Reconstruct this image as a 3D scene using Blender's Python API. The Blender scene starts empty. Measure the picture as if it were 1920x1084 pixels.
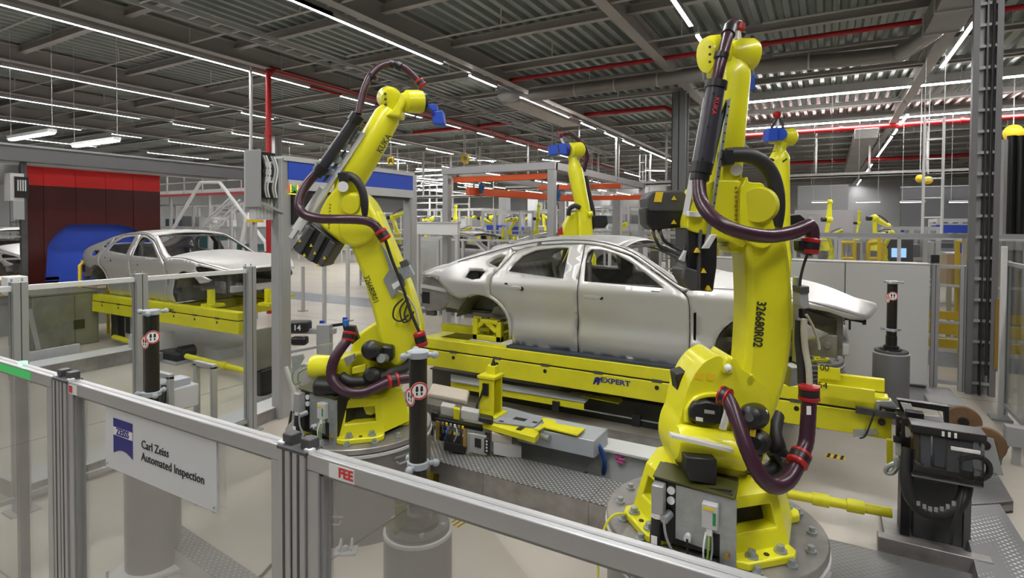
import bpy, bmesh, math, random
import numpy as np
from mathutils import Vector, Matrix
from mathutils.geometry import delaunay_2d_cdt
random.seed(7)
SC = bpy.context.scene
COL = SC.collection
# ---------------------------------------------------------------- camera
F_PX, YAW, PITCH, ROLL, CY, CAM_H = 1041.24, math.radians(29.544), math.radians(1.272), math.radians(0.2765), 446.05, 2.4
_c, _s = math.cos(YAW), math.sin(YAW)
FW0 = Vector((-_s, _c, 0)); RT0 = Vector((_c, _s, 0)); UP0 = Vector((0, 0, 1))
FW = FW0 * math.cos(PITCH) - UP0 * math.sin(PITCH)
UPv = UP0 * math.cos(PITCH) + FW0 * math.sin(PITCH)
RT = RT0 * math.cos(ROLL) + UPv * math.sin(ROLL)
UP = UPv * math.cos(ROLL) - RT0 * math.sin(ROLL)
cam = bpy.data.cameras.new('camera')
cam.sensor_width = 36.0
cam.lens = F_PX / 1920 * 36.0
cam.shift_y = -(542 - CY) / 1920
cam.clip_end = 300
cam.clip_start = 0.05
camo = bpy.data.objects.new('camera', cam)
COL.objects.link(camo)
m = Matrix((RT, UP, -FW)).transposed().to_4x4()
m.translation = (0, 0, CAM_H)
camo.matrix_world = m
SC.camera = camo
# ---------------------------------------------------------------- world, exposure
world = bpy.data.worlds.new('hall_air'); SC.world = world
world.use_nodes = True
world.node_tree.nodes['Background'].inputs[0].default_value = (0.9, 0.95, 1.0, 1)
world.node_tree.nodes['Background'].inputs[1].default_value = 0.25
SC.view_settings.view_transform = 'Standard'
SC.view_settings.look = 'None'
SC.view_settings.exposure = 0.30
SC.view_settings.gamma = 1.0
SC.view_settings.use_curve_mapping = False
LAMP = 80.0
AREA_W = 150.0
def area(name, loc, sx, sy, watts):
    li = bpy.data.lights.new(name, 'AREA'); li.shape = 'RECTANGLE'; li.size = sx; li.size_y = sy
    li.energy = watts; li.color = (1.0, 0.985, 0.96)
    o = bpy.data.objects.new(name, li); o.location = loc; COL.objects.link(o)
    return o
# unseen area lamps, added along the hall's lamp rows to light the foreground
for ax, ay in ((-8.3, 0.5), (-2.4, 0.0), (2.4, 2.0), (-13.1, -1.0)):
    area('front_fill_light', (ax, ay, 6.35), 0.3, 9.0, AREA_W)

def px(u, v, X=None, Y=None, Z=None, t=None):
    d = FW + RT * ((u - 960) / F_PX) + UP * ((CY - v) / F_PX)
    if X is not None: k = X / d.x
    elif Y is not None: k = Y / d.y
    elif Z is not None: k = (Z - CAM_H) / d.z
    else: k = t
    return Vector((0, 0, CAM_H)) + d * k
# ---------------------------------------------------------------- materials
def mat(name, rgb, rough=0.5, metal=0.0, noise=0.0, scale=8.0, bump=0.0, spec=0.5, rust=None, coat=0.0):
    M = bpy.data.materials.new(name); M.use_nodes = True
    nt = M.node_tree; b = nt.nodes['Principled BSDF']
    c = tuple(rgb) + (1,)
    b.inputs['Base Color'].default_value = c
    b.inputs['Roughness'].default_value = rough
    b.inputs['Metallic'].default_value = metal
    b.inputs['Specular IOR Level'].default_value = spec
    b.inputs['Coat Weight'].default_value = coat
    if noise or bump:
        tc = nt.nodes.new('ShaderNodeTexCoord'); n = nt.nodes.new('ShaderNodeTexNoise')
        n.inputs['Scale'].default_value = scale; n.inputs['Detail'].default_value = 5
        nt.links.new(tc.outputs['Object'], n.inputs['Vector'])
        if noise:
            r = nt.nodes.new('ShaderNodeValToRGB')
            lo = tuple(x * (1 - noise) for x in rgb) + (1,)
            hi = tuple(min(1, x * (1 + noise)) for x in rgb) + (1,)
            if rust: lo = tuple(rust) + (1,)
            r.color_ramp.elements[0].position = 0.3; r.color_ramp.elements[1].position = 0.7
            r.color_ramp.elements[0].color = lo; r.color_ramp.elements[1].color = hi
            nt.links.new(n.outputs['Fac'], r.inputs['Fac']); nt.links.new(r.outputs['Color'], b.inputs['Base Color'])
        if bump:
            bp = nt.nodes.new('ShaderNodeBump'); bp.inputs['Strength'].default_value = bump; bp.inputs['Distance'].default_value = 0.01
            nt.links.new(n.outputs['Fac'], bp.inputs['Height']); nt.links.new(bp.outputs['Normal'], b.inputs['Normal'])
    return M
def emit(name, rgb, k):
    M = bpy.data.materials.new(name); M.use_nodes = True
    nt = M.node_tree; nt.nodes.clear()
    o = nt.nodes.new('ShaderNodeOutputMaterial'); e = nt.nodes.new('ShaderNodeEmission')
    e.inputs[0].default_value = tuple(rgb) + (1,); e.inputs[1].default_value = k
    nt.links.new(e.outputs[0], o.inputs[0])
    return M
def glass(name, tint, refl=0.6):
    M = bpy.data.materials.new(name); M.use_nodes = True
    nt = M.node_tree; nt.nodes.clear()
    o = nt.nodes.new('ShaderNodeOutputMaterial'); t = nt.nodes.new('ShaderNodeBsdfTransparent')
    g = nt.nodes.new('ShaderNodeBsdfGlossy'); fr = nt.nodes.new('ShaderNodeFresnel'); mx = nt.nodes.new('ShaderNodeMixShader')
    ml = nt.nodes.new('ShaderNodeMath'); ml.operation = 'MULTIPLY'; ml.inputs[1].default_value = refl
    t.inputs[0].default_value = tuple(tint) + (1,); g.inputs['Roughness'].default_value = 0.02
    fr.inputs[0].default_value = 1.5
    nt.links.new(fr.outputs[0], ml.inputs[0]); nt.links.new(ml.outputs[0], mx.inputs[0])
    nt.links.new(t.outputs[0], mx.inputs[1]); nt.links.new(g.outputs[0], mx.inputs[2]); nt.links.new(mx.outputs[0], o.inputs[0])
    return M
YEL = mat('robot_yellow', (0.74, 0.71, 0.016), 0.34, 0, 0.05, 3, coat=0.25)
YEL2 = mat('conveyor_yellow', (0.66, 0.62, 0.016), 0.42, 0, 0.08, 5)
YEL3 = mat('safety_yellow', (0.80, 0.56, 0.02), 0.5)
SILV = mat('bare_body_metal', (0.56, 0.555, 0.545), 0.40, 0.65, 0.03, 2)
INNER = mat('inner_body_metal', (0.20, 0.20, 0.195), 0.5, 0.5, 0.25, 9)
ALU = mat('aluminium_profile', (0.43, 0.435, 0.445), 0.38, 0.5)
ALUW = mat('bright_aluminium', (0.80, 0.80, 0.80), 0.35, 0.3)
STEEL = mat('zinc_steel', (0.42, 0.45, 0.46), 0.35, 0.7, 0.1, 20)
PLATE = mat('worn_steel_plate', (0.30, 0.285, 0.28), 0.4, 0.6, 0.25, 6)
PED = mat('grey_pedestal_paint', (0.155, 0.15, 0.15), 0.42, 0.0, 0.04, 3)
GREY = mat('grey_paint', (0.30, 0.305, 0.31), 0.45)
LGREY = mat('light_grey_paint', (0.50, 0.50, 0.505), 0.5, 0, 0.04, 3)
DGREY = mat('dark_grey_steel', (0.075, 0.075, 0.08), 0.5, 0.2, 0.15, 8)
BEAMG = mat('roof_beam_grey', (0.36, 0.345, 0.335), 0.55)
BLK = mat('black_plastic', (0.012, 0.012, 0.013), 0.38)
RUB = mat('black_rubber', (0.018, 0.017, 0.018), 0.5)
CARB = mat('carbon_tube', (0.016, 0.014, 0.011), 0.35, 0, 0.2, 60)
PURP = mat('aubergine_hose', (0.045, 0.014, 0.028), 0.3, 0, 0.1, 20)
RED = mat('red_plastic', (0.36, 0.010, 0.012), 0.4)
REDP = mat('red_pipe_paint', (0.42, 0.012, 0.015), 0.42)
REDD = mat('red_print', (0.65, 0.03, 0.03), 0.6)
BLUE = mat('sensor_blue', (0.012, 0.065, 0.45), 0.4)
BLUED = mat('blue_fabric', (0.02, 0.07, 0.50), 0.6)
WHITE = mat('white_print', (0.82, 0.82, 0.82), 0.5)
WPAINT = mat('white_paint', (0.70, 0.71, 0.72), 0.5)
INK = mat('black_print', (0.012, 0.012, 0.013), 0.6)
NAVY = mat('navy_print', (0.02, 0.02, 0.22), 0.6)
BRED = mat('curtain_red', (0.55, 0.004, 0.004), 0.4)
MAROON = mat('curtain_maroon', (0.052, 0.006, 0.006), 0.3, 0, 0.1, 4)
ORANGE = mat('crane_orange', (0.85, 0.12, 0.02), 0.45)
BEIGE = mat('cardboard_beige', (0.55, 0.40, 0.25), 0.8)
RUST = mat('brown_wheel_rim', (0.16, 0.09, 0.045), 0.6, 0.1, 0.2, 12)
OLIVE = mat('dusty_olive_steel', (0.20, 0.20, 0.155), 0.6, 0.1, 0.22, 2.2)
PINK = mat('pink_tape', (0.75, 0.12, 0.42), 0.6)
CABLEG = mat('pale_grey_cable', (0.42, 0.40, 0.32), 0.5)
LBLUE = mat('pale_blue_aluminium', (0.40, 0.43, 0.48), 0.4, 0.2)
BRASS = mat('brass', (0.45, 0.30, 0.08), 0.35, 0.7)
LED = emit('led_tube_light', (1.0, 0.985, 0.955), LAMP)
LEDG = emit('green_led', (0.12, 1.0, 0.3), 5.0)
GLOWG = emit('painted_glow_green', (0.10, 0.55, 0.16), 0.55)
SCREEN = emit('screen_blue', (0.35, 0.6, 1.0), 1.2)
LEDY = emit('led_sign_yellow', (0.75, 0.8, 0.05), 1.2)
LEDR = emit('led_sign_red', (0.9, 0.06, 0.04), 1.0)
GLASS = glass('polycarbonate', (0.945, 0.95, 0.95), 0.55)
GLASS2 = glass('dusty_polycarbonate', (0.86, 0.88, 0.88), 0.5)
YCLEAR = glass('yellow_polycarbonate', (0.75, 0.70, 0.22), 0.6)
# diamond plate : raised lozenges as relief
def diamond():
    M = mat('diamond_plate', (0.36, 0.355, 0.36), 0.36, 0.4)
    nt = M.node_tree; b = nt.nodes['Principled BSDF']
    tc = nt.nodes.new('ShaderNodeTexCoord'); mp = nt.nodes.new('ShaderNodeMapping'); mp.inputs['Scale'].default_value = (28, 28, 28)
    mp.inputs['Rotation'].default_value = (0, 0, math.radians(45))
    ck = nt.nodes.new('ShaderNodeTexVoronoi'); ck.inputs['Scale'].default_value = 1.0; ck.inputs['Randomness'].default_value = 0.0
    rp = nt.nodes.new('ShaderNodeValToRGB'); rp.color_ramp.elements[0].position = 0.18; rp.color_ramp.elements[1].position = 0.34
    rp.color_ramp.elements[0].color = (0.66, 0.66, 0.66, 1); rp.color_ramp.elements[1].color = (0.17, 0.17, 0.175, 1)
    bp = nt.nodes.new('ShaderNodeBump'); bp.invert = True; bp.inputs['Strength'].default_value = 0.6; bp.inputs['Distance'].default_value = 0.006
    L = nt.links.new
    L(tc.outputs['Object'], mp.inputs['Vector']); L(mp.outputs[0], ck.inputs['Vector']); L(ck.outputs['Distance'], rp.inputs['Fac'])
    L(rp.outputs['Color'], b.inputs['Base Color']); L(ck.outputs['Distance'], bp.inputs['Height']); L(bp.outputs[0], b.inputs['Normal'])
    return M
DIA = diamond()
def floor_mat():
    M = mat('polished_concrete', (0.46, 0.42, 0.365), 0.32, 0, 0.12, 0.9)
    nt = M.node_tree; b = nt.nodes['Principled BSDF']
    n = nt.nodes.new('ShaderNodeTexNoise'); n.inputs['Scale'].default_value = 22; n.inputs['Detail'].default_value = 6
    tc = nt.nodes.new('ShaderNodeTexCoord'); nt.links.new(tc.outputs['Object'], n.inputs['Vector'])
    mr = nt.nodes.new('ShaderNodeMapRange'); mr.inputs['To Min'].default_value = 0.22; mr.inputs['To Max'].default_value = 0.42
    nt.links.new(n.outputs['Fac'], mr.inputs['Value']); nt.links.new(mr.outputs[0], b.inputs['Roughness'])
    return M
FLOOR = floor_mat()
DECK = mat('galvanised_roof_deck', (0.265, 0.30, 0.285), 0.42, 0.35, 0.16, 0.7)
# ---------------------------------------------------------------- mesh builder
def parent_matrix(o):
    M = Matrix.Identity(4)
    while o is not None:
        M = o.matrix_basis @ M; o = o.parent
    return M
def tag(o, label=None, cat=None, group=None, kind=None):
    if label: o['label'] = label
    if cat: o['category'] = cat
    if group: o['group'] = group
    if kind: o['kind'] = kind
    return o
def thing(name, label, cat, loc=(0, 0, 0), rz=0.0, group=None):
    o = bpy.data.objects.new(name, None); COL.objects.link(o)
    o.location = loc; o.rotation_euler = (0, 0, rz); o.empty_display_size = 0.1
    return tag(o, label, cat, group)
def spline(pts, sub=6):
    pts = [Vector(p) for p in pts]
    if len(pts) < 3: return pts
    out = []
    for i in range(len(pts) - 1):
        p0 = pts[max(i - 1, 0)]; p1 = pts[i]; p2 = pts[i + 1]; p3 = pts[min(i + 2, len(pts) - 1)]
        for k in range(sub):
            t = k / sub
            out.append(0.5 * ((2 * p1) + (p2 - p0) * t + (2 * p0 - 5 * p1 + 4 * p2 - p3) * t * t + (3 * p1 - p0 - 3 * p2 + p3) * t ** 3))
    out.append(pts[-1])
    return out
def frame(d):
    d = d.normalized(); a = Vector((0, 0, 1)) if abs(d.z) < 0.95 else Vector((1, 0, 0))
    x = d.cross(a).normalized(); return x, x.cross(d).normalized()
class B:
    def __init__(s): s.v = []; s.f = []
    def add(s, vs, fs):
        n = len(s.v); s.v += [Vector(p) for p in vs]; s.f += [tuple(i + n for i in f) for f in fs]; return s
    def oval(s, c, rx, ry, rz):
        n0 = len(s.v); s.ball((0, 0, 0), 1.0)
        for i in range(n0, len(s.v)): p = s.v[i]; s.v[i] = Vector((c[0] + p.x * rx, c[1] + p.y * ry, c[2] + p.z * rz))
        return s
    def box(s, x0, x1, y0, y1, z0, z1):
        return s.add([(x, y, z) for z in (z0, z1) for y in (y0, y1) for x in (x0, x1)],
                     [(0, 2, 3, 1), (4, 5, 7, 6), (0, 1, 5, 4), (2, 6, 7, 3), (0, 4, 6, 2), (1, 3, 7, 5)])
    def cbox(s, c, sx, sy, sz, rz=0.0):
        c = Vector(c); R = Matrix.Rotation(rz, 3, 'Z')
        vs = [c + R @ Vector((x * sx / 2, y * sy / 2, z * sz / 2)) for z in (-1, 1) for y in (-1, 1) for x in (-1, 1)]
        return s.add(vs, [(0, 2, 3, 1), (4, 5, 7, 6), (0, 1, 5, 4), (2, 6, 7, 3), (0, 4, 6, 2), (1, 3, 7, 5)])
    def bar(s, p, q, w, h=None, up=None):      # rectangular bar from p to q
        p = Vector(p); q = Vector(q); d = q - p; h = h or w
        if up is None: x, y = frame(d)
        else:
            x = d.normalized().cross(Vector(up)).normalized(); y = x.cross(d.normalized())
        vs = [e + x * (a * w / 2) + y * (b * h / 2) for e in (p, q) for a, b in ((-1, -1), (1, -1), (1, 1), (-1, 1))]
        return s.add(vs, [(3, 2, 1, 0), (4, 5, 6, 7), (0, 1, 5, 4), (1, 2, 6, 5), (2, 3, 7, 6), (3, 0, 4, 7)])
    def lathe(s, p, q, prof, n=24, caps=True): # prof: (fraction along p->q, radius)
        p = Vector(p); q = Vector(q); d = q - p; x, y = frame(d); vs = []
        for t, r in prof:
            for k in range(n):
                a = 2 * math.pi * k / n; vs.append(p + d * t + x * (r * math.cos(a)) + y * (r * math.sin(a)))
        m_ = len(prof); fs = [(i * n + k, i * n + (k + 1) % n, (i + 1) * n + (k + 1) % n, (i + 1) * n + k) for i in range(m_ - 1) for k in range(n)]
        if caps: fs += [tuple(range(n - 1, -1, -1)), tuple((m_ - 1) * n + k for k in range(n))]
        return s.add(vs, fs)
    def cyl(s, p, q, r, n=16, r2=None): return s.lathe(p, q, [(0, r), (1, r if r2 is None else r2)], n)
    def tube(s, pts, r, n=10, sub=6, rings=0):
        P = spline(pts, sub) if sub else [Vector(p) for p in pts]
        vs = []; x = None
        for i, p in enumerate(P):
            d = (P[min(i + 1, len(P) - 1)] - P[max(i - 1, 0)]).normalized()
            if x is None: x, y = frame(d)
            x = (x - d * x.dot(d)).normalized(); y = d.cross(x)
            rr = r * (1.025 if rings and i % 2 else 1.0)
            for k in range(n):
                a = 2 * math.pi * k / n; vs.append(p + x * (rr * math.cos(a)) + y * (rr * math.sin(a)))
        m_ = len(P); fs = [(i * n + k, i * n + (k + 1) % n, (i + 1) * n + (k + 1) % n, (i + 1) * n + k) for i in range(m_ - 1) for k in range(n)]
        fs += [tuple(range(n - 1, -1, -1)), tuple((m_ - 1) * n + k for k in range(n))]
        return s.add(vs, fs)
    def prism(s, pts, vec):
        pts = [Vector(p) for p in pts]; vec = Vector(vec); n = len(pts)
        fs = [tuple(range(n)), tuple(range(2 * n - 1, n - 1, -1))] + [(i, i + n, (i + 1) % n + n, (i + 1) % n) for i in range(n)]
        return s.add(pts + [p + vec for p in pts], fs)
    def ball(s, c, r, sz=1.0, n=14, m_=8, sx=1.0):
        c = Vector(c); vs = [c + Vector((0, 0, r * sz))]
        for i in range(1, m_):
            ph = math.pi * i / m_
            for k in range(n):
                a = 2 * math.pi * k / n; vs.append(c + Vector((r * sx * math.sin(ph) * math.cos(a), r * sx * math.sin(ph) * math.sin(a), r * sz * math.cos(ph))))
        vs.append(c - Vector((0, 0, r * sz))); e = len(vs) - 1
        fs = [(0, 1 + k, 1 + (k + 1) % n) for k in range(n)]
        for i in range(m_ - 2):
            fs += [(1 + i * n + k, 1 + (i + 1) * n + k, 1 + (i + 1) * n + (k + 1) % n, 1 + i * n + (k + 1) % n) for k in range(n)]
        fs += [(e, 1 + (m_ - 2) * n + (k + 1) % n, 1 + (m_ - 2) * n + k) for k in range(n)]
        return s.add(vs, fs)
    def obj(s, name, material, parent=None, label=None, cat=None, group=None, kind=None, bevel=0.0, ang=38, solid=0.0, base=None):
        me = bpy.data.meshes.new(name)
        if parent is not None: inv = parent_matrix(parent).inverted()
        else:
            if base is None:
                xs = [p.x for p in s.v]; ys = [p.y for p in s.v]
                base = ((min(xs) + max(xs)) / 2, (min(ys) + max(ys)) / 2, min(p.z for p in s.v))
            inv = Matrix.Translation(-Vector(base))
        me.from_pydata([inv @ p for p in s.v], [], s.f)
        bm = bmesh.new(); bm.from_mesh(me); bmesh.ops.recalc_face_normals(bm, faces=bm.faces); bm.to_mesh(me); bm.free()
        me.polygons.foreach_set('use_smooth', [True] * len(me.polygons)); me.set_sharp_from_angle(angle=math.radians(ang))
        me.materials.append(material)
        o = bpy.data.objects.new(name, me); COL.objects.link(o)
        if parent is not None: o.parent = parent
        else: o.location = base
        if bevel:
            md = o.modifiers.new('bevel', 'BEVEL'); md.width = bevel; md.segments = 2; md.limit_method = 'ANGLE'; md.angle_limit = math.radians(40)
        if solid:
            md = o.modifiers.new('solid', 'SOLIDIFY'); md.thickness = solid; md.offset = 0
        return tag(o, label, cat, group, kind)
def text(name, s, pos, right, up, size, material, parent, shear=0.0, bold=0.0, depth=0.0008, sx=1.0, align='CENTER'):
    cu = bpy.data.curves.new(name, 'FONT'); cu.body = s; cu.size = size; cu.align_x = align; cu.align_y = 'CENTER'
    cu.extrude = depth; cu.offset = bold; cu.shear = shear; cu.materials.append(material); cu.resolution_u = 3
    r = Vector(right).normalized(); n = r.cross(Vector(up)).normalized(); u = n.cross(r)
    Mw = Matrix((r * sx, u, n)).transposed().to_4x4(); Mw.translation = Vector(pos)
    tmp = bpy.data.objects.new(name, cu); COL.objects.link(tmp); bpy.context.view_layer.update()
    me = bpy.data.meshes.new_from_object(tmp.evaluated_get(bpy.context.evaluated_depsgraph_get()))
    bpy.data.objects.remove(tmp); bpy.data.curves.remove(cu)
    o = bpy.data.objects.new(name, me); COL.objects.link(o); o.parent = parent
    o.matrix_basis = parent_matrix(parent).inverted() @ Mw
    return o
def copy_tree(o, parent=None):
    c = o.copy(); COL.objects.link(c); c.parent = parent
    for ch in list(o.children): copy_tree(ch, c)
    return c
ORD = ['first', 'second', 'third', 'fourth', 'fifth', 'sixth', 'seventh', 'eighth', 'ninth', 'tenth', 'eleventh', 'twelfth', 'thirteenth', 'fourteenth',
       'fifteenth', 'sixteenth', 'seventeenth', 'eighteenth', 'nineteenth', 'twentieth']
# ================================================================ SETTING
XL, XR, YB, YF = -46.0, 16.0, 62.0, -7.0
fb = B().box(XL, XR, YF, YB, -0.2, 0.0); fl = fb.obj('floor', FLOOR, kind='structure', base=(0, 0, 0))
# expansion joints of the slab
jm = mat('floor_joint', (0.20, 0.19, 0.17), 0.7)
jb = B()
for y in (1.55, 9.9, 13.6): jb.box(XL, XR, y - 0.006, y + 0.006, -0.01, 0.0015)
for x in (-7.6, -3.05, 1.3): jb.box(x - 0.006, x + 0.006, YF, 9.9, -0.01, 0.0016)
jb.obj('expansion_joint', jm, parent=fl)
# blue-grey walkway paint in the middle of the hall
B().box(-20, 12, 12.0, 13.4, -0.01, 0.002).obj('walkway_marking', mat('walkway_paint', (0.13, 0.15, 0.19), 0.4), parent=fl)
# corrugated roof deck, ribs run along the hall
db = B(); pitch = 0.30; x = XL
prof = []
while x < XR:
    prof += [(x, 7.0), (x + 0.11, 7.0), (x + 0.15, 6.90), (x + 0.26, 6.90)]; x += pitch
prof.append((x, 7.0))
vs = [(px_, y, z) for y in (YF, YB) for px_, z in prof]; n = len(prof)
db.add(vs, [(i, i + 1, n + i + 1, n + i) for i in range(n - 1)])
db.obj('ceiling', DECK, kind='structure', ang=20, base=(0, 0, 6.9))
WALLM = mat('wall_cladding', (0.30, 0.305, 0.315), 0.6, 0, 0.05, 0.4)
B().box(XL, XR, YB, YB + 0.2, 0, 7).obj('wall_back', mat('far_wall_white', (0.55, 0.56, 0.58), 0.6), kind='structure')
B().box(XL - 0.2, XL, YF, YB, 0, 7).obj('wall_left', mat('left_wall_white', (0.62, 0.63, 0.65), 0.6), kind='structure')
B().box(XR, XR + 0.2, YF, YB, 0, 7).obj('wall_right', WALLM, kind='structure')
B().box(XL, XR, YF - 0.2, YF, 0, 7).obj('wall_front', WALLM, kind='structure')
# roof steel ------------------------------------------------------
def ibeam(b, p, q, w, h):
    p = Vector(p); q = Vector(q); z = Vector((0, 0, 1)); tf = 0.022
    b.bar(p + z * tf / 2, q + z * tf / 2, w, tf, up=z); b.bar(p + z * (h - tf / 2), q + z * (h - tf / 2), w, tf, up=z)
    b.bar(p + z * h / 2, q + z * h / 2, 0.016, h - 2 * tf, up=z)
GIRD = [-27.6, -22.65, -18.2, -13.1, -8.3, -3.95, 1.85, 7.0]
for i, gx in enumerate(GIRD):
    b = B(); ibeam(b, (gx + 0.32, YF, 6.46), (gx + 0.32, YB, 6.46), 0.24, 0.42)
    b.obj('roof_girder', BEAMG, kind='structure')
PY = [3.76 + 2.45 * k for k in range(-3, 24)]
for y in PY:
    b = B(); ibeam(b, (XL, y, 6.71), (XR, y, 6.71), 0.15, 0.185)
    b.obj('roof_purlin', BEAMG, kind='structure')
# slim conduits strung half way between the purlins
CONDM = mat('pale_conduit', (0.52, 0.51, 0.48), 0.5)
for k, y in enumerate(PY[2:]):
    b = B(); yy = y + 1.25
    for (x0, x1) in ((XL + 1, -10.9), (-10.3, -2.2), (-1.2, 9.0)):
        b.cyl((x0, yy, 6.52), (x1, yy, 6.52), 0.022, 8)
        xx = x0 + 1.3
        while xx < x1: b.box(xx - 0.012, xx + 0.012, yy - 0.012, yy + 0.012, 6.50, 6.92); xx += 3.1
    b.obj('trim_%d' % (k + 1), CONDM, kind='structure')
# sheet-steel columns
for i, (cx, cy_, w) in enumerate(((-3.93, 17.3, 0.42), (-22.6, 17.3, 0.4), (7.0, 17.3, 0.4))):
    b = B(); z1 = 6.46
    b.box(cx - w / 2, cx + w / 2, cy_ - w / 2, cy_ - w / 2 + 0.03, 0, z1); b.box(cx - w / 2, cx + w / 2, cy_ + w / 2 - 0.03, cy_ + w / 2, 0, z1)
    b.box(cx - 0.012, cx + 0.012, cy_ - w / 2, cy_ + w / 2, 0, z1); b.box(cx - w / 2, cx - w / 2 + 0.02, cy_ - w / 2, cy_ + w / 2, 0.0, z1)
    b.box(cx - w / 2 - 0.1, cx + w / 2 + 0.1, cy_ - w / 2 - 0.1, cy_ + w / 2 + 0.1, 0, 0.03)
    b.obj('hall_column', mat('column_grey', (0.17, 0.18, 0.18), 0.5) if i == 0 else LGREY, kind='structure')
# luminaires ------------------------------------------------------
def row_y(X, u):                       # where a roof line running along the hall crosses picture column u
    a = (u - 960) / F_PX; d = FW + RT * a   # height does not matter for the column (verticals are upright)
    return X * d.y / d.x
def led(p, q, row, k, dead=False, where=''):
    p = Vector(p); q = Vector(q); c = (p + q) / 2
    t = thing('led_light', '%s LED tube of the %s' % (ORD[min(k, 19)], row), 'light', c, group='LED tube lights')
    z = Vector((0, 0, 1))
    hb = B(); s_ = (q - p).cross(z).normalized()
    hb.bar(p + z * 0.055, q + z * 0.055, 0.10, 0.05, up=z)
    for sg in (-1, 1): hb.bar(p + z * 0.025 + s_ * sg * 0.045, q + z * 0.025 + s_ * sg * 0.045, 0.012, 0.05, up=z)
    hb.obj('housing', LGREY, t)
    B().bar(p + z * 0.012, q + z * 0.012, 0.072, 0.012, up=z).obj('diffuser', LED, t)
    for e in (p.lerp(q, 0.08), p.lerp(q, 0.92)):
        B().bar(e + z * 0.08, Vector((e.x, e.y, 6.58 if p.z > 6.33 else 6.97)), 0.02 if p.z > 6 else 0.012).obj('hanger', LGREY, t)
ROWS = [
 (-13.1, 'lamp row reaching the red standpipe', [(-60, 581), (640, 702), (755, 791), (834, 863), (895, 925), (950, 985), (1010, 1030), (1050, 1066), (None, 40, 44), (None, 47, 52), (None, 55, 60)]),  # farthest segments added to brighten the back of the hall
 (-8.3, 'lamp row between the two near robots', [(None, -1.0, 3.0), (None, 3.6, 7.6), (545, 828), (880, 929), (969, 1065), (1089, 1115), (1133, 1155), (1167, 1188), (1200, 1258)]),
 (-18.2, 'lamp row over the red strip curtain, nearest one', [(None, 3.8, 5.9), (0, 394), (455, 514), (563, 640), (700, 760), (800, 850), (880, 925), (950, 985), (None, 46, 50), (None, 53, 58)]),  # last two segments added to brighten the far end
 (-22.65, 'lamp row second beyond the red curtain', [(0, 265), (327, 386), (437, 495), (528, 570), (620, 690), (735, 790), (830, 870), (900, 940), (None, 48, 52), (None, 55, 60)]),  # last two segments likewise added to light the far end
 (-33.0, 'added lamp row fourth beyond the red curtain', [(None, 11 + 6 * k_, 14.5 + 6 * k_) for k_ in range(8)]),  # this row and the next are added to brighten the left wall
 (-39.0, 'added lamp row fifth beyond the red curtain', [(None, 12 + 6 * k_, 15.5 + 6 * k_) for k_ in range(8)]),
 (-27.6, 'lamp row third beyond the red curtain', [(0, 155), (213, 268), (318, 460), (560, 640), (700, 760), (810, 850), (880, 920)]),
 (-2.4, 'lamp row above the right yellow robot', [(None, -1.0, 2.8), (None, 4.0, 8.0), (None, 9.8, 11.4), (1303, 1326), (1345, 1368)]),
 (2.41, 'lamp row beside the tall cable mast', [(None, -1.0, 3.0), (None, 5.0, 9.0), (None, 10.0, 13.0), (1824, 1758), (1697, 1681), (1677, 1671), (1668, 1642), (1632, 1620), (1612, 1604)]),
]
for X, rn, segs in ROWS:
    z = 6.36
    k = 0
    ys = []
    for sgm in segs:
        if sgm[0] is None: y0, y1 = sgm[1], sgm[2]
        else: y0, y1 = sorted((row_y(X, sgm[0]), row_y(X, sgm[1])))
        led((X, y0, z), (X, min(y1, YB - 0.5), z), rn, k); k += 1
    if X < -3: B().bar((X, YF, 6.475), (X, YB, 6.475), 0.09, 0.07, up=(0, 0, 1)).obj('lamp_trunking', mat('trunking_%d' % int(-X), (0.36, 0.355, 0.36), 0.5), label='grey trunking carrying the %s' % rn, cat='trunking')
for k, (yy, zz, x0, x1, nm) in enumerate(((20.45, 6.6, -2.6, 9.5, 'upper long light line crossing behind the tall mast'), (26.0, 6.6, -3.2, 12.0, 'lower long light line above a red pipe'))):
    t = thing('light_line', nm, 'light', ((x0 + x1) / 2, yy, zz))
    B().box(x0, x1, yy - 0.05, yy + 0.05, zz, zz + 0.03).obj('diffuser', LED, t)
    B().box(x0, x1, yy - 0.09, yy + 0.09, zz + 0.031, zz + 0.30).obj('housing', LGREY, t)
# short work lamps hanging crosswise over the far left station
for k, (a, b_) in enumerate((((35, 262), (98, 245)), ((155, 275), (220, 260)))):
    p = px(*b_, X=-14.6); q = p + Vector((-2.1, 0, 0))
    t = thing('work_lamp', '%s white batten lamp hung on a wire over the red curtain' % ('left' if k == 0 else 'right'), 'light', (p + q) / 2, group='batten lamps on wires')
    B().bar(p, q, 0.16, 0.07, up=(0, 0, 1)).obj('housing', WPAINT, t)
    B().bar(p - Vector((0, 0, 0.05)), q - Vector((0, 0, 0.05)), 0.10, 0.03, up=(0, 0, 1)).obj('diffuser', LED, t)
    for e in (p, q): B().cyl(e, (e.x, e.y, 6.9), 0.006, 5).obj('wire', LGREY, t)
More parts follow.
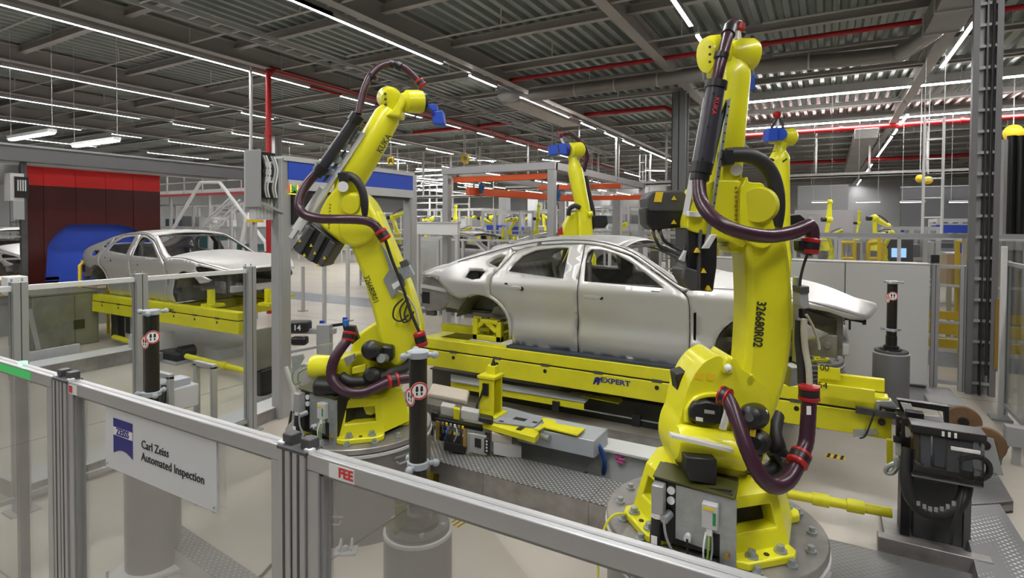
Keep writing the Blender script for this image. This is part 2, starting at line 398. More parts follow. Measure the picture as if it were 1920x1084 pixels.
# cable ladder --------------------------------------------------------
def ladder_tray(name, p, q, w, label, mat_=ALU, step=0.45, h=0.09):
    p = Vector(p); q = Vector(q); d = (q - p); L = d.length; d = d.normalized(); s = d.cross(Vector((0, 0, 1))).normalized()
    t = thing(name, label, 'cable ladder', (p + q) / 2)
    for sg in (-1, 1): B().bar(p + s * sg * w / 2, q + s * sg * w / 2, 0.03, h, up=(0, 0, 1)).obj('side_rail', mat_, t)
    n = int(L / step)
    for i in range(n):
        c = p + d * (step * (i + 0.5)); B().bar(c - s * w / 2, c + s * w / 2, 0.035, 0.02, up=(0, 0, 1)).obj('rung', mat_, t)
    return t
ladder_tray('cable_ladder', (-10.75, 3.5, 6.42), (-10.75, 30, 6.42), 0.45, 'long cable ladder under the roof above the left yellow robot', LGREY)
# red sprinkler mains --------------------------------------------------
def pipe(name, pts, r, label, m_=REDP, cat='pipe', couplers=0):
    b = B(); b.tube(pts, r, 10, 0)
    t = thing(name, label, cat, pts[0]); b.obj('pipe_run', m_, t)
    for i in range(len(pts) - 1):
        p = Vector(pts[i]); q = Vector(pts[i + 1])
        for k in range(couplers):
            f = (k + 1) / (couplers + 1); c = p.lerp(q, f); d = (q - p).normalized() * 0.06
            B().cyl(c - d, c + d, r * 1.35, 10).obj('coupler', m_, t)
    return t
pipe('sprinkler_pipe', [(-8.7, 13.9, 6.56), (2.4, 13.9, 6.56), (14, 13.9, 6.56)], 0.055, 'long red sprinkler pipe crossing behind the wrist of the right robot', couplers=2)
pipe('sprinkler_pipe', [(-8.5, 19.5, 6.56), (-5.0, 19.6, 6.56), (-4.5, 19.8, 6.3), (-4.4, 20.4, 6.2)], 0.075, 'short red pipe bending down left of the grey hall column', couplers=1)
pipe('sprinkler_pipe', [(-16.3, 19.7, 6.56), (-11.2, 19.6, 6.56)], 0.08, 'short red pipe run right of the left robot wrist', couplers=1)
pr = px(503, 128, X=-12.75)
pipe('standpipe', [(-12.75, 34, pr.z + 0.0), (-12.75, pr.y + 0.12, pr.z + 0.0), (-12.75, pr.y, pr.z - 0.12), (-12.75, pr.y, 0.05)], 0.075, 'tall red standpipe dropping from the roof behind the grey switch box', couplers=3)
pipe('drop_pipe', [(-13.0, pr.y - 0.33, 6.5), (-13.0, pr.y - 0.33, 0.0)], 0.04, 'slim pale pipe dropping beside the tall red standpipe', LGREY)
pipe('sprinkler_pipe', [(-3.4, 26.2, 6.36), (12, 26.2, 6.36)], 0.10, 'red pipe hugging the lower long light line', couplers=3)
pipe('sprinkler_pipe', [(-4.0, 38, 6.3), (12, 38, 6.3)], 0.11, 'distant dark red pipe at the right under the roof', couplers=2)
pipe('sprinkler_pipe', [(-13.1, 9.9, 6.405), (-13.1, 40, 6.405)], 0.042, 'red pipe seen in the gaps of the standpipe lamp row', couplers=4)
# ventilation ----------------------------------------------------------
DUCT = mat('duct_zinc', (0.30, 0.29, 0.275), 0.45, 0.4, 0.1, 2)
t = thing('air_duct', 'wide rectangular zinc air duct at the roof left of the tall mast', 'duct', (1.6, 13, 6.1))
da, dbb = px(1732, 66, Z=6.05), px(1796, 66, Z=6.05); y = da.y - 5 * 1.29
for k in range(5):
    B().box(da.x, dbb.x, y, y + 1.25, 6.05, 6.42).obj('duct_section', DUCT, t, bevel=0.01)
    B().box(da.x - 0.03, dbb.x + 0.03, y + 1.25, y + 1.29, 6.02, 6.45).obj('flange', LGREY, t); y += 1.29
de = px(1660, 104, Z=6.2); df = px(1408, 128, Z=6.2)
B().tube([((da.x + dbb.x) / 2, y - 0.1, 6.25), ((da.x + dbb.x) / 2 - 0.1, y + 0.5, 6.22), (de.x + 0.3, de.y - 0.2, 6.2), tuple(de), tuple(df), (-3.0, df.y, 6.2), (-7.6, df.y, 6.2)], 0.17, 16, 5).obj('round_run', DUCT, t)
for k in range(6):
    c = -0.4 - 1.15 * k; B().cyl((c, df.y, 6.2), (c - 0.04, df.y, 6.2), 0.185, 16).obj('round_joint', LGREY, t)
t = thing('air_outlet', 'pale flat air outlet hanging in front of the middle lamp row', 'duct', px(985, 200, Z=6.3))
p0 = px(960, 190, Z=6.25)
B().bar(p0, p0 + Vector((0.0, 4.6, 0)), 0.75, 0.12, up=(0, 0, 1)).obj('outlet_panel', mat('outlet_beige', (0.42, 0.38, 0.34), 0.5), t, bevel=0.02)
B().ball(p0 + Vector((0, -0.2, 0.12)), 0.36, 0.5).obj('outlet_elbow', LGREY, t)
t = thing('air_duct', 'far pale duct running along the hall right of the back robot', 'duct', (1.3, 30, 5.9))
for k in range(6): B().box(0.9, 1.7, 26 + 3 * k, 28.95 + 3 * k, 5.9, 6.3).obj('duct_section', DUCT, t, bevel=0.02)
# ================================================================ CAR BODIES
YC = 6.57
def itp(x, tab):
    return float(np.interp(x, [a for a, _ in tab], [b for _, b in tab]))
def smooth_tab(tab, n=6):
    P = spline([(a, b, 0) for a, b in tab], n); return [(p.x, p.y) for p in P]
E_TAB = smooth_tab([(-4.70, 1.755), (-4.43, 1.815), (-4.2, 1.88), (-3.95, 1.955), (-3.6, 2.055), (-3.3, 2.14), (-2.9, 2.21), (-2.5, 2.235), (-2.157, 2.215), (-1.818, 2.125), (-1.495, 1.945), (-1.2, 1.785), (-0.9, 1.80), (-0.5, 1.79), (-0.13, 1.725), (0.15, 1.635), (0.34, 1.565)])
C_TAB = smooth_tab([(-4.80, 1.765), (-4.59, 1.85), (-4.29, 1.955), (-3.93, 2.078), (-3.58, 2.165), (-3.14, 2.245), (-2.73, 2.275), (-2.3, 2.28), (-1.95, 2.245), (-1.6, 2.10), (-1.0, 1.865), (-0.5, 1.85), (-0.13, 1.80), (0.15, 1.715), (0.40, 1.60)])
def Wd(x, z):
    w = 0.965
    w += 0.022 * math.exp(-((x + 3.55) / 0.55) ** 2) * math.exp(-((z - 1.62) / 0.22) ** 2) + 0.018 * math.exp(-((x + 0.55) / 0.5) ** 2) * math.exp(-((z - 1.6) / 0.2) ** 2)
    dz = z - 1.775; w -= 0.52 * 0.5 * (dz + math.sqrt(dz * dz + 0.007))
    w += 0.012 * math.exp(-((z - 1.70) / 0.05) ** 2)
    w -= 0.030 * math.exp(-((z - 1.36) / 0.13) ** 2) * (1 if -3.2 < x < -0.9 else 0.35)
    if z < 1.17: w -= (1.17 - z) * 0.30
    if x < -4.0: w -= 0.24 * ((-4.0 - x) / 0.7) ** 1.7
    if x > -0.35: w -= 0.36 * ((x + 0.35) / 0.7) ** 1.6
    return w
def panel(outline, holes, parent, name, side, material, step=0.07, solid=0.010, off=0.0):
    """sheet-metal panel: outline and holes in the side view, pressed to the body section"""
    def dens(poly):
        out = []
        for i in range(len(poly)):
            a = Vector((poly[i][0], poly[i][1])); b = Vector((poly[(i + 1) % len(poly)][0], poly[(i + 1) % len(poly)][1]))
            k = max(1, int((b - a).length / step))
            out += [a.lerp(b, j / k) for j in range(k)]
        return out
    loops = [dens(outline)] + [dens(h) for h in holes]
    pts = []; edges = []
    for lp in loops:
        n = len(pts); pts += lp; edges += [(n + i, n + (i + 1) % len(lp)) for i in range(len(lp))]
    def inside(p, lp):
        c = False; j = len(lp) - 1
        for i in range(len(lp)):
            if (lp[i].y > p.y) != (lp[j].y > p.y) and p.x < (lp[j].x - lp[i].x) * (p.y - lp[i].y) / (lp[j].y - lp[i].y) + lp[i].x: c = not c
            j = i
        return c
    xs = [p.x for p in loops[0]]; ys = [p.y for p in loops[0]]
    x = min(xs) + step * 0.5
    while x < max(xs):
        y = min(ys) + step * 0.4
        while y < max(ys):
            p = Vector((x, y))
            if inside(p, loops[0]) and not any(inside(p, h) for h in loops[1:]) and min((p - q).length for lp in loops for q in lp) > step * 0.45: pts.append(p)
            y += step * 0.6
        x += step
    co, _, fa, _, _, _ = delaunay_2d_cdt(pts, edges, [], 0, 1e-5)
    keep = []
    for f in fa:
        c = sum((co[i] for i in f), Vector((0, 0))) / len(f)
        if inside(c, loops[0]) and not any(inside(c, h) for h in loops[1:]): keep.append(tuple(f))
    b = B(); b.add([(p.x, YC + side * (Wd(p.x, p.y) - off), p.y) for p in co], keep)
    return b.obj(name, material, parent, solid=solid, ang=50)
def arc(cx, cz, r, a0, a1, n):
    return [(cx + r * math.cos(math.radians(a0 + (a1 - a0) * i / n)), cz + r * math.sin(math.radians(a0 + (a1 - a0) * i / n))) for i in range(n + 1)]
def etop(x0, x1, n, dz=0.0):
    return [(x0 + (x1 - x0) * i / n, itp(x0 + (x1 - x0) * i / n, E_TAB) + dz) for i in range(n + 1)]
RWIN = [(-3.25, 1.86), (-3.185, 1.955), (-3.105, 2.04), (-2.946, 2.108), (-2.716, 2.142), (-2.56, 2.146), (-2.54, 2.13), (-2.536, 1.81)]
FWIN = [(-2.287, 1.795), (-2.312, 2.03), (-2.304, 2.10), (-2.26, 2.137), (-2.138, 2.13), (-1.967, 2.09), (-1.801, 2.015), (-1.639, 1.918), (-1.419, 1.772)]
QWIN = [(-3.545, 1.945), (-3.46, 2.0), (-3.33, 2.052), (-3.405, 1.90)]
FUEL = [(-3.834, 1.765), (-3.785, 1.845), (-3.70, 1.85), (-3.56, 1.845), (-3.62, 1.76), (-3.72, 1.742)]
def make_car(label):
    t = thing('bare_car', label, 'car', (-2.1, YC, 0.98))
    ra = arc(-3.62, 1.16, 0.405, -14, 88, 10)
    for sd in (-1, 1):
        rd = [(-2.357, 1.0), (-2.361, 2.188)] + [(-2.56, 2.186), (-2.9, 2.165), (-3.1, 2.125), (-3.235, 2.06), (-3.35, 1.90), (-3.459, 1.784), (-3.459, 1.585)] + arc(-3.62, 1.16, 0.445, 66, -12, 8) + [(-3.185, 1.012)]
        d = panel(rd, [RWIN], t, 'door', sd, SILV)
        fd = [(-2.345, 1.0), (-2.349, 2.188), (-2.157, 2.168), (-1.818, 2.078), (-1.495, 1.898), (-1.25, 1.75), (-1.185, 1.69), (-1.168, 1.60), (-1.168, 0.98)]
        d2 = panel(fd, [FWIN], t, 'door', sd, SILV)
        for dd, hx in ((d, -3.14), (d2, -2.185)):
            hz = 1.692 if hx < -3 else 1.652
            yy = YC + sd * (Wd(hx, hz) + 0.002)
            b = B(); b.oval((hx, YC + sd * (Wd(hx, hz) + 0.001), hz - 0.014), 0.115, 0.007, 0.030); b.obj('handle_recess', SILV, dd)
            for k in (-1, 1): B().cyl((hx + k * 0.105, yy - sd * 0.03, hz + 0.018 * -k), (hx + k * 0.105, yy + sd * 0.002, hz + 0.018 * -k), 0.024, 12).obj('handle_hole', BLK, dd)
        mx, mz = -1.505, 1.728
        B().prism([(mx - 0.045, YC + sd * Wd(mx, mz), mz + 0.018), (mx + 0.045, YC + sd * Wd(mx, mz), mz + 0.014), (mx + 0.03, YC + sd * Wd(mx, mz), mz - 0.02), (mx - 0.02, YC + sd * Wd(mx, mz), mz - 0.02)], (0, sd * 0.004, 0)).obj('mirror_mount', INNER, d2)
        qp = [(-3.467, 1.585)] + arc(-3.62, 1.16, 0.442, 68, -12, 8) + arc(-3.62, 1.16, 0.405, -14, 118, 14) + [(-3.90, 1.50), (-4.05, 1.54), (-4.18, 1.63), (-4.27, 1.705), (-4.42, 1.735), (-4.60, 1.72), (-4.69, 1.735)] + etop(-4.69, -3.30, 12, -0.004) + [(-3.245, 2.067), (-3.36, 1.90), (-3.467, 1.784)]
        q = panel(qp, [QWIN, FUEL], t, 'quarter_panel', sd, SILV)
        b = B(); yy = YC + sd * (Wd(-3.7, 1.8) - 0.07); b.box(-3.85, -3.54, min(yy, yy - sd * 0.02), max(yy, yy - sd * 0.02), 1.73, 1.86); b.obj('filler_pocket', DGREY, q)
        B().cyl((-3.69, yy, 1.80), (-3.69, yy + sd * 0.045, 1.80), 0.03, 12).obj('filler_neck', BLK, q)
        rail = etop(-3.30, -1.17, 20, -0.004) + [(-1.235, 1.752), (-1.485, 1.906), (-1.81, 2.088), (-2.155, 2.178), (-2.355, 2.197), (-2.56, 2.195), (-2.9, 2.175), (-3.1, 2.135), (-3.22, 2.085)]
        panel(rail, [], t, 'roof_rail', sd, SILV, 0.05)
        ff = [(-1.158, 0.98), (-1.158, 1.60), (-1.175, 1.695), (-1.20, 1.74)] + etop(-1.17, 0.32, 14, -0.004) + [(0.30, 1.555), (0.19, 1.568), (0.02, 1.638), (-0.15, 1.675), (-0.23, 1.66), (-0.23, 1.60), (-0.12, 1.51), (0.03, 1.44), (-0.02, 1.40)] + arc(-0.53, 1.17, 0.405, 30, 205, 16) + [(-0.93, 0.985)]
        fpn = panel(ff, [[(-1.128, 1.285), (-1.127, 1.55), (-1.098, 1.56), (-1.105, 1.27)]], t, 'front_fender', sd, SILV)
        vy = YC + sd * (Wd(-1.11, 1.4) - 0.035); B().box(-1.135, -1.09, min(vy, vy - sd * 0.01), max(vy, vy - sd * 0.01), 1.26, 1.57).obj('vent_slot', BLK, fpn)
        # ditch line along the roof edge, sill plank
        B().tube([(p[0], YC + sd * (Wd(p[0], p[1]) + 0.001), p[1] + 0.004) for p in etop(-4.0, -1.2, 24, 0.0)], 0.006, 6, 0).obj('roof_ditch', DGREY, t)
        # wheel houses
        for cx in (-3.62, -0.53):
            bb = B(); y0 = YC + sd * 0.90; y1 = YC + sd * 0.52
            pr = [(x, z) for x, z in arc(cx, 1.16, 0.40, 14, 166, 18)]
            vs = [(x, y0, z) for x, z in pr] + [(x, y1, z) for x, z in pr]; n = len(pr)
            bb.add(vs, [(i, i + 1, n + i + 1, n + i) for i in range(n - 1)] + [tuple(range(n, 2 * n))])
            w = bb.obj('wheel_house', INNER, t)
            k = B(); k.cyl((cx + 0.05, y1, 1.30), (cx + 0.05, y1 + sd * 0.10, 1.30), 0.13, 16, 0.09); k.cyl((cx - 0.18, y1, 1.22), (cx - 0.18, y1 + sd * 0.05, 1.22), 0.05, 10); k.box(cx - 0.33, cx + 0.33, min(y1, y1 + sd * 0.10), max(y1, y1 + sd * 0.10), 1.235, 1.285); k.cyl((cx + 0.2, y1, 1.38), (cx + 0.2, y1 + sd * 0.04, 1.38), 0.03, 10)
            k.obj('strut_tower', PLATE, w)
        # inner pillars and sills
        ib = B(); yi = YC + sd * 0.80
        ib.box(-2.44, -2.27, min(yi, yi - sd * 0.04), max(yi, yi - sd * 0.04), 1.0, 2.0)
        ib.bar((-2.35, yi, 1.98), (-2.35, YC + sd * 0.63, 2.2), 0.14, 0.04); ib.obj('centre_pillar', INNER, t)
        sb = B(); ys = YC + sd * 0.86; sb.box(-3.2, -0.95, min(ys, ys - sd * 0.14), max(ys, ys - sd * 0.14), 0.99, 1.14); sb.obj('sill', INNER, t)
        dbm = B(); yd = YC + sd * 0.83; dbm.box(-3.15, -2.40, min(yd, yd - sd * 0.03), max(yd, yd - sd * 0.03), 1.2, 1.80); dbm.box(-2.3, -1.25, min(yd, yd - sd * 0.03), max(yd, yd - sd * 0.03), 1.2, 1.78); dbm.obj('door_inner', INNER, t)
    # top sheet : tailgate, roof, bonnet
    def sheet(name, xs, vmin, vmax, nv, material, par=t, holes=None):
        b = B(); vs = []; fs = []; nx = len(xs)
        for i, x in enumerate(xs):
            xe = max(min(x, 0.34), -4.70); e = itp(xe, E_TAB); w = Wd(xe, e) - 0.004; c = itp(x, C_TAB)
            for j in range(nv + 1):
                v = vmin + (vmax - vmin) * j / nv
                k = 1 - abs(v) ** 2.2
                xx = x + (-0.10 * k if x < -4.6 else (0.10 * k if x > 0.30 else 0)) * (1 if abs(x) > 4.6 or x > 0.3 else 0)
                vs.append((xx, YC + v * w, e + (c - e) * k))
        for i in range(nx - 1):
            for j in range(nv):
                if holes and holes(0.5 * (xs[i] + xs[i + 1]), vmin + (vmax - vmin) * (j + 0.5) / nv): continue
                a = i * (nv + 1) + j; fs.append((a, a + 1, a + nv + 2, a + nv + 1))
        b.add(vs, fs); return b.obj(name, material, par, solid=0.012, ang=40)
    sheet('roof', list(np.linspace(-3.30, -1.90, 15)), -1, 1, 20, SILV)
    sheet('tailgate', list(np.linspace(-4.70, -3.31, 16)), -1, 1, 20, SILV, holes=lambda x, v: -4.25 < x < -3.36 and abs(v) < 0.75)
    sheet('front_pillar', list(np.linspace(-1.90, -1.15, 10)), -1, -0.90, 2, SILV); sheet('front_pillar', list(np.linspace(-1.90, -1.15, 10)), 0.90, 1, 2, SILV)
    sheet('bonnet', list(np.linspace(-1.12, 0.34, 18)), -0.985, 0.985, 20, SILV)
    # inner structure
    B().box(-3.15, -0.95, YC - 0.80, YC + 0.80, 1.0, 1.02).obj('floor_pan', INNER, t); B().box(-4.5, -3.15, YC - 0.60, YC + 0.60, 1.29, 1.31).obj('boot_floor', INNER, t)
    B().box(-0.98, -0.94, YC - 0.78, YC + 0.78, 1.0, 1.78).obj('firewall', INNER, t)
    b = B(); b.cyl((-1.2, YC - 0.74, 1.66), (-1.2, YC + 0.74, 1.66), 0.035, 10); b.box(-1.25, -1.12, YC - 0.72, YC + 0.72, 1.70, 1.735); b.obj('cowl_beam', INNER, t)
    b = B(); b.prism([(-3.3, YC - 0.72, 1.25), (-3.5, YC - 0.72, 1.9), (-3.5, YC + 0.72, 1.9), (-3.3, YC + 0.72, 1.25)], (-0.03, 0, 0)); b.obj('rear_bulkhead', INNER, t)
    b = B(); b.bar((-2.35, YC - 0.62, 2.20), (-2.35, YC + 0.62, 2.20), 0.12, 0.03); b.bar((-1.9, YC - 0.62, 2.17), (-1.9, YC + 0.62, 2.17), 0.10, 0.03); b.obj('roof_bow', INNER, t)
    b = B(); b.box(-2.2, -1.1, YC - 0.14, YC + 0.14, 1.0, 1.2); b.box(-3.0, -2.85, YC - 0.75, YC + 0.75, 1.0, 1.2); b.obj('tunnel', INNER, t)
    # tail end
    for sd in (-1, 1):
        ya = YC + sd * 0.78
        b = B(); b.prism([(-4.62, ya, 1.70), (-4.66, ya, 1.60), (-4.64, ya, 1.33), (-4.55, ya, 1.26), (-4.32, ya, 1.30), (-4.12, ya, 1.50), (-4.24, ya, 1.68), (-4.42, ya, 1.715)], (0, -sd * 0.10, 0)); q = b.obj('tail_end_panel', PLATE, t, bevel=0.012)
        b = B(); b.box(-4.64, -4.52, min(ya + sd * 0.006, ya - sd * 0.02), max(ya + sd * 0.006, ya - sd * 0.02), 1.37, 1.52); b.obj('vent_opening', BLK, q)
        b = B(); b.bar((-4.65, ya + sd * 0.012, 1.60), (-4.22, ya + sd * 0.012, 1.56), 0.03, 0.045); b.obj('bumper_bracket', LGREY, q)
        b = B(); b.box(-4.58, -4.44, min(ya, ya - sd * 0.06), max(ya, ya - sd * 0.06), 1.215, 1.27); b.obj('tow_bracket', DGREY, q)
        b = B(); b.prism([(-4.25, ya, 1.35), (-4.0, ya, 1.32), (-3.92, ya, 1.50), (-4.10, ya, 1.58)], (0, -sd * 0.04, 0)); b.obj('wheel_house_liner', OLIVE, t)
        yr = YC + sd * 0.45; b = B(); b.box(-4.5, -3.4, min(yr, yr + 0.1), max(yr, yr + 0.1), 1.22, 1.34); b.obj('rear_rail', INNER, t)
    b = B(); b.box(-4.70, -4.62, YC - 0.70, YC + 0.70, 1.36, 1.70); b.obj('tail_panel', PLATE, t, bevel=0.01)
    b = B(); b.box(-4.78, -4.70, YC - 0.66, YC + 0.66, 1.46, 1.58); b.obj('rear_beam', LGREY, t, bevel=0.02)
    # front end
    for ya_ in (-0.44, 0.34): B().box(-0.94, 0.12, YC + ya_, YC + ya_ + 0.10, 1.24, 1.36).obj('front_rail', PLATE, t, bevel=0.008)
    b = B(); b.box(0.12, 0.20, YC - 0.58, YC + 0.58, 1.20, 1.32); b.obj('crash_beam', LGREY, t, bevel=0.02)
    b = B(); b.bar((-0.9, YC - 0.62, 1.66), (0.12, YC - 0.58, 1.56), 0.07, 0.06); b.bar((-0.9, YC + 0.62, 1.66), (0.12, YC + 0.58, 1.56), 0.07, 0.06); b.bar((0.12, YC - 0.6, 1.56), (0.12, YC + 0.6, 1.56), 0.05, 0.06); b.bar((0.12, YC - 0.56, 1.56), (0.12, YC - 0.56, 1.2), 0.05, 0.05); b.bar((0.12, YC + 0.56, 1.56), (0.12, YC + 0.56, 1.2), 0.05, 0.05); b.obj('front_carrier', INNER, t)
    for sd in (-1, 1):
        yy = YC + sd * 0.66
        b = B(); b.box(-0.16, 0.10, min(yy, yy - sd * 0.05), max(yy, yy - sd * 0.05), 1.19, 1.40); b.cyl((0.02, yy, 1.30), (0.02, yy + sd * 0.012, 1.30), 0.035, 10); b.obj('side_bracket', PLATE, t, bevel=0.006)
        b = B(); b.prism([(-0.12, YC + sd * 0.84, 1.64), (0.10, YC + sd * 0.75, 1.56), (0.24, YC + sd * 0.62, 1.535), (0.05, YC + sd * 0.66, 1.46), (-0.10, YC + sd * 0.80, 1.52)], (-0.03, -sd * 0.10, -0.01)); b.v = [p - Vector((0.07, sd * 0.07, 0.0)) for p in b.v]; b.obj('lamp_pot', DGREY, t)
        b = B(); b.bar((0.16, YC + sd * 0.5, 1.54), (0.30, YC + sd * 0.48, 1.52), 0.02); b.bar((0.2, YC + sd * 0.5, 1.54), (0.2, YC + sd * 0.5, 1.44), 0.018); b.cyl((0.30, YC + sd * 0.48, 1.52), (0.33, YC + sd * 0.48, 1.52), 0.028, 8); b.obj('bonnet_latch', BLK, t)
    return t
car = make_car('bare silver fastback car body between the four yellow robots, nearest of the car bodies')
car2 = copy_tree(car); car2.location.x -= 9.2; car2['label'] = 'bare silver car body standing in front of the red and blue strip curtain'
car3 = copy_tree(car); car3.location.x -= 16.6; car3.location.y -= 0.2; car3['label'] = 'bare silver car body half hidden beyond the curtain at the left picture edge'
car4 = copy_tree(car); car4.location = (-9.6, 14.8, 0.9); car4['label'] = 'distant silver car body on a yellow rail behind the blue roller gate'
car5 = copy_tree(car); car5.location = (-7.85, 18.35, 0.89); car5['label'] = 'distant silver car body seen over the tail of the near car'
for c in (car, car2, car3, car4, car5): c['group'] = 'bare car bodies'
# ================================================================ CARRIERS (yellow skid beams)
def carrier(x0, x1, label, xfar=None, ytop=0.985):
    t = thing('car_carrier', label, 'conveyor', ((x0 + x1) / 2, 5.6, 0.6))
    xe = x1
    for yy, s in ((5.5, -1), (7.45, 1)):
        x1 = xe if s < 0 or xfar is None else xfar
        B().box(x0, x1, yy, yy + 0.16, 0.645, 0.845).obj('side_beam', YEL2, t, bevel=0.006)
        B().box(x0 + 0.02, x1 - 0.02, yy + 0.004, yy + 0.16, 0.862, ytop).obj('top_beam', YEL2, t, bevel=0.006)
        B().box(x0 + 0.03, x1 - 0.03, yy + 0.02, yy + 0.14, 0.843, 0.864).obj('groove', INK, t)
        n = int((x1 - x0) / 0.62)
        for i in range(n):
            xx = x0 + 0.4 + 0.62 * i
            B().box(xx - 0.05, xx + 0.05, yy - 0.004, yy + 0.02, 0.842, 0.872).obj('clip_plate', DGREY, t)
            B().cyl((xx, yy - 0.003, 0.79), (xx, yy + 0.01, 0.79), 0.022, 12).obj('bolt_hole', BLK, t)
    for xx in (x0 + 0.05, (x0 + x1) / 2, x1 - 0.35): B().box(xx, xx + 0.2, 5.66, 7.45, 0.66, 0.83).obj('cross_beam', YEL2, t, bevel=0.006)
    return t
c1 = carrier(-4.95, 0.49, 'yellow lettered carrier beam under the near car body', -0.75)
p = px(1150, 716, Y=5.497)
text('lettering', 'EXPERT', (p.x + 0.02, 5.496, p.z), (1, 0, 0), (0, 0, 1), 0.075, NAVY, c1, bold=0.002, sx=1.25)
b = B(); q = px(1122, 715, Y=5.497)
[b.prism([(q.x - 0.02 + a_, 5.496, q.z + z_) for a_, z_ in pp], (0, -0.0015, 0)) for pp in ([(-0.042, -0.038), (-0.018, -0.038), (0.008, 0.038), (-0.016, 0.038)], [(0.0, -0.038), (0.024, -0.038), (0.052, 0.038), (0.028, 0.038)], [(-0.024, -0.012), (0.006, -0.016), (0.030, 0.010), (-0.004, 0.014)])]; b.obj('emblem', NAVY, c1)
text('lettering', '1054', tuple(px(1533, 722, Y=5.35)), (1, 0, 0), (0, 0, 1), 0.075, INK, c1)
text('lettering', '00', tuple(px(1546, 690, Y=5.60)), (1, 0, 0), (0, 0, 1), 0.075, INK, c1)
B().box(-0.02, 0.36, 5.36, 5.40, 0.97, 1.07).obj('number_plate', YEL2, c1)
B().box(-0.05, 0.12, 5.61, 5.64, 1.06, 1.16).obj('number_plate', YEL2, c1)
B().box(-0.05, 0.45, 5.66, 5.72, 0.99, 1.10).obj('end_rail', YEL2, c1, bevel=0.006)
B().box(-3.2, -0.45, 5.525, 5.70, 0.986, 1.012).obj('sill_plank', mat('slate_plank', (0.035, 0.045, 0.065), 0.5), c1)
def rest(par, x, w, y0, y1, z0, z1):       # welded cradle that lifts the body
    b = B()
    for yy in (y0, y1):
        b.box(x, x + 0.07, yy, yy + 0.07, z0, z1); b.box(x + w, x + w + 0.07, yy, yy + 0.07, z0, z1 - 0.02)
        b.box(x, x + w + 0.07, yy, yy + 0.07, z0, z0 + 0.06); b.bar((x + 0.05, yy + 0.035, z0 + 0.15), (x + 0.16, yy + 0.035, z1 - 0.02), 0.05)
        b.bar((x + w, yy + 0.035, z1 - 0.14), (x + w - 0.14, yy + 0.035, z1 - 0.03), 0.06); b.box(x + w - 0.22, x + w + 0.02, yy, yy + 0.07, z1 - 0.05, z1)
    b.box(x, x + 0.07, y0, y1, z0, z0 + 0.07); b.box(x + w, x + w + 0.07, y0, y1, z0, z0 + 0.07)
    return b.obj('body_cradle', YEL2, par, bevel=0.006)
rest(c1, -3.80, 0.34, 5.72, 7.2, 0.99, 1.25)
B().box(-4.45, -3.70, 5.95, 6.05, 0.99, 1.09).obj('fork', YEL2, c1, bevel=0.006)
c2 = carrier(-12.78, -8.1, 'yellow carrier beam under the car body at the red curtain', -9.6)
for xx, yy in ((-9.25, 5.7), (-8.55, 6.3), (-9.3, 7.2)):
    B().box(xx, xx + 0.09, yy, yy + 0.09, 0.985, 1.27).obj('lift_post', YEL2, c2); B().box(xx - 0.1, xx + 0.2, yy - 0.05, yy + 0.2, 0.98, 1.03).obj('lift_foot', YEL2, c2)
text('lettering', 'EXPERT', tuple(px(316, 582, Y=5.497)), (1, 0, 0), (0, 0, 1), 0.075, INK, c2, bold=0.001, sx=1.2)
for nm, cr_, lab in (('car_carrier', (-20.5, -16.5, 5.4), 'dull yellow carrier under the car at the left picture edge'), ('car_carrier', (-12.6, -7.0, 13.75), 'far yellow rail carrying the distant car behind the blue gate'), ('car_carrier', (-10.4, -5.6, 17.45), 'far yellow rail under the distant car above the near car tail')):
    t = thing(nm, lab, 'conveyor', ((cr_[0] + cr_[1]) / 2, cr_[2], 0.0))
    for k in (0, 1.9): B().box(cr_[0], cr_[1], cr_[2] + k, cr_[2] + k + 0.14, 0.62, 0.88).obj('side_beam', YEL2, t, bevel=0.006)
    for xx in (cr_[0] + 0.3, cr_[1] - 0.5): B().box(xx, xx + 0.2, cr_[2] + 0.2, cr_[2] + 1.9, 0.0, 0.66).obj('pedestal', GREY, t)
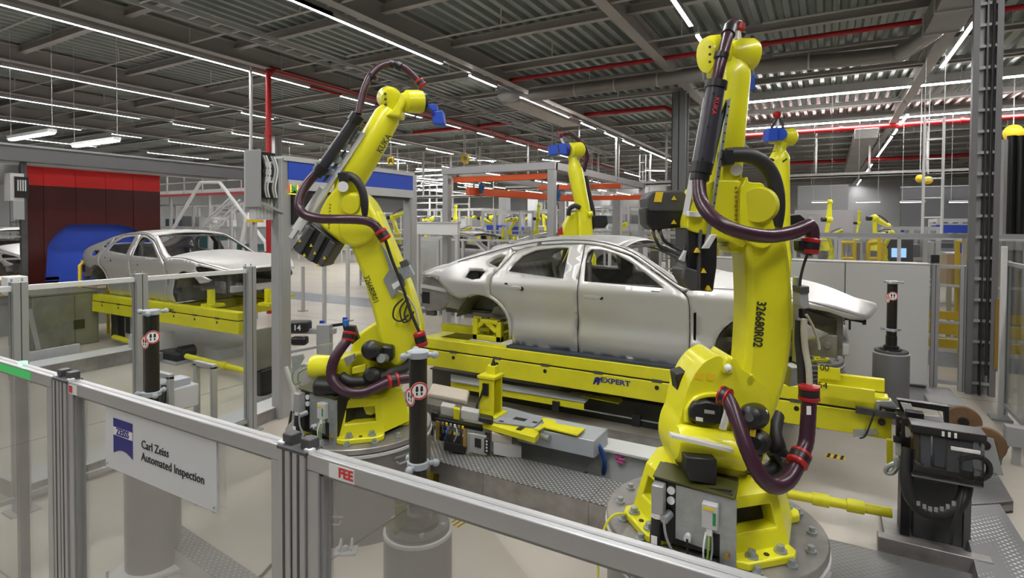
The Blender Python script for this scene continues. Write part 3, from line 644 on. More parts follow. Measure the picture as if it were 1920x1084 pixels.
# ================================================================ ROBOTS
def pedestal(cx, cy, r, h, label, plate=True):
    t = thing('robot_pedestal', label, 'pedestal', (cx, cy, 0))
    B().lathe((cx, cy, 0), (cx, cy, h - 0.05), [(0, r), (1, r)], 56).obj('drum', PED, t)
    B().lathe((cx, cy, h - 0.05), (cx, cy, h), [(0, r * 0.99), (0.2, r * 1.01), (0.9, r * 1.01), (1, r * 1.0)], 56).obj('mounting_plate', PLATE, t)
    B().lathe((cx, cy, h - 0.075), (cx, cy, h - 0.05), [(0, r * 1.0), (0.1, r * 1.022), (0.9, r * 1.022), (1, r * 1.0)], 56).obj('edge_ring', LGREY, t)
    for k in range(16):
        a = 2 * math.pi * (k + 0.5) / 16; bx, by = cx + r * 0.88 * math.cos(a), cy + r * 0.88 * math.sin(a)
        b = B(); b.cyl((bx, by, h), (bx, by, h + 0.012), 0.026, 12); b.cyl((bx, by, h + 0.012), (bx, by, h + 0.035), 0.017, 6); b.obj('bolt', STEEL, t)
    for k in range(10):
        a = 2 * math.pi * k / 10 + 0.3; b = B()
        for q_ in (-0.03, 0.03):
            e = a + q_ * 2.2; b.bar((cx + r * math.cos(e), cy + r * math.sin(e), 0.06), (cx + (r + 0.07) * math.cos(e), cy + (r + 0.07) * math.sin(e), 0.015), 0.012, 0.06)
        b.cbox((cx + (r + 0.05) * math.cos(a), cy + (r + 0.05) * math.sin(a), 0.008), 0.12, 0.16, 0.016, a); b.cyl((cx + (r + 0.06) * math.cos(a), cy + (r + 0.06) * math.sin(a), 0.016), (cx + (r + 0.06) * math.cos(a), cy + (r + 0.06) * math.sin(a), 0.05), 0.016, 8)
        b.obj('floor_anchor', LGREY, t)
    for a in (-2.2, -1.15, -0.2, 1.2):
        for hz in (h * 0.80, h * 0.28):
            e = Vector((math.cos(a), math.sin(a), 0)); s_ = Vector((-e.y, e.x, 0)); c = Vector((cx, cy, hz)) + e * r
            b = B(); b.tube([c - s_ * 0.07, c - s_ * 0.07 + e * 0.035 - Vector((0, 0, 0.01)), c + s_ * 0.07 + e * 0.035 - Vector((0, 0, 0.01)), c + s_ * 0.07], 0.007, 6, 0)
            b.bar(c - s_ * 0.085 + Vector((0, 0, 0.03)), c + s_ * 0.085 + Vector((0, 0, 0.03)), 0.02, 0.012); b.obj('handle', GREY, t)
    return t
def holed(b, o, i, dv):                    # four-sided face with a four-sided opening and its reveal
    o = [Vector(p) for p in o]; i = [Vector(p) for p in i]; j = [p + Vector(dv) for p in i]
    b.add(o + i + j, [(k, (k + 1) % 4, 4 + (k + 1) % 4, 4 + k) for k in range(4)] + [(4 + k, 4 + (k + 1) % 4, 8 + (k + 1) % 4, 8 + k) for k in range(4)] + [(8, 9, 10, 11)])
def robot_base(cx, cy, z, par):
    hgt = 0.29; O = Vector((cx, cy, z)); Z = Vector((0, 0, 1))
    b = B(); wins = []
    top = []; bot = []
    for k in range(4):
        a = math.radians(-45 + 90 * k); e = Vector((math.cos(a), math.sin(a), 0)); f = Vector((-e.y, e.x, 0))
        w0, w1, r0, r1 = 0.175, 0.15, 0.40, 0.335
        bl, br = O + e * r0 - f * w0 + Z * 0.04, O + e * r0 + f * w0 + Z * 0.04
        tl, tr = O + e * r1 - f * w1 + Z * hgt, O + e * r1 + f * w1 + Z * hgt
        def mp(s_, t_): return (bl.lerp(br, s_)).lerp(tl.lerp(tr, s_), t_)
        holed(b, [bl, br, tr, tl], [mp(0.15, 0.34), mp(0.85, 0.34), mp(0.84, 0.78), mp(0.16, 0.78)], -e * 0.10)
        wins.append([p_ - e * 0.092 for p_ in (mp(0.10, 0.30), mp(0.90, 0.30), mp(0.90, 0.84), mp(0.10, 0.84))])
        top += [tl, tr]; bot += [bl, br]
        b.prism([O + e * 0.30 - f * 0.19, O + e * 0.45 - f * 0.175, O + e * 0.485 - f * 0.13, O + e * 0.485 + f * 0.13, O + e * 0.45 + f * 0.175, O + e * 0.30 + f * 0.19], Z * 0.042)
    n = 8
    for k in range(4):
        i, j = 2 * k + 1, (2 * k + 2) % 8
        b.add([bot[i], bot[j], top[j], top[i]], [(0, 1, 2, 3)])
    b.add(top, [tuple(range(8))]); cap = [O + (p - O) * 0.74 + Z * (0.05 + 0.26 * (hgt)) for p in top]
    cap = [Vector((p.x, p.y, z + hgt + 0.045)) for p in cap]
    b.add(top + cap, [(k, (k + 1) % 8, 8 + (k + 1) % 8, 8 + k) for k in range(8)] + [tuple(range(8, 16))])
    base = b.obj('base_casting', YEL, par, bevel=0.008, ang=30)
    hd = mat('hollow_shade', (0.035, 0.034, 0.02), 0.45, 0.3)
    for w_ in wins: B().add(w_, [(0, 1, 2, 3)]).obj('foot_window_shade', hd, base)  # dark sheet paints the shade inside the hollow foot
    for k in range(4):
        a = math.radians(-45 + 90 * k); e = Vector((math.cos(a), math.sin(a), 0)); f = Vector((-e.y, e.x, 0))
        for s_ in (-0.085, 0.085):
            c = O + e * 0.443 + f * s_ + Z * 0.042
            bb = B(); bb.cyl(c, c + Z * 0.01, 0.032, 14); bb.cyl(c + Z * 0.01, c + Z * 0.035, 0.021, 6); bb.obj('foot_bolt', STEEL, base)
        c = O + e * 0.445 + Z * 0.042; B().cyl(c, c + Z * 0.004, 0.014, 10).obj('dowel_hole', BLK, base)
    # connector cabinet on the front face
    x0, x1, yf = cx - 0.215, cx + 0.17, cy - 0.455
    cab = B().box(x0, x1, yf + 0.02, cy - 0.22, z + 0.03, z + 0.36).obj('connector_cabinet', BLK, par, bevel=0.006)
    B().prism([(x0, yf, z + 0.365), (x1 + 0.01, yf, z + 0.34), (x1 + 0.01, cy - 0.31, z + 0.365), (x0, cy - 0.31, z + 0.385)], (0, 0, 0.008)).obj('cabinet_hood', mat('hood_olive', (0.06, 0.06, 0.012), 0.4), cab)
    B().prism([(x0 + 0.115, yf + 0.012, z + 0.07), (x1 - 0.10, yf + 0.012, z + 0.055), (x1 - 0.1, yf + 0.012, z + 0.15), (x1 - 0.055, yf + 0.012, z + 0.15), (x1 - 0.055, yf + 0.012, z - 0.0), (x1 + 0.02, yf + 0.012, z - 0.0), (x1 + 0.02, yf + 0.012, z + 0.335), (x0 + 0.115, yf + 0.012, z + 0.345)], (0, 0.012, 0)).obj('cover_plate', STEEL, cab)
    mx = x1 - 0.10
    B().box(mx - 0.035, mx + 0.04, yf - 0.035, yf + 0.012, z + 0.185, z + 0.305).obj('bus_module', LGREY, cab, bevel=0.004)
    B().box(mx - 0.028, mx + 0.022, yf - 0.037, yf - 0.034, z + 0.278, z + 0.292).obj('module_label', YEL3, cab)
    B().box(mx + 0.018, mx + 0.032, yf - 0.037, yf - 0.034, z + 0.21, z + 0.27).obj('module_terminal', mat('terminal_green', (0.02, 0.25, 0.08), 0.5), cab)
    B().box(mx - 0.012, mx + 0.014, yf - 0.03, yf, z + 0.15, z + 0.187).obj('module_plug', WHITE, cab)
    for k, (dx, m_) in enumerate(((-0.015, WHITE), (0.0, mat('earth_wire', (0.25, 0.45, 0.05), 0.5)), (0.012, STEEL))):
        B().tube([(mx + dx, yf - 0.02, z + 0.16), (mx + dx * 1.5, yf - 0.04, z + 0.09), (mx + dx - 0.01, yf - 0.02, z - 0.02)], 0.005, 6).obj('module_wire', m_, cab)
    B().box(x0 + 0.005, x0 + 0.065, yf - 0.05, yf + 0.02, z + 0.20, z + 0.345).obj('heavy_connector', ALU, cab, bevel=0.005)
    B().tube([(x0 + 0.03, yf - 0.02, z + 0.2), (x0 + 0.025, yf - 0.03, z + 0.1), (x0 + 0.02, yf - 0.02, z - 0.02)], 0.028, 10).obj('connector_cable', RUB, cab)
    B().cyl((x0 + 0.03, yf - 0.02, z + 0.175), (x0 + 0.03, yf - 0.02, z + 0.2), 0.033, 12).obj('cable_gland', ALUW, cab)
    B().box(x0 + 0.01, x0 + 0.04, yf - 0.062, yf - 0.058, z + 0.05, z + 0.09).obj('cable_tag', WHITE, cab)
    for zz in (0.31, 0.258): B().cyl((x0 + 0.09, yf + 0.02, z + zz), (x0 + 0.09, yf + 0.008, z + zz), 0.02, 14).obj('round_port', WHITE, cab)
    B().cyl((x0 + 0.085, yf + 0.01, z + 0.19), (x0 + 0.07, yf - 0.05, z + 0.18), 0.022, 12).obj('angled_plug', STEEL, cab)
    B().tube([(x0 + 0.07, yf - 0.05, z + 0.18), (x0 + 0.085, yf - 0.055, z + 0.1), (x0 + 0.125, yf - 0.04, z - 0.0)], 0.007, 8).obj('encoder_cable', GREY, cab)
    B().cyl((x0 + 0.18, yf + 0.012, z + 0.10), (x0 + 0.18, yf - 0.02, z + 0.10), 0.018, 12).obj('round_plug', ALUW, cab)
    B().tube([(x0 + 0.18, yf - 0.02, z + 0.10), (x0 + 0.185, yf - 0.035, z + 0.05), (x0 + 0.19, yf - 0.02, z - 0.02)], 0.006, 6).obj('encoder_cable', BLK, cab)
    B().cyl((x1 - 0.02, yf + 0.012, z + 0.055), (x1 - 0.02, yf - 0.012, z + 0.055), 0.014, 6).obj('earth_bolt', BRASS, cab)
    B().lathe((cx, cy, z + 0.32), (cx, cy, z + 0.42), [(0, 0.23), (0.5, 0.215), (1, 0.22)], 32).obj('slewing_neck', YEL, par)
    return base
def ring(p, q, r, par, sub=True):            # red hose clamp with a black sleeve
    p = Vector(p); q = Vector(q)
    c = B().lathe(p, q, [(0, r * 1.1), (0.1, r * 1.38), (0.28, r * 1.38), (0.34, r * 1.15), (0.70, r * 1.15), (0.76, r * 1.36), (0.92, r * 1.36), (1, r * 1.1)], 16).obj('hose_clamp', RED, par)
    d = (q - p)
    B().lathe(p + d * 0.32, p + d * 0.72, [(0, r * 1.34), (1, r * 1.34)], 14).obj('clamp_sleeve', BLK, c)
    return c
DV = FW0
def rounded(pts, n=3):        # soften the outline of a casting
    for _ in range(2): pts = [((a[0] * w + b_[0] * (1 - w)), (a[1] * w + b_[1] * (1 - w))) for a, b_ in zip(pts, pts[1:] + pts[:1]) for w in (0.8, 0.2)]
    return pts
class Tr:
    def __init__(s, t0, par): s.t0 = t0; s.p = par; s.k = t0 / F_PX
    def q(s, u, v, d=0.0): return px(u, v, t=s.t0 + d)
    def slab(s, name, pts, d, th, m_, par=None, bevel=0.012, **k):
        if name in ('carousel', 'link_arm', 'elbow', 'elbow_ear') and s.t0 < 5: pts = rounded(pts)
        b = B().prism([s.q(u, v, d) for u, v in pts], DV * th); return b.obj(name, m_, par or s.p, bevel=bevel, **k)
    def rod(s, name, a, b_, r, m_, par=None, prof=None, n=24):
        b = B(); p = s.q(*a); q = s.q(*b_); b.lathe(p, q, [(f, rr) for f, rr in (prof or [(0, r), (1, r)])], n); return b.obj(name, m_, par or s.p)
    def hose(s, name, pts, r, m_, par=None, n=12, rings=0, sub=6): return B().tube([s.q(*p) for p in pts], r, n, sub, rings).obj(name, m_, par or s.p)
    def block(s, name, pts, d, th, m_, par=None, bevel=0.006): return s.slab(name, pts, d, th, m_, par, bevel)
# ------------------------------------------------ right robot
pedestal(-0.55, 3.30, 0.585, 0.735, 'round grey steel pedestal under the right near robot')
r1 = thing('industrial_robot', 'big yellow robot arm in the right foreground with black inked number on its link arm', 'robot', (-0.55, 3.30, 0.735))
robot_base(-0.55, 3.30, 0.735, r1)
T = Tr(3.15, r1)
body = T.slab('carousel', [(1266, 868), (1260, 838), (1266, 806), (1276, 785), (1281, 758), (1290, 726), (1305, 697), (1322, 677), (1345, 666), (1357, 671), (1361, 700), (1367, 680), (1376, 668), (1388, 690), (1410, 705), (1444, 730), (1446, 800), (1436, 860), (1415, 905), (1285, 905)], -0.13, 0.30, YEL, bevel=0.03)
T.rod('slewing_body', (1352, 925, 0.02), (1352, 860, 0.02), 0.21, YEL, body, [(0, 0.20), (0.3, 0.215), (1, 0.19)])
T.slab('motor_window_shade', [(1289, 775), (1296, 757), (1312, 746), (1340, 742), (1358, 752), (1360, 796), (1300, 796)], -0.145, 0.05, INK, body, 0.01)  # black slab stands for the shaded opening around the motor
B().tube([T.q(*p_, -0.15) for p_ in ((1288, 790), (1288, 772), (1296, 755), (1312, 744), (1340, 740), (1358, 750), (1362, 770))], 0.016, 8).obj('window_rim', YEL, body)
mt = T.slab('slewing_motor', [(1294, 770), (1302, 756), (1325, 752), (1352, 760), (1354, 790), (1344, 798), (1308, 796), (1294, 786)], -0.20, 0.08, BLK, body, 0.012)
T.slab('motor_label', [(1321, 768), (1340, 771), (1340, 777), (1321, 775)], -0.203, 0.004, LGREY, mt, 0)
T.slab('motor_label', [(1305, 782), (1318, 784), (1318, 791), (1305, 789)], -0.203, 0.004, WHITE, mt, 0)
T.slab('motor_window_bracket', [(1360, 770), (1370, 770), (1362, 808), (1350, 806)], -0.22, 0.02, WPAINT, body, 0.003)
T.slab('plug_boss', [(1356, 702), (1359, 676), (1366, 668), (1373, 676), (1377, 702)], -0.15, 0.1, YEL, body, 0.012)
B().ball(T.q(1365, 690, -0.16), 0.022).obj('plug_cap', WHITE, body)
for k, (u, v) in enumerate(((1311, 705), (1333, 707))): T.slab('warning_sticker', [(u - 6, v - 7), (u + 8, v - 5), (u + 4, v + 8), (u - 8, v + 6)], -0.133, 0.003, YEL3, body, 0)
cb = T.rod('counterbalance', (1262, 829, -0.20), (1392, 848, -0.20), 0.1, YEL, None, [(0, 0.05), (0.03, 0.085), (0.10, 0.098), (1, 0.098)])
T.rod('cylinder_end', (1392, 848, -0.20), (1412, 851, -0.20), 0.09, BLK, cb, [(0, 0.098), (0.5, 0.10), (1, 0.06)])
T.rod('cylinder_end', (1405, 850, -0.20), (1422, 852, -0.20), 0.05, DGREY, cb)
T.slab('cable_box', [(1286, 857), (1345, 862), (1344, 912), (1292, 902)], -0.36, 0.2, BLK, None, 0.008)
B().bar(T.q(1256, 815, -0.33), T.q(1372, 843, -0.33), 0.05, 0.016).obj('cable_shelf', ALUW, r1)
link = T.slab('link_arm', [(1394, 430), (1400, 480), (1403, 530), (1404, 580), (1402, 630), (1399, 680), (1393, 715), (1397, 770), (1420, 806), (1446, 800), (1462, 765), (1478, 710), (1487, 660), (1491, 600), (1489, 540), (1483, 480), (1474, 430), (1455, 390), (1420, 380)], -0.12, 0.24, YEL, bevel=0.035)
T.slab('bearing_cover', [(1398, 706), (1412, 700), (1418, 712), (1410, 728), (1398, 722)], -0.13, 0.05, YEL, link, 0.008)
a, b_ = T.q(1428, 560, -0.124), T.q(1419, 656, -0.124)
text('lettering', '326680R02', (a + b_) / 2, b_ - a, RT0, 0.072, INK, link, bold=0.001, sx=0.76)
mo = thing
lm = T.rod('link_motor', (1405, 783, -0.30), (1418, 779, -0.12), 0.066, BLK, None, [(0, 0.03), (0.08, 0.055), (0.35, 0.068), (1, 0.068)])
T.rod('motor_cap', (1404, 783, -0.305), (1405, 783, -0.29), 0.022, DGREY, lm)
T.rod('link_motor', (1416, 832, -0.28), (1424, 826, -0.1), 0.062, BLK, None, [(0, 0.03), (0.1, 0.055), (0.35, 0.062), (1, 0.062)])
T.slab('motor_tag', [(1408, 806), (1418, 806), (1416, 820), (1407, 818)], -0.285, 0.01, YEL3, lm, 0)
T.slab('motor_tag', [(1432, 772), (1440, 770), (1440, 786), (1434, 788)], -0.2, 0.05, WPAINT, lm, 0.003)
T.slab('junction_block', [(1266, 702), (1290, 695), (1296, 708), (1290, 738), (1272, 740)], 0.0, 0.12, BLK, None, 0.01)
# elbow
el = T.slab('elbow', [(1290, 432), (1288, 415), (1300, 375), (1325, 338), (1388, 337), (1400, 345), (1402, 470), (1370, 452), (1320, 440)], -0.12, 0.30, YEL, bevel=0.022)
for k in range(9): B().cyl(T.q(1380 + (k % 2), 352 + 8.5 * k, -0.126), T.q(1380, 352 + 8.5 * k, -0.10), 0.008, 6).obj('elbow_bolt', BRASS, el)
ear = T.slab('elbow_ear', [(1387, 445), (1389, 352), (1394, 344), (1398, 332), (1403, 332), (1404, 342), (1430, 342), (1438, 356), (1446, 400), (1460, 450), (1430, 470)], -0.16, 0.30, YEL, bevel=0.02)
B().lathe(T.q(1421, 385, -0.19), T.q(1424, 385, -0.15), [(0, 0.035), (0, 0.09), (1, 0.10)], 26).obj('gear_cover', YEL2, ear)
T.slab('elbow_step', [(1363, 459), (1368, 452), (1396, 452), (1398, 476), (1372, 474)], -0.05, 0.2, YEL, el, 0.012)
T.rod('plug_cap', (1381, 319, -0.10), (1381, 319, -0.06), 0.032, WHITE, el)
T.slab('arm_root', [(1352, 342), (1355, 306), (1376, 303), (1392, 318), (1392, 342)], -0.08, 0.2, YEL, el, 0.012)
fa = T.rod('forearm', (1355, 352, 0.02), (1371, 118, 0.02), 0.1, YEL, None, [(0, 0.08), (0.06, 0.098), (0.55, 0.104), (0.88, 0.110), (0.93, 0.106), (1, 0.075)], 28)
# wrist
wr = T.slab('wrist_yoke', [(1344, 80), (1368, 78), (1374, 96), (1398, 122), (1402, 138), (1338, 138)], -0.05, 0.14, YEL, None, 0.02)
T.rod('wrist_drum', (1321, 104, 0.0), (1353, 100, 0.02), 0.1, YEL, wr, [(0, 0.06), (0.05, 0.095), (0.35, 0.104), (1, 0.104)], 28)
T.rod('wrist_drum', (1366, 100, 0.0), (1415, 104, 0.03), 0.09, YEL, wr, [(0, 0.06), (0.3, 0.085), (0.8, 0.092), (0.95, 0.08), (1, 0.05)], 28)
for k in range(3): T.rod('wrist_bolt', (1331, 88 + k * 14, -0.105), (1331, 88 + k * 14, -0.08), 0.008, DGREY, wr, n=8)
T.rod('tool_adapter', (1382, 76, 0.0), (1382, 60, 0.0), 0.024, ALUW, wr)
T.rod('red_union', (1384, 62, 0.0), (1386, 42, 0.0), 0.034, RED, wr, [(0, 0.02), (0.3, 0.036), (0.8, 0.034), (1, 0.02)])
T.rod('union_collar', (1374, 60, 0), (1396, 64, 0), 0.018, BLK, wr)
T.slab('sensor', [(1403, 141), (1416, 138), (1416, 168), (1403, 172)], 0.10, 0.12, BLUE, None, 0.006)
# dress pack
tc = T.rod('hose_carrier', (1343, 158, -0.20), (1314, 322, -0.20), 0.05, mat('graphite_tube', (0.035, 0.033, 0.045), 0.32), None, [(0, 0.05), (1, 0.05)])
for f0, f1, rr in ((-0.03, 0.05, 0.058), (0.05, 0.07, 0.050), (0.90, 1.02, 0.056), (1.02, 1.10, 0.050)):
    p, q_ = T.q(1343, 158, -0.20), T.q(1314, 322, -0.20); B().cyl(p.lerp(q_, f0), p.lerp(q_, f1), rr, 20).obj('carrier_cap', BLK, tc)
p, q_ = T.q(1341, 181, -0.252), T.q(1333, 216, -0.252)
text('lettering', 'KUKA', (p + q_) / 2 + RT0 * 0.012, q_ - p, RT0, 0.036, REDD, tc, sx=0.95)
for f in (0.12, 0.5, 0.86):
    c = T.q(1343, 158, -0.20).lerp(T.q(1314, 322, -0.20), f); B().cyl(c - DV * 0.052 - RT0 * 0.02, c - DV * 0.04 - RT0 * 0.02, 0.007, 8).obj('carrier_hole', INK, tc)
T.hose('dress_hose', [(1343, 152, -0.20), (1349, 128, -0.20), (1357, 95, -0.18), (1365, 66, -0.14), (1370, 50, -0.08), (1376, 44, -0.02), (1384, 46, 0.0)], 0.030, PURP, None, rings=1)
for a, b_ in (((1351, 110, -0.19), (1354, 100, -0.19)), ((1365, 66, -0.14), (1369, 52, -0.1))): T.rod('hose_band', a, b_, 0.037, BLK)
T.hose('dress_hose', [(1313, 322, -0.20), (1311, 350, -0.22), (1316, 380, -0.26), (1332, 404, -0.32), (1360, 424, -0.36), (1400, 438, -0.36), (1445, 443, -0.32), (1485, 436, -0.26), (1510, 426, -0.22), (1519, 424, -0.20), (1523, 440, -0.20), (1520, 458, -0.20)], 0.036, PURP, None, 14, 1)
ring(T.q(1521, 446, -0.20), T.q(1517, 476, -0.20), 0.034, r1)
T.slab('clamp_bracket', [(1498, 452), (1508, 450), (1510, 470), (1534, 470), (1530, 456), (1536, 455), (1537, 474), (1520, 480), (1499, 470)], -0.22, 0.06, BLK, None, 0.004)
for nm, a, b_, w in (('profile_rail', (1325, 186, -0.10), (1286, 404, -0.10), 0.036),): B().bar(T.q(*a), T.q(*b_), w, 0.03).obj(nm, ALUW, r1)
pr_ = T.slab('perforated_rail', [(1365, 186), (1371, 182), (1342, 380), (1328, 466), (1321, 466), (1336, 380)], -0.16, 0.02, STEEL, None, 0.002)
for k in range(14):
    f = (k + 0.6) / 14; c = T.q(1368, 190, -0.163).lerp(T.q(1334, 420, -0.163), f); B().cyl(c, c + DV * 0.006, 0.005, 6).obj('slot', INK, pr_)
T.slab('guard_plate', [(1345, 232), (1363, 200), (1362, 186), (1340, 300), (1336, 320)], -0.15, 0.01, mat('smoked_plate', (0.10, 0.13, 0.13), 0.3), None, 0)
T.slab('profile_rail', [(1334, 440), (1345, 440), (1330, 466), (1318, 466)], -0.20, 0.03, ALUW, None, 0.002)
T.slab('rail_clamp', [(1292, 396), (1325, 399), (1324, 408), (1292, 406)], -0.16, 0.05, WPAINT, None, 0.003)
# black hose over the elbow
T.hose('arm_hose', [(1362, 292, -0.14), (1380, 290, -0.14), (1404, 292, -0.14), (1430, 305, -0.13), (1447, 328, -0.12), (1456, 360, -0.12), (1457, 395, -0.12), (1452, 425, -0.12)], 0.041, RUB, None, 14)
T.slab('hose_block', [(1360, 280), (1376, 278), (1378, 308), (1360, 310)], -0.20, 0.12, BLK, None, 0.006)
# motor pack of the forearm
mp_ = T.slab('wrist_motor_pack', [(1287, 425), (1338, 422), (1346, 440), (1345, 500), (1338, 548), (1296, 545), (1281, 520), (1280, 505), (1288, 500)], -0.10, 0.22, BLK, None, 0.012)
for pts in ([(1283, 500), (1310, 508), (1310, 545), (1296, 546), (1280, 524)], [(1312, 430), (1318, 430), (1314, 545), (1308, 545)]): T.slab('motor_fin', pts, -0.13, 0.04, DGREY, mp_, 0.008)
for u, v in ((1309, 470), (1320, 508), (1330, 541)): T.slab('warning_triangle', [(u - 5, v + 4), (u + 5, v + 4), (u, v - 5)], -0.135, 0.036, YEL3, mp_, 0)
T.slab('motor_plug', [(1275, 488), (1285, 470), (1288, 470), (1284, 492)], -0.12, 0.04, LGREY, mp_, 0.004)
jb_ = T.slab('junction_box', [(1213, 372), (1222, 358), (1282, 357), (1292, 372), (1290, 398), (1216, 396)], 0.0, 0.20, DGREY, None, 0.012)
T.slab('box_base', [(1210, 388), (1292, 392), (1290, 425), (1224, 432), (1213, 420)], 0.01, 0.18, BLK, jb_, 0.010)
T.slab('yellow_label', [(1230, 360), (1244, 360), (1240, 379), (1226, 379)], -0.004, 0.004, YEL3, jb_, 0)
for u, v in ((1264, 371), (1264, 416)): T.slab('warning_triangle', [(u - 5, v + 4), (u + 5, v + 4), (u, v - 4)], -0.004, 0.02, YEL3, jb_, 0)
for pts in ([(1236, 425, 0.05), (1240, 440, 0.0), (1246, 452, 0.0), (1262, 462, 0.0), (1280, 470, -0.05)], [(1222, 425, 0.05), (1228, 446, 0.0), (1240, 466, 0.0), (1260, 472, -0.02), (1284, 482, -0.08)], [(1282, 420, 0.05), (1288, 440, 0.0), (1284, 460, -0.05), (1278, 486, -0.10)]): T.hose('motor_lead', pts, 0.009, RUB, jb_, 8)
for u in (1236, 1223): T.rod('lead_gland', (u, 424, 0.05), (u + 1, 436, 0.03), 0.014, BRASS, jb_, n=8)
# lower dress hoses
ring(T.q(1350, 740, -0.26), T.q(1368, 748, -0.30), 0.038, r1)
T.hose('dress_hose', [(1362, 745, -0.29), (1374, 768, -0.34), (1388, 808, -0.40), (1404, 850, -0.45), (1424, 890, -0.48), (1448, 912, -0.46), (1472, 906, -0.42), (1488, 886, -0.38), (1500, 858, -0.34), (1511, 830, -0.30), (1515, 790, -0.28), (1517, 745, -0.26)], 0.037, PURP, None, 14, 1)
ring(T.q(1492, 872, -0.37), T.q(1504, 848, -0.33), 0.038, r1); ring(T.q(1517, 752, -0.26), T.q(1517, 722, -0.26), 0.038, r1)
T.slab('hose_tag', [(1513, 762), (1521, 762), (1521, 778), (1513, 778)], -0.335, 0.004, WHITE, None, 0)
T.hose('supply_hose', [(1398, 868, -0.15), (1424, 886, -0.14), (1448, 882, -0.12), (1460, 864, -0.1), (1457, 836, -0.1), (1450, 810, -0.05), (1455, 780, 0.05)], 0.045, RUB, None, 14)
T.rod('supply_elbow', (1452, 842, -0.11), (1470, 866, -0.11), 0.052, BLK)
T.slab('hose_arm', [(1466, 860), (1512, 868), (1512, 876), (1466, 868)], -0.2, 0.03, DGREY, None, 0.003)
# rod and cables beside the link arm
T.hose('beige_conduit', [(1518, 724, -0.24), (1516, 690, -0.22), (1510, 655, -0.2), (1507, 620, -0.2), (1508, 598, -0.2)], 0.016, CABLEG)
T.hose('arm_cable', [(1504, 720, -0.2), (1502, 680, -0.18), (1498, 640, -0.16), (1499, 600, -0.16)], 0.022, RUB)
T.hose('arm_cable', [(1516, 470, -0.2), (1506, 500, -0.2), (1500, 530, -0.2), (1501, 560, -0.2), (1505, 575, -0.2)], 0.007, RUB)
T.hose('arm_cable', [(1512, 590, -0.2), (1524, 612, -0.18), (1534, 640, -0.16), (1536, 656, -0.16)], 0.007, CABLEG)
dvc = T.slab('valve_block', [(1500, 548), (1516, 548), (1518, 578), (1508, 580), (1500, 574)], -0.22, 0.08, GREY, None, 0.004)
T.slab('valve_top', [(1499, 538), (1518, 537), (1518, 550), (1500, 550)], -0.23, 0.08, DGREY, dvc, 0.004)
T.slab('side_rail', [(1493, 520), (1498, 520), (1497, 680), (1492, 680)], -0.1, 0.04, STEEL, None, 0.002)
T.slab('side_bracket', [(1484, 690), (1502, 688), (1502, 722), (1480, 726)], -0.08, 0.1, STEEL, None, 0.004)
B().tube([(-0.95, 2.99, 0.79), (-1.0, 2.93, 0.80), (-1.04, 2.9, 0.74), (-1.06, 2.85, 0.6), (-1.06, 2.84, 0.3)], 0.007, 8).obj('earth_cable', YEL, r1)
# ------------------------------------------------ left robot
pedestal(-3.40, 3.42, 0.585, 0.735, 'round grey steel pedestal under the left near robot')
r2 = thing('industrial_robot', 'yellow robot left of the near car with bent elbow and blue wrist sensor', 'robot', (-3.40, 3.42, 0.735))
robot_base(-3.40, 3.42, 0.735, r2)
T = Tr(4.62, r2)
body = T.slab('carousel', [(640, 770), (620, 735), (640, 690), (655, 665), (662, 638), (676, 622), (700, 606), (716, 600), (735, 640), (760, 660), (750, 720), (735, 760)], -0.02, 0.30, YEL, bevel=0.03)
T.rod('slewing_body', (694, 775, 0.02), (694, 730, 0.02), 0.21, YEL, body, [(0, 0.20), (0.3, 0.215), (1, 0.19)])
cb = T.rod('counterbalance', (580, 686, -0.2), (628, 690, -0.2), 0.09, YEL, None, [(0, 0.05), (0.06, 0.082), (0.15, 0.092), (1, 0.095)])
T.slab('balance_arm', [(628, 672), (700, 655), (712, 672), (700, 700), (660, 720), (628, 712)], -0.12, 0.2, YEL, None, 0.02)
T.rod('slewing_motor', (590, 724, -0.30), (636, 728, -0.30), 0.075, BLK, None, [(0, 0.05), (0.1, 0.075), (1, 0.08)])
T.slab('cable_box', [(622, 705), (665, 712), (660, 740), (620, 735)], -0.2, 0.2, BLK, None, 0.01)
for (u, v, rr) in ((692, 655, 0.080), (694, 705, 0.078)):
    lm = T.rod('link_motor', (u, v, -0.34), (u + 14, v + 4, -0.10), rr, BLK, None, [(0, 0.035), (0.1, rr * 0.85), (0.35, rr), (1, rr)])
    T.slab('motor_fin', [(u + 14, v - 8), (u + 44, v - 4), (u + 44, v + 22), (u + 20, v + 26)], -0.2, 0.12, BLK, lm, 0.02)
T.slab('motor_tag', [(660, 690), (686, 684), (684, 698), (660, 702)], -0.28, 0.04, YEL2, None, 0.004)
T.rod('silver_plug', (714, 672, -0.3), (722, 672, -0.2), 0.035, STEEL)
T.slab('white_tag', [(752, 700), (770, 700), (770, 718), (752, 718)], -0.1, 0.02, WPAINT, None, 0.002)
T.slab('valve_box', [(644, 672), (662, 664), (664, 676), (650, 688)], -0.25, 0.05, LGREY, None, 0.004)
B().bar(T.q(546, 660, 0.0), T.q(624, 645, 0.0), 0.02).obj('tube_rail', STEEL, r2)
link = T.slab('link_arm', [(652, 450), (664, 482), (676, 512), (690, 556), (703, 606), (712, 650), (722, 676), (733, 690), (748, 692), (765, 672), (786, 640), (790, 622), (783, 590), (772, 552), (756, 510), (740, 472), (724, 436), (708, 396), (680, 385)], -0.11, 0.24, YEL, bevel=0.035)
a, b_ = T.q(684, 512, -0.114), T.q(708, 574, -0.114)
text('lettering', '326680R01', (a + b_) / 2, b_ - a, RT0, 0.066, INK, link, sx=0.78)
el = T.slab('elbow', [(594, 414), (600, 392), (614, 366), (640, 342), (652, 350), (668, 440), (650, 462), (628, 448), (606, 430)], -0.12, 0.30, YEL, bevel=0.025)
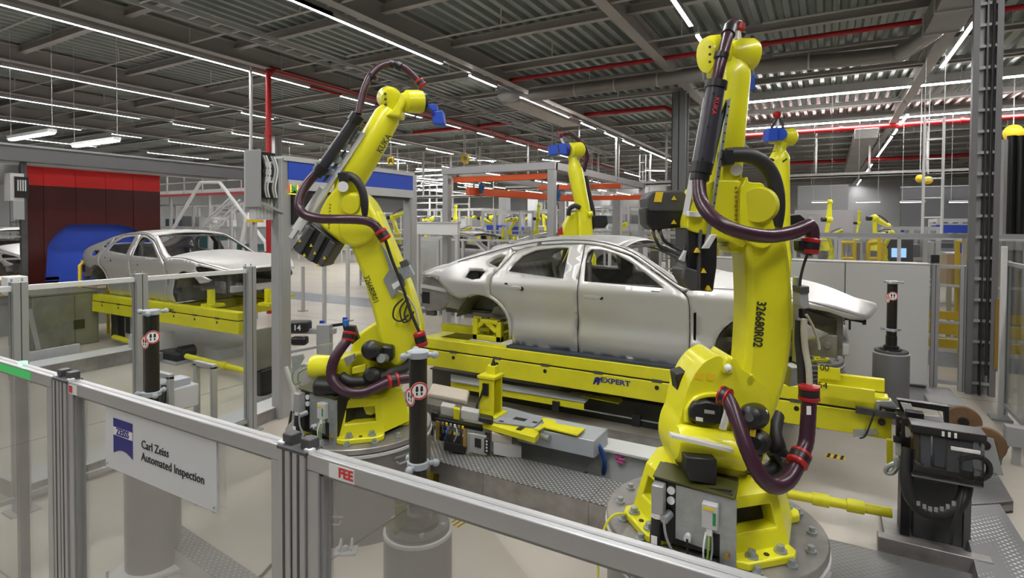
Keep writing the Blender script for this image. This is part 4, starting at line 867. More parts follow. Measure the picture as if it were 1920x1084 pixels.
ear = T.slab('elbow_ear', [(632, 444), (634, 372), (650, 360), (676, 360), (694, 380), (712, 420), (700, 452), (660, 466)], -0.16, 0.32, YEL, bevel=0.025)
B().lathe(T.q(656, 384, -0.185), T.q(658, 384, -0.15), [(0, 0.04), (0, 0.072), (1, 0.085)], 26).obj('gear_cover', YEL2, ear)
for k in range(8): B().cyl(T.q(619 - k * 0.4, 384 + 6.2 * k, -0.126), T.q(619, 384 + 6.2 * k, -0.10), 0.008, 6).obj('elbow_bolt', BRASS, el)
T.slab('bearing_cover', [(672, 420), (688, 416), (694, 426), (684, 432), (672, 428)], -0.13, 0.04, BLK, link, 0.006)
T.rod('plug_cap', (643, 350, -0.20), (643, 350, -0.14), 0.042, WPAINT, el)
fa = T.rod('forearm', (644, 364, 0.0), (733, 206, 0.0), 0.115, YEL, None, [(0, 0.10), (0.08, 0.118), (0.6, 0.120), (0.92, 0.110), (1, 0.085)], 28)
a, b_ = T.q(711, 285, -0.121), T.q(730, 254, -0.121)
text('lettering', 'KUKA', (a + b_) / 2, b_ - a, (b_ - a).cross(DV), 0.072, INK, fa, bold=0.001, sx=0.86)
wr = T.slab('wrist_yoke', [(722, 216), (736, 205), (747, 186), (750, 173), (758, 172), (761, 190), (753, 206), (752, 220)], -0.13, 0.17, YEL, None, 0.02)
T.rod('wrist_drum', (735, 187, -0.06), (728, 184, 0.12), 0.1, YEL, wr, [(0, 0.05), (0.05, 0.085), (0.3, 0.098), (1, 0.098)], 28)
T.rod('wrist_drum', (755, 190, -0.06), (791, 191, 0.02), 0.095, YEL, wr, [(0, 0.06), (0.2, 0.092), (0.8, 0.096), (1, 0.09)], 28)
T.rod('tool_flange', (791, 191, 0.02), (796, 191, 0.03), 0.085, BLK, wr)
for k in range(3): T.rod('wrist_bolt', (722, 176 + k * 10, -0.10), (724, 176 + k * 10, -0.07), 0.009, DGREY, wr, n=8)
sn = T.slab('sensor_bracket', [(796, 196), (812, 194), (820, 198), (820, 208), (810, 208), (806, 202), (796, 203)], -0.02, 0.07, BLUE, None, 0.005)
T.slab('sensor', [(810, 209), (830, 206), (833, 231), (828, 234), (811, 232)], -0.08, 0.16, BLUE, sn, 0.008)
T.rod('sensor_lens', (812, 214, -0.085), (812, 214, -0.075), 0.02, NAVY, sn, n=12)
# dress pack
tc = T.rod('hose_carrier', (668, 222, -0.18), (601, 318, -0.18), 0.045, mat('graphite_tube', (0.03, 0.03, 0.036), 0.32), None)
for f0, f1, rr in ((-0.06, 0.08, 0.058), (0.93, 1.05, 0.056), (1.05, 1.12, 0.045)):
    p, q_ = T.q(668, 222, -0.18), T.q(601, 318, -0.18); B().cyl(p.lerp(q_, f0), p.lerp(q_, f1), rr, 20).obj('carrier_cap', BLK, tc)
T.hose('dress_hose', [(672, 214, -0.18), (678, 186, -0.16), (686, 160, -0.14), (698, 138, -0.1), (716, 124, -0.06), (738, 120, -0.03), (758, 128, -0.01), (776, 144, 0.0), (789, 158, 0.0)], 0.028, PURP, None, rings=1)
for a, b_ in (((697, 147, -0.11), (701, 141, -0.11)), ((732, 119, -0.03), (740, 121, -0.03)), ((745, 122, -0.02), (752, 126, -0.02))): T.rod('hose_band', a, b_, 0.038, BLK)
ring(T.q(784, 150, 0), T.q(793, 162, 0), 0.028, r2)
T.hose('sensor_lead', [(790, 160, 0), (786, 168, 0.0), (788, 178, -0.02), (794, 188, -0.05)], 0.007, RUB)
T.hose('dress_hose', [(597, 322, -0.18), (578, 342, -0.2), (564, 366, -0.24), (561, 388, -0.27), (572, 403, -0.3), (600, 410, -0.3), (640, 411, -0.3), (680, 413, -0.27), (700, 420, -0.25), (712, 434, -0.24)], 0.036, PURP, None, 14, 1)
ring(T.q(712, 432, -0.24), T.q(724, 450, -0.24), 0.036, r2)
for a, b_ in (((683, 250, -0.10), (562, 432, -0.10)), ((604, 352, -0.05), (552, 430, -0.05)), ((546, 446, -0.07), (566, 416, -0.07))): B().bar(T.q(*a), T.q(*b_), 0.045, 0.035).obj('profile_rail', ALUW, r2)
T.slab('guard_plate', [(640, 290), (668, 240), (676, 236), (640, 300), (612, 340), (604, 340)], -0.12, 0.01, mat('smoked_plate', (0.12, 0.15, 0.17), 0.3), None, 0)
for u, v in ((632, 300), (648, 276), (618, 322)): T.slab('rail_clamp', [(u - 6, v - 4), (u + 6, v - 6), (u + 5, v + 5), (u - 7, v + 6)], -0.16, 0.06, STEEL, None, 0.003)
T.hose('arm_hose', [(640, 330, -0.14), (656, 330, -0.15), (670, 340, -0.16), (680, 360, -0.16), (684, 385, -0.15), (686, 408, -0.13)], 0.034, RUB, None, 14)
T.slab('hose_block', [(632, 324), (650, 322), (656, 336), (636, 344)], -0.2, 0.12, BLK, None, 0.006)
mp_ = T.slab('wrist_motor_pack', [(583, 417), (632, 456), (604, 502), (576, 487), (547, 465)], -0.13, 0.26, BLK, None, 0.014)
for pts in ([(580, 424), (590, 430), (562, 478), (550, 468)], [(600, 436), (610, 444), (584, 492), (574, 486)], [(618, 450), (628, 458), (603, 500), (594, 496)]): T.slab('motor_fin', pts, -0.155, 0.04, DGREY, mp_, 0.008)
for u, v in ((583, 460), (562, 451), (608, 483), (590, 474), (596, 497), (570, 478)): T.slab('warning_triangle', [(u - 3, v + 3), (u + 3, v + 3), (u, v - 3)], -0.158, 0.01, YEL3, mp_, 0)
# plate and devices on the link arm
gp = T.slab('device_plate', [(712, 452), (724, 470), (738, 506), (756, 516), (760, 536), (734, 560), (718, 524), (730, 506)], -0.13, 0.016, STEEL, None, 0.002)
T.slab('valve_block', [(744, 502), (766, 494), (776, 516), (758, 526)], -0.19, 0.07, STEEL, gp, 0.005)
T.slab('valve_top', [(748, 492), (762, 486), (768, 496), (752, 502)], -0.2, 0.06, DGREY, gp, 0.004)
T.slab('plate_clamp', [(734, 534), (748, 526), (754, 532), (738, 544)], -0.18, 0.05, ALUW, gp, 0.003)
T.hose('arm_cable', [(722, 448, -0.22), (736, 490, -0.2), (752, 530, -0.18), (762, 560, -0.17), (772, 590, -0.17), (786, 622, -0.17)], 0.013, RUB)
for pts in ([(756, 560, -0.15), (740, 576, -0.16), (738, 596, -0.16), (752, 602, -0.16), (766, 590, -0.15)], [(762, 562, -0.15), (750, 580, -0.17), (756, 604, -0.17), (770, 596, -0.15), (768, 570, -0.14)], [(766, 566, -0.14), (758, 590, -0.17), (766, 602, -0.17), (776, 584, -0.15)]): T.hose('cable_loop', pts, 0.007, RUB)
T.hose('white_cable', [(746, 545, -0.18), (764, 556, -0.17), (778, 578, -0.16), (786, 610, -0.16)], 0.008, CABLEG)
ring(T.q(785, 622, -0.17), T.q(792, 650, -0.17), 0.036, r2)
# lower dress hoses
ring(T.q(656, 622, -0.26), T.q(652, 640, -0.28), 0.038, r2)
T.slab('hose_manifold', [(642, 610), (664, 612), (672, 636), (660, 646), (646, 630)], -0.2, 0.06, BLK, None, 0.004)
T.rod('blue_fitting', (649, 600, -0.18), (649, 612, -0.18), 0.022, mat('fitting_blue', (0.02, 0.15, 0.5), 0.4), n=10)
T.hose('dress_hose', [(653, 636, -0.28), (640, 652, -0.32), (626, 676, -0.36), (621, 702, -0.38), (630, 722, -0.40), (652, 736, -0.40), (682, 736, -0.38), (712, 724, -0.34), (738, 713, -0.30), (776, 708, -0.26)], 0.040, PURP, None, 14, 1)
ring(T.q(726, 716, -0.32), T.q(748, 711, -0.28), 0.040, r2)
T.hose('supply_hose', [(640, 706, -0.28), (660, 716, -0.3), (700, 712, -0.28), (732, 700, -0.2), (756, 692, -0.1), (766, 676, 0.0), (772, 650, 0.06)], 0.042, RUB, None, 14)
T.slab('device_frame', [(546, 668), (568, 664), (570, 672), (560, 690), (548, 700)], -0.1, 0.02, STEEL, None, 0.002)
for pts in ([(572, 684, 0.0), (556, 690, 0.0), (548, 704, 0.0), (552, 720, 0.0), (564, 716, 0.0)], [(576, 690, 0.05), (560, 700, 0.05), (562, 722, 0.05), (580, 730, 0.05)]): T.hose('air_line', pts, 0.008, mat('air_green', (0.25, 0.33, 0.22), 0.4))
# ------------------------------------------------ the two robots beyond the car
def base_simple(cx, cy, z, par): return robot_base(cx, cy, z, par)
pb = px(1097, 600, t=8.54)
pedestal(pb.x, pb.y, 0.42, 0.735, 'grey pedestal of the robot behind the roof of the near car')
r3 = thing('industrial_robot', 'yellow robot arm leaning left behind the roof of the near car', 'robot', (pb.x, pb.y, 0.735))
T = Tr(8.54, r3); robot_base(pb.x, pb.y, 0.735, r3)
T.slab('carousel', [(1062, 545), (1052, 445), (1058, 420), (1068, 402), (1080, 396), (1086, 405), (1086, 445), (1118, 480), (1120, 545)], 0.0, 0.34, YEL, None, 0.03)
T.slab('link_arm', [(1084, 396), (1104, 390), (1110, 410), (1113, 445), (1116, 500), (1080, 505), (1086, 440)], -0.14, 0.24, YEL, None, 0.03)
T.rod('forearm', (1098, 415, -0.05), (1077, 312, -0.05), 0.108, YEL, None, [(0, 0.10), (0.1, 0.108), (0.9, 0.118), (1, 0.10)])
wr = T.rod('wrist_yoke', (1077, 312, -0.05), (1073, 290, -0.05), 0.09, YEL, None, [(0, 0.10), (0.5, 0.068), (1, 0.075)])
T.rod('wrist_drum', (1066, 282, -0.12), (1090, 281, 0.02), 0.12, YEL, wr, [(0, 0.09), (0.1, 0.115), (0.9, 0.12), (1, 0.10)])
T.rod('tool_flange', (1060, 280, -0.13), (1066, 280, -0.12), 0.095, NAVY, wr)
T.slab('sensor_bracket', [(1046, 270), (1062, 268), (1064, 289), (1050, 289)], -0.2, 0.14, BLUE, None, 0.006)
T.slab('sensor', [(1028, 274), (1044, 270), (1047, 288), (1029, 291)], -0.24, 0.2, BLUE, None, 0.006)
T.hose('dress_hose', [(1052, 252, -0.05), (1066, 250, -0.03), (1082, 260, 0.0), (1094, 274, 0.02), (1101, 290, 0.05), (1098, 306, 0.06), (1094, 322, 0.08)], 0.034, PURP, None, 10, 1)
ring(T.q(1048, 253, -0.05), T.q(1054, 252, -0.05), 0.05, r3)
T.hose('sensor_lead', [(1051, 257, -0.05), (1054, 264, -0.08), (1057, 270, -0.1)], 0.02, LGREY)
T.hose('dress_hose', [(1098, 330, 0.08), (1106, 370, 0.1), (1112, 398, 0.1), (1110, 430, 0.1)], 0.035, RUB, None, 10)
T.hose('arm_hose', [(1066, 404, -0.1), (1068, 392, -0.12), (1078, 386, -0.14), (1088, 390, -0.14)], 0.034, RUB, None, 10)
T.rod('plug_cap', (1103, 402, -0.16), (1111, 400, -0.16), 0.04, YEL)
T.slab('junction_box', [(1110, 404), (1138, 404), (1140, 420), (1134, 428), (1112, 428)], 0.0, 0.22, BLK, None, 0.01)
T.slab('red_union', [(1046, 430), (1054, 424), (1056, 440), (1046, 440)], -0.1, 0.08, RED, None, 0.01)
pb = px(1480, 800, t=7.30)
pedestal(pb.x, pb.y, 0.60, 0.735, 'grey pedestal under the carrier end, mostly hidden by the right robot')
r4 = thing('industrial_robot', 'yellow robot arm standing upright behind the elbow of the right near robot', 'robot', (pb.x, pb.y, 0.735))
T = Tr(7.20, r4); robot_base(pb.x, pb.y, 0.735, r4)
T.slab('carousel', [(1428, 625), (1424, 560), (1436, 530), (1460, 520), (1484, 540), (1490, 625)], -0.1, 0.34, YEL, None, 0.03)
T.slab('link_arm', [(1446, 430), (1480, 430), (1486, 480), (1484, 540), (1476, 580), (1446, 580), (1450, 500)], -0.2, 0.24, YEL, None, 0.03)
T.rod('forearm', (1463, 450, -0.04), (1461, 285, -0.04), 0.12, YEL, None, [(0, 0.12), (0.9, 0.122), (0.95, 0.118), (1, 0.085)])
wr = T.rod('wrist_yoke', (1461, 286, -0.04), (1465, 268, -0.04), 0.08, YEL, None, [(0, 0.085), (0.5, 0.068), (1, 0.09)])
T.rod('wrist_drum', (1440, 258, -0.02), (1456, 257, -0.02), 0.09, YEL, wr, [(0, 0.05), (0.2, 0.08), (1, 0.085)])
T.rod('wrist_drum', (1466, 257, -0.02), (1488, 257, 0.02), 0.10, YEL, wr, [(0, 0.10), (0.8, 0.115), (1, 0.09)])
T.slab('sensor', [(1441, 241), (1458, 239), (1459, 264), (1441, 264)], -0.26, 0.16, BLUE, None, 0.006)
T.rod('sensor_bracket', (1463, 252, -0.24), (1464, 252, -0.12), 0.078, BLUE, None)
T.rod('red_union', (1458, 222, -0.05), (1456, 209, -0.05), 0.045, RED, None, [(0, 0.03), (0.4, 0.05), (0.8, 0.05), (1, 0.02)])
for pts in ([(1457, 222, -0.05), (1452, 230, -0.08), (1447, 240, -0.1)], [(1460, 222, -0.05), (1466, 230, -0.08), (1468, 240, -0.1)], [(1457, 222, -0.05), (1458, 232, -0.06), (1456, 240, -0.1)]): T.hose('sensor_lead', pts, 0.018, RUB if pts[1][0] != 1458 else WPAINT)
T.slab('junction_box', [(1476, 404), (1500, 402), (1510, 410), (1508, 424), (1494, 430), (1476, 428)], 0.05, 0.22, BLK, None, 0.01)
T.slab('arm_notch', [(1445, 296), (1452, 299), (1452, 302), (1445, 299)], -0.165, 0.03, INK, None, 0)
T.slab('arm_notch', [(1467, 302), (1476, 296), (1476, 299), (1468, 305)], -0.165, 0.03, INK, None, 0)
# ================================================================ FOREGROUND FENCE
def profile_post(par, x, y, z0, z1, w=0.045, d=0.045, name='post', m_=ALU):
    b = B().box(x - w / 2, x + w / 2, y - d / 2, y + d / 2, z0, z1)
    p = b.obj(name, m_, par, bevel=0.002)
    g = B()
    for sg in (-1, 1):
        g.box(x - 0.004, x + 0.004, y + sg * d / 2 - 0.001, y + sg * d / 2 + 0.001, z0, z1 - 0.002)
        g.box(x + sg * w / 2 - 0.001, x + sg * w / 2 + 0.001, y - 0.004, y + 0.004, z0, z1 - 0.002)
    g.obj('slot', DGREY, p)
    return p
FY, FZ = 0.915, 1.858
def fence_panel(x0, x1, label, sticker=None, group='front guard panels'):
    t = thing('safety_fence', label, 'fence', ((x0 + x1) / 2, FY, 0), group=None)
    w = 0.04
    top = B().box(x0, x1, FY - 0.02, FY + 0.02, FZ - w, FZ).obj('top_rail', ALU, t, bevel=0.003)
    B().box(x0 + 0.002, x1 - 0.002, FY - 0.004, FY + 0.004, FZ - 0.001, FZ + 0.0008).obj('slot', GREY, top)
    B().box(x0, x1, FY - 0.02, FY + 0.02, 0.10, 0.14).obj('bottom_rail', ALU, t, bevel=0.003)
    for xx in (x0, x1 - w): B().box(xx, xx + w, FY - 0.0195, FY + 0.0195, 0.14, FZ - w).obj('stile', ALU, t, bevel=0.003)
    B().box(x0 + w, x1 - w, FY - 0.003, FY + 0.003, 0.14, FZ - w).obj('pane', GLASS, t)
    B().box(x0 + w, x0 + w + 0.008, FY - 0.012, FY + 0.012, 0.14, FZ - w).obj('pane_gasket', GREY, t); B().box(x0 + w, x1 - w, FY - 0.012, FY + 0.012, FZ - w - 0.008, FZ - w).obj('pane_gasket', GREY, t)
    if sticker:
        u0, u1 = sticker; st = B().box(u0, u1, FY - 0.0212, FY - 0.02, FZ - 0.038, FZ - 0.006).obj('sticker', WHITE, t)
        return t, st
    return t, None
pxs = [px(u, v, Y=FY).x for u, v in ((100, 690), (127, 700), (160, 720), (537, 835), (560, 840), (590, 850), (606, 860))]
xA, xB = px(127, 705, Y=FY).x, px(563, 838, Y=FY).x
tA, _ = fence_panel(-4.6, xA - 0.075, 'leftmost clear guard panel, with green glow painted along its rail')
tB, sB = fence_panel(xA + 0.04, xB - 0.045, 'clear guard panel that carries the white sign board', (xA + 0.06, xA + 0.115))
tC, sC = fence_panel(xB + 0.045, 1.6, 'long clear guard panel in the foreground at the bottom right', (px(630, 876, Y=FY).x, px(677, 890, Y=FY).x))
B().box(xA + 0.062, xA + 0.085, FY - 0.0216, FY - 0.0211, FZ - 0.034, FZ - 0.01).obj('red_print', REDD, sB)
c = px(648, 876, Y=FY - 0.0215); text('lettering', 'FEE', (c.x, FY - 0.0216, FZ - 0.0215), (1, 0, 0), (0, 0, 1), 0.031, REDD, sC, bold=0.0008)
for i, (xx, lab) in enumerate(((xA, 'left twin fence post in the foreground'), (xB, 'right twin fence post in the foreground beside the sign panel'))):
    t = thing('fence_post', lab, 'post', (xx, FY, 0), group=None)
    for dx in (-0.03, 0.022): profile_post(t, xx + dx, FY, 0, FZ - 0.004, 0.044, 0.05)
    B().box(xx - 0.012, xx - 0.0, FY - 0.02, FY + 0.02, 0, FZ - 0.02).obj('gasket', DGREY, t)
    B().box(xx - 0.10, xx + 0.10, FY - 0.07, FY + 0.07, 0.0, 0.012).obj('foot_plate', GREY, t)
    for dx in (-0.035, 0.03):
        k = B(); k.box(xx + dx - 0.016, xx + dx + 0.016, FY - 0.012, FY + 0.02, FZ, FZ + 0.028); k.obj('hinge_cap', DGREY, t, bevel=0.003)
    B().box(xx - 0.055, xx + 0.05, FY - 0.026, FY + 0.026, FZ - 0.006, FZ + 0.003).obj('cap_plate', DGREY, t, bevel=0.002)
    for dx in (-0.05, 0.045): B().cbox((xx + dx, FY - 0.01, FZ + 0.004), 0.02, 0.018, 0.008).obj('cap_clip', WHITE, t)
# sign board
s0, s1 = px(197, 750, Y=FY - 0.011), px(407, 965, Y=FY - 0.011); yb = FY - 0.0115
zt = px(197, 749, Y=yb).z; zb = px(197, 873, Y=yb).z
sg_ = thing('sign_board', 'white printed sign board on the clear guard panel', 'sign', ((s0.x + s1.x) / 2, yb, zb))
B().box(s0.x, s1.x, yb, yb + 0.006, zb, zt).obj('board', mat('sign_white', (0.66, 0.68, 0.70), 0.5), sg_, bevel=0.001)
W_ = s1.x - s0.x; H_ = zt - zb
lx0, lx1 = px(213, 800, Y=yb).x, px(249, 820, Y=yb).x
lz0, lz1 = px(213, 783, Y=yb).z, px(213, 848, Y=yb).z
yf = yb - 0.0006
n = 10; pts = [(lx0, yf, lz0), (lx1, yf, lz0), (lx1, yf, lz1)]
for i in range(1, n): 
    f = i / n; pts.append((lx1 + (lx0 - lx1) * f, yf, lz1 + (lz0 - lz1) * 0.14 * math.sin(math.pi * f)))
pts.append((lx0, yf, lz1))
B().prism(pts, (0, -0.0004, 0)).obj('emblem', NAVY, sg_)
bh = lz0 - (lz0 - lz1) * 0.36
B().box(lx0, lx1, yf - 0.0008, yf - 0.0004, bh - (lz0 - lz1) * 0.115, bh + (lz0 - lz1) * 0.115).obj('emblem_band', WHITE, sg_)
text('lettering', 'ZEISS', ((lx0 + lx1) / 2, yf - 0.001, bh), (1, 0, 0), (0, 0, 1), (lz0 - lz1) * 0.27, NAVY, sg_, bold=0.0007, sx=1.08)
c = px(265, 833, Y=yf); c2_ = px(265, 856, Y=yf)
text('lettering', 'Carl Zeiss', (c.x, yf, c.z), (1, 0, 0), (0, 0, 1), H_ * 0.165, INK, sg_, sx=1.0, align='LEFT', bold=0.0001)
text('lettering', 'Automated Inspection', (c2_.x, yf, c2_.z), (1, 0, 0), (0, 0, 1), H_ * 0.165, INK, sg_, sx=1.0, align='LEFT', bold=0.0001)
for xx in (s0.x + 0.012, s1.x - 0.012):
    for zz in (zb + 0.012, zt - 0.012): B().cyl((xx, yb - 0.002, zz), (xx, yb, zz), 0.004, 8).obj('screw', ALU, sg_)
# green lamp on a slim post behind the left panel
gp_ = px(40, 683, Y=1.25)
t = thing('signal_post', 'slim dark post with a small green lamp behind the left guard panel', 'lamp', (gp_.x, 1.25, 0))
B().box(gp_.x - 0.022, gp_.x + 0.022, 1.23, 1.27, 0, gp_.z - 0.012).obj('post', DGREY, t, bevel=0.002)
B().cyl((gp_.x, 1.25, gp_.z - 0.012), (gp_.x, 1.25, gp_.z + 0.012), 0.026, 14).obj('green_lamp', LEDG, t)
gq = px(39, 684, Y=FY - 0.022); B().cbox((gq.x, FY - 0.024, gq.z), 0.022, 0.006, 0.009).obj('green_diode', LEDG, tA)
B().box(-4.5, px(70, 690, Y=FY).x, FY - 0.0215, FY - 0.0205, FZ - 0.036, FZ - 0.006).obj('painted_green_glow', GLOWG, tA)  # emissive band stands in for green light reflected along the rail
gl = bpy.data.lights.new('green_glow', 'POINT'); gl.energy = 1.2; gl.color = (0.1, 1, 0.25); gl.shadow_soft_size = 0.03
go = bpy.data.objects.new('green_glow', gl); go.location = (gp_.x, 1.20, gp_.z + 0.06); COL.objects.link(go)
# ================================================================ LEFT FENCE along the cell
LX = -5.8
def side_fence(name, posts, x, ztop, label, panes=True):
    t = thing(name, label, 'fence', (x, posts[0], 0))
    for y in posts:
        p = profile_post(t, x, y, 0, ztop + 0.03, 0.10, 0.10)
        for sg in (-0.035, 0.035): B().box(x - 0.03, x - 0.02, y + sg - 0.006, y + sg + 0.006, ztop + 0.03, ztop + 0.055).obj('post_clip', GREY, p)
        B().cbox((x, y, 0.006), 0.2, 0.2, 0.012).obj('post_foot', GREY, p)
    for a, b_ in zip(posts[:-1], posts[1:]):
        B().box(x - 0.02, x + 0.02, a + 0.05, b_ - 0.05, ztop - 0.045, ztop).obj('top_rail', ALUW, t, bevel=0.003)
        B().box(x - 0.02, x + 0.02, a + 0.05, b_ - 0.05, 0.10, 0.14).obj('bottom_rail', ALU, t)
        if panes: B().box(x - 0.003, x + 0.003, a + 0.05, b_ - 0.05, 0.14, ztop - 0.045).obj('pane', GLASS2, t)
    return t
ly = [px(u, v, X=LX).y for u, v in ((34, 528), (262, 517), (468, 500))]
side_fence('side_fence', [ly[0] - 1.0] + ly, LX, 1.885, 'clear panelled side fence with four posts left of the robots')
# blue gate -----------------------------------------------------------
GX = -5.88; gy0 = px(525, 400, X=GX).y; gy1 = px(768, 400, X=GX).y
gt = thing('roller_gate', 'roller gate with rolled blue curtain and grey posts left of the left robot', 'gate', (GX, (gy0 + gy1) / 2, 0))
gz = px(525, 297, X=GX).z
for yy in (gy0, gy1):
    B().box(GX - 0.07, GX + 0.07, yy - 0.03, yy + 0.10, 0, gz).obj('gate_post', ALU, gt, bevel=0.004); B().box(GX - 0.07, GX + 0.069, yy - 0.075, yy - 0.03, 0, gz - 0.02).obj('gate_track', GREY, gt)
B().box(GX - 0.10, GX + 0.10, gy0, gy1, gz - 0.03, gz + 0.03).obj('top_cover', LGREY, gt)
B().box(GX - 0.08, GX + 0.085, gy0 + 0.06, gy1 - 0.02, gz - 0.26, gz - 0.03).obj('blue_curtain', BLUED, gt)
B().box(GX - 0.085, GX + 0.09, gy0 + 0.06, gy1 - 0.02, gz - 0.38, gz - 0.26).obj('bottom_bar', LGREY, gt)
B().box(GX - 0.06, GX + 0.06, gy0 + 0.06, gy1 - 0.02, gz - 0.42, gz - 0.38).obj('safety_edge', BLK, gt)
dsp = B().box(GX + 0.06, GX + 0.10, gy0 + 0.11, gy0 + 0.42, gz - 0.82, gz - 0.40).obj('display', BLK, gt)
c = px(552, 354, X=GX + 0.105); zc = c.z
for k, (dy, m_) in enumerate(((-0.07, LEDR), (-0.05, LEDY), (0.07, LEDR), (0.05, LEDY))): B().box(GX + 0.10, GX + 0.104, c.y + dy - 0.006, c.y + dy + 0.006, zc - 0.05, zc + 0.05).obj('led_bar', m_, dsp)
B().bar((GX + 0.103, c.y - 0.035, zc - 0.04), (GX + 0.103, c.y + 0.035, zc + 0.04), 0.012).obj('led_cross', mat('led_green', (0.1, 0.6, 0.05), 0.4), dsp); B().bar((GX + 0.103, c.y - 0.035, zc + 0.04), (GX + 0.103, c.y + 0.035, zc - 0.04), 0.012).obj('led_cross', mat('led_green2', (0.1, 0.6, 0.05), 0.4), dsp)
B().box(GX + 0.10, GX + 0.104, c.y - 0.08, c.y + 0.08, zc - 0.072, zc - 0.06).obj('led_bar', LEDY, dsp)
# switch box on the gate post
sb_ = thing('switch_box', 'open grey switch box with black wiring on top of the gate post', 'electrical box', (GX, gy0 - 0.25, 2.2))
q0 = px(462, 290, X=GX); q1 = px(516, 390, X=GX)
ya, yb2 = px(490, 300, X=GX + 0.12).y, gy0 - 0.09; zt2, zb2 = px(470, 280, X=GX).z, px(470, 388, X=GX).z
B().box(GX - 0.20, GX - 0.18, ya, yb2, zb2, zt2).obj('back_panel', LGREY, sb_)
B().box(px(462, 300, Y=ya).x, GX + 0.12, ya - 0.02, ya, zb2, zt2).obj('side_cover', GREY, sb_, bevel=0.005)
wy0 = ya + 0.01
B().box(GX - 0.17, GX + 0.06, wy0, yb2 - 0.02, zb2 + 0.1, zt2 - 0.02).obj('wiring_block', BLK, sb_)
for k in range(6):
    yy = wy0 + 0.02 + 0.035 * k; B().tube([(GX + 0.07, yy, zt2 - 0.06), (GX + 0.1, yy + 0.03, zt2 - 0.22), (GX + 0.08, yy + 0.01, zb2 + 0.24), (GX + 0.06, yy + 0.05, zb2 + 0.12)], 0.012, 6).obj('wire', (RUB, LGREY, WPAINT)[k % 3], sb_)
for k in range(3): B().box(GX + 0.06, GX + 0.10, wy0 + 0.06, wy0 + 0.16, zt2 - 0.20 - 0.09 * k, zt2 - 0.13 - 0.09 * k).obj('terminal', LGREY, sb_)
B().bar((GX + 0.05, wy0, zb2 + 0.06), (GX + 0.08, yb2 + 0.08, zb2 - 0.06), 0.03).obj('bracket', ALU, sb_)
lc = thing('cable_channel', 'ribbed grey cable channel under the open switch box', 'electrical box', (GX, gy0 - 0.2, 1.9))
ya, yc = px(480, 400, X=GX).y, px(512, 400, X=GX).y; za, zc2 = px(490, 345, X=GX).z, px(490, 412, X=GX).z
B().box(GX - 0.12, GX + 0.0, ya, yc, zc2, za).obj('channel', LGREY, lc)
for k in range(5): B().box(GX + 0.0, GX + 0.012, ya + (yc - ya) * (k + 0.2) / 5, ya + (yc - ya) * (k + 0.7) / 5, zc2 + 0.02, za - 0.02).obj('rib', LGREY, lc)
# ================================================================ CALIBRATION STANDS
NOFEET = None
def foot_sticker(par, p, n_, r=0.045):       # round prohibition sign: two shoe soles, red ring and bar
    p = Vector(p); n_ = Vector(n_).normalized(); rt = Vector((0, 0, 1)).cross(n_).normalized(); up = Vector((0, 0, 1))
    s_ = B().cyl(p, p + n_ * 0.0012, r, 24).obj('no_step_sticker', WHITE, par)
    b = B(); N = 28
    for k in range(N):
        a0, a1 = 2 * math.pi * k / N, 2 * math.pi * (k + 1) / N; o = p + n_ * 0.0018
        vs = [o + rt * (rr * math.cos(a)) + up * (rr * math.sin(a)) for a in (a0, a1) for rr in (r * 0.80, r * 0.97)]
        b.add(vs, [(0, 1, 3, 2)])
    b.obj('red_ring', REDD, s_)
    for sg in (-1, 1):
        k = B(); c = p + n_ * 0.0016 + rt * sg * r * 0.26
        k.prism([c + up * r * 0.52 - rt * r * 0.1, c + up * r * 0.52 + rt * r * 0.12, c + up * r * 0.05 + rt * r * 0.17, c - up * r * 0.08 + rt * r * 0.1, c - up * r * 0.08 - rt * r * 0.12, c + up * r * 0.05 - rt * r * 0.16], n_ * 0.0004)
        k.prism([c - up * r * 0.18 - rt * r * 0.1, c - up * r * 0.18 + rt * r * 0.1, c - up * r * 0.5 + rt * r * 0.09, c - up * r * 0.5 - rt * r * 0.09], n_ * 0.0004)
        k.obj('shoe_print', INK, s_)
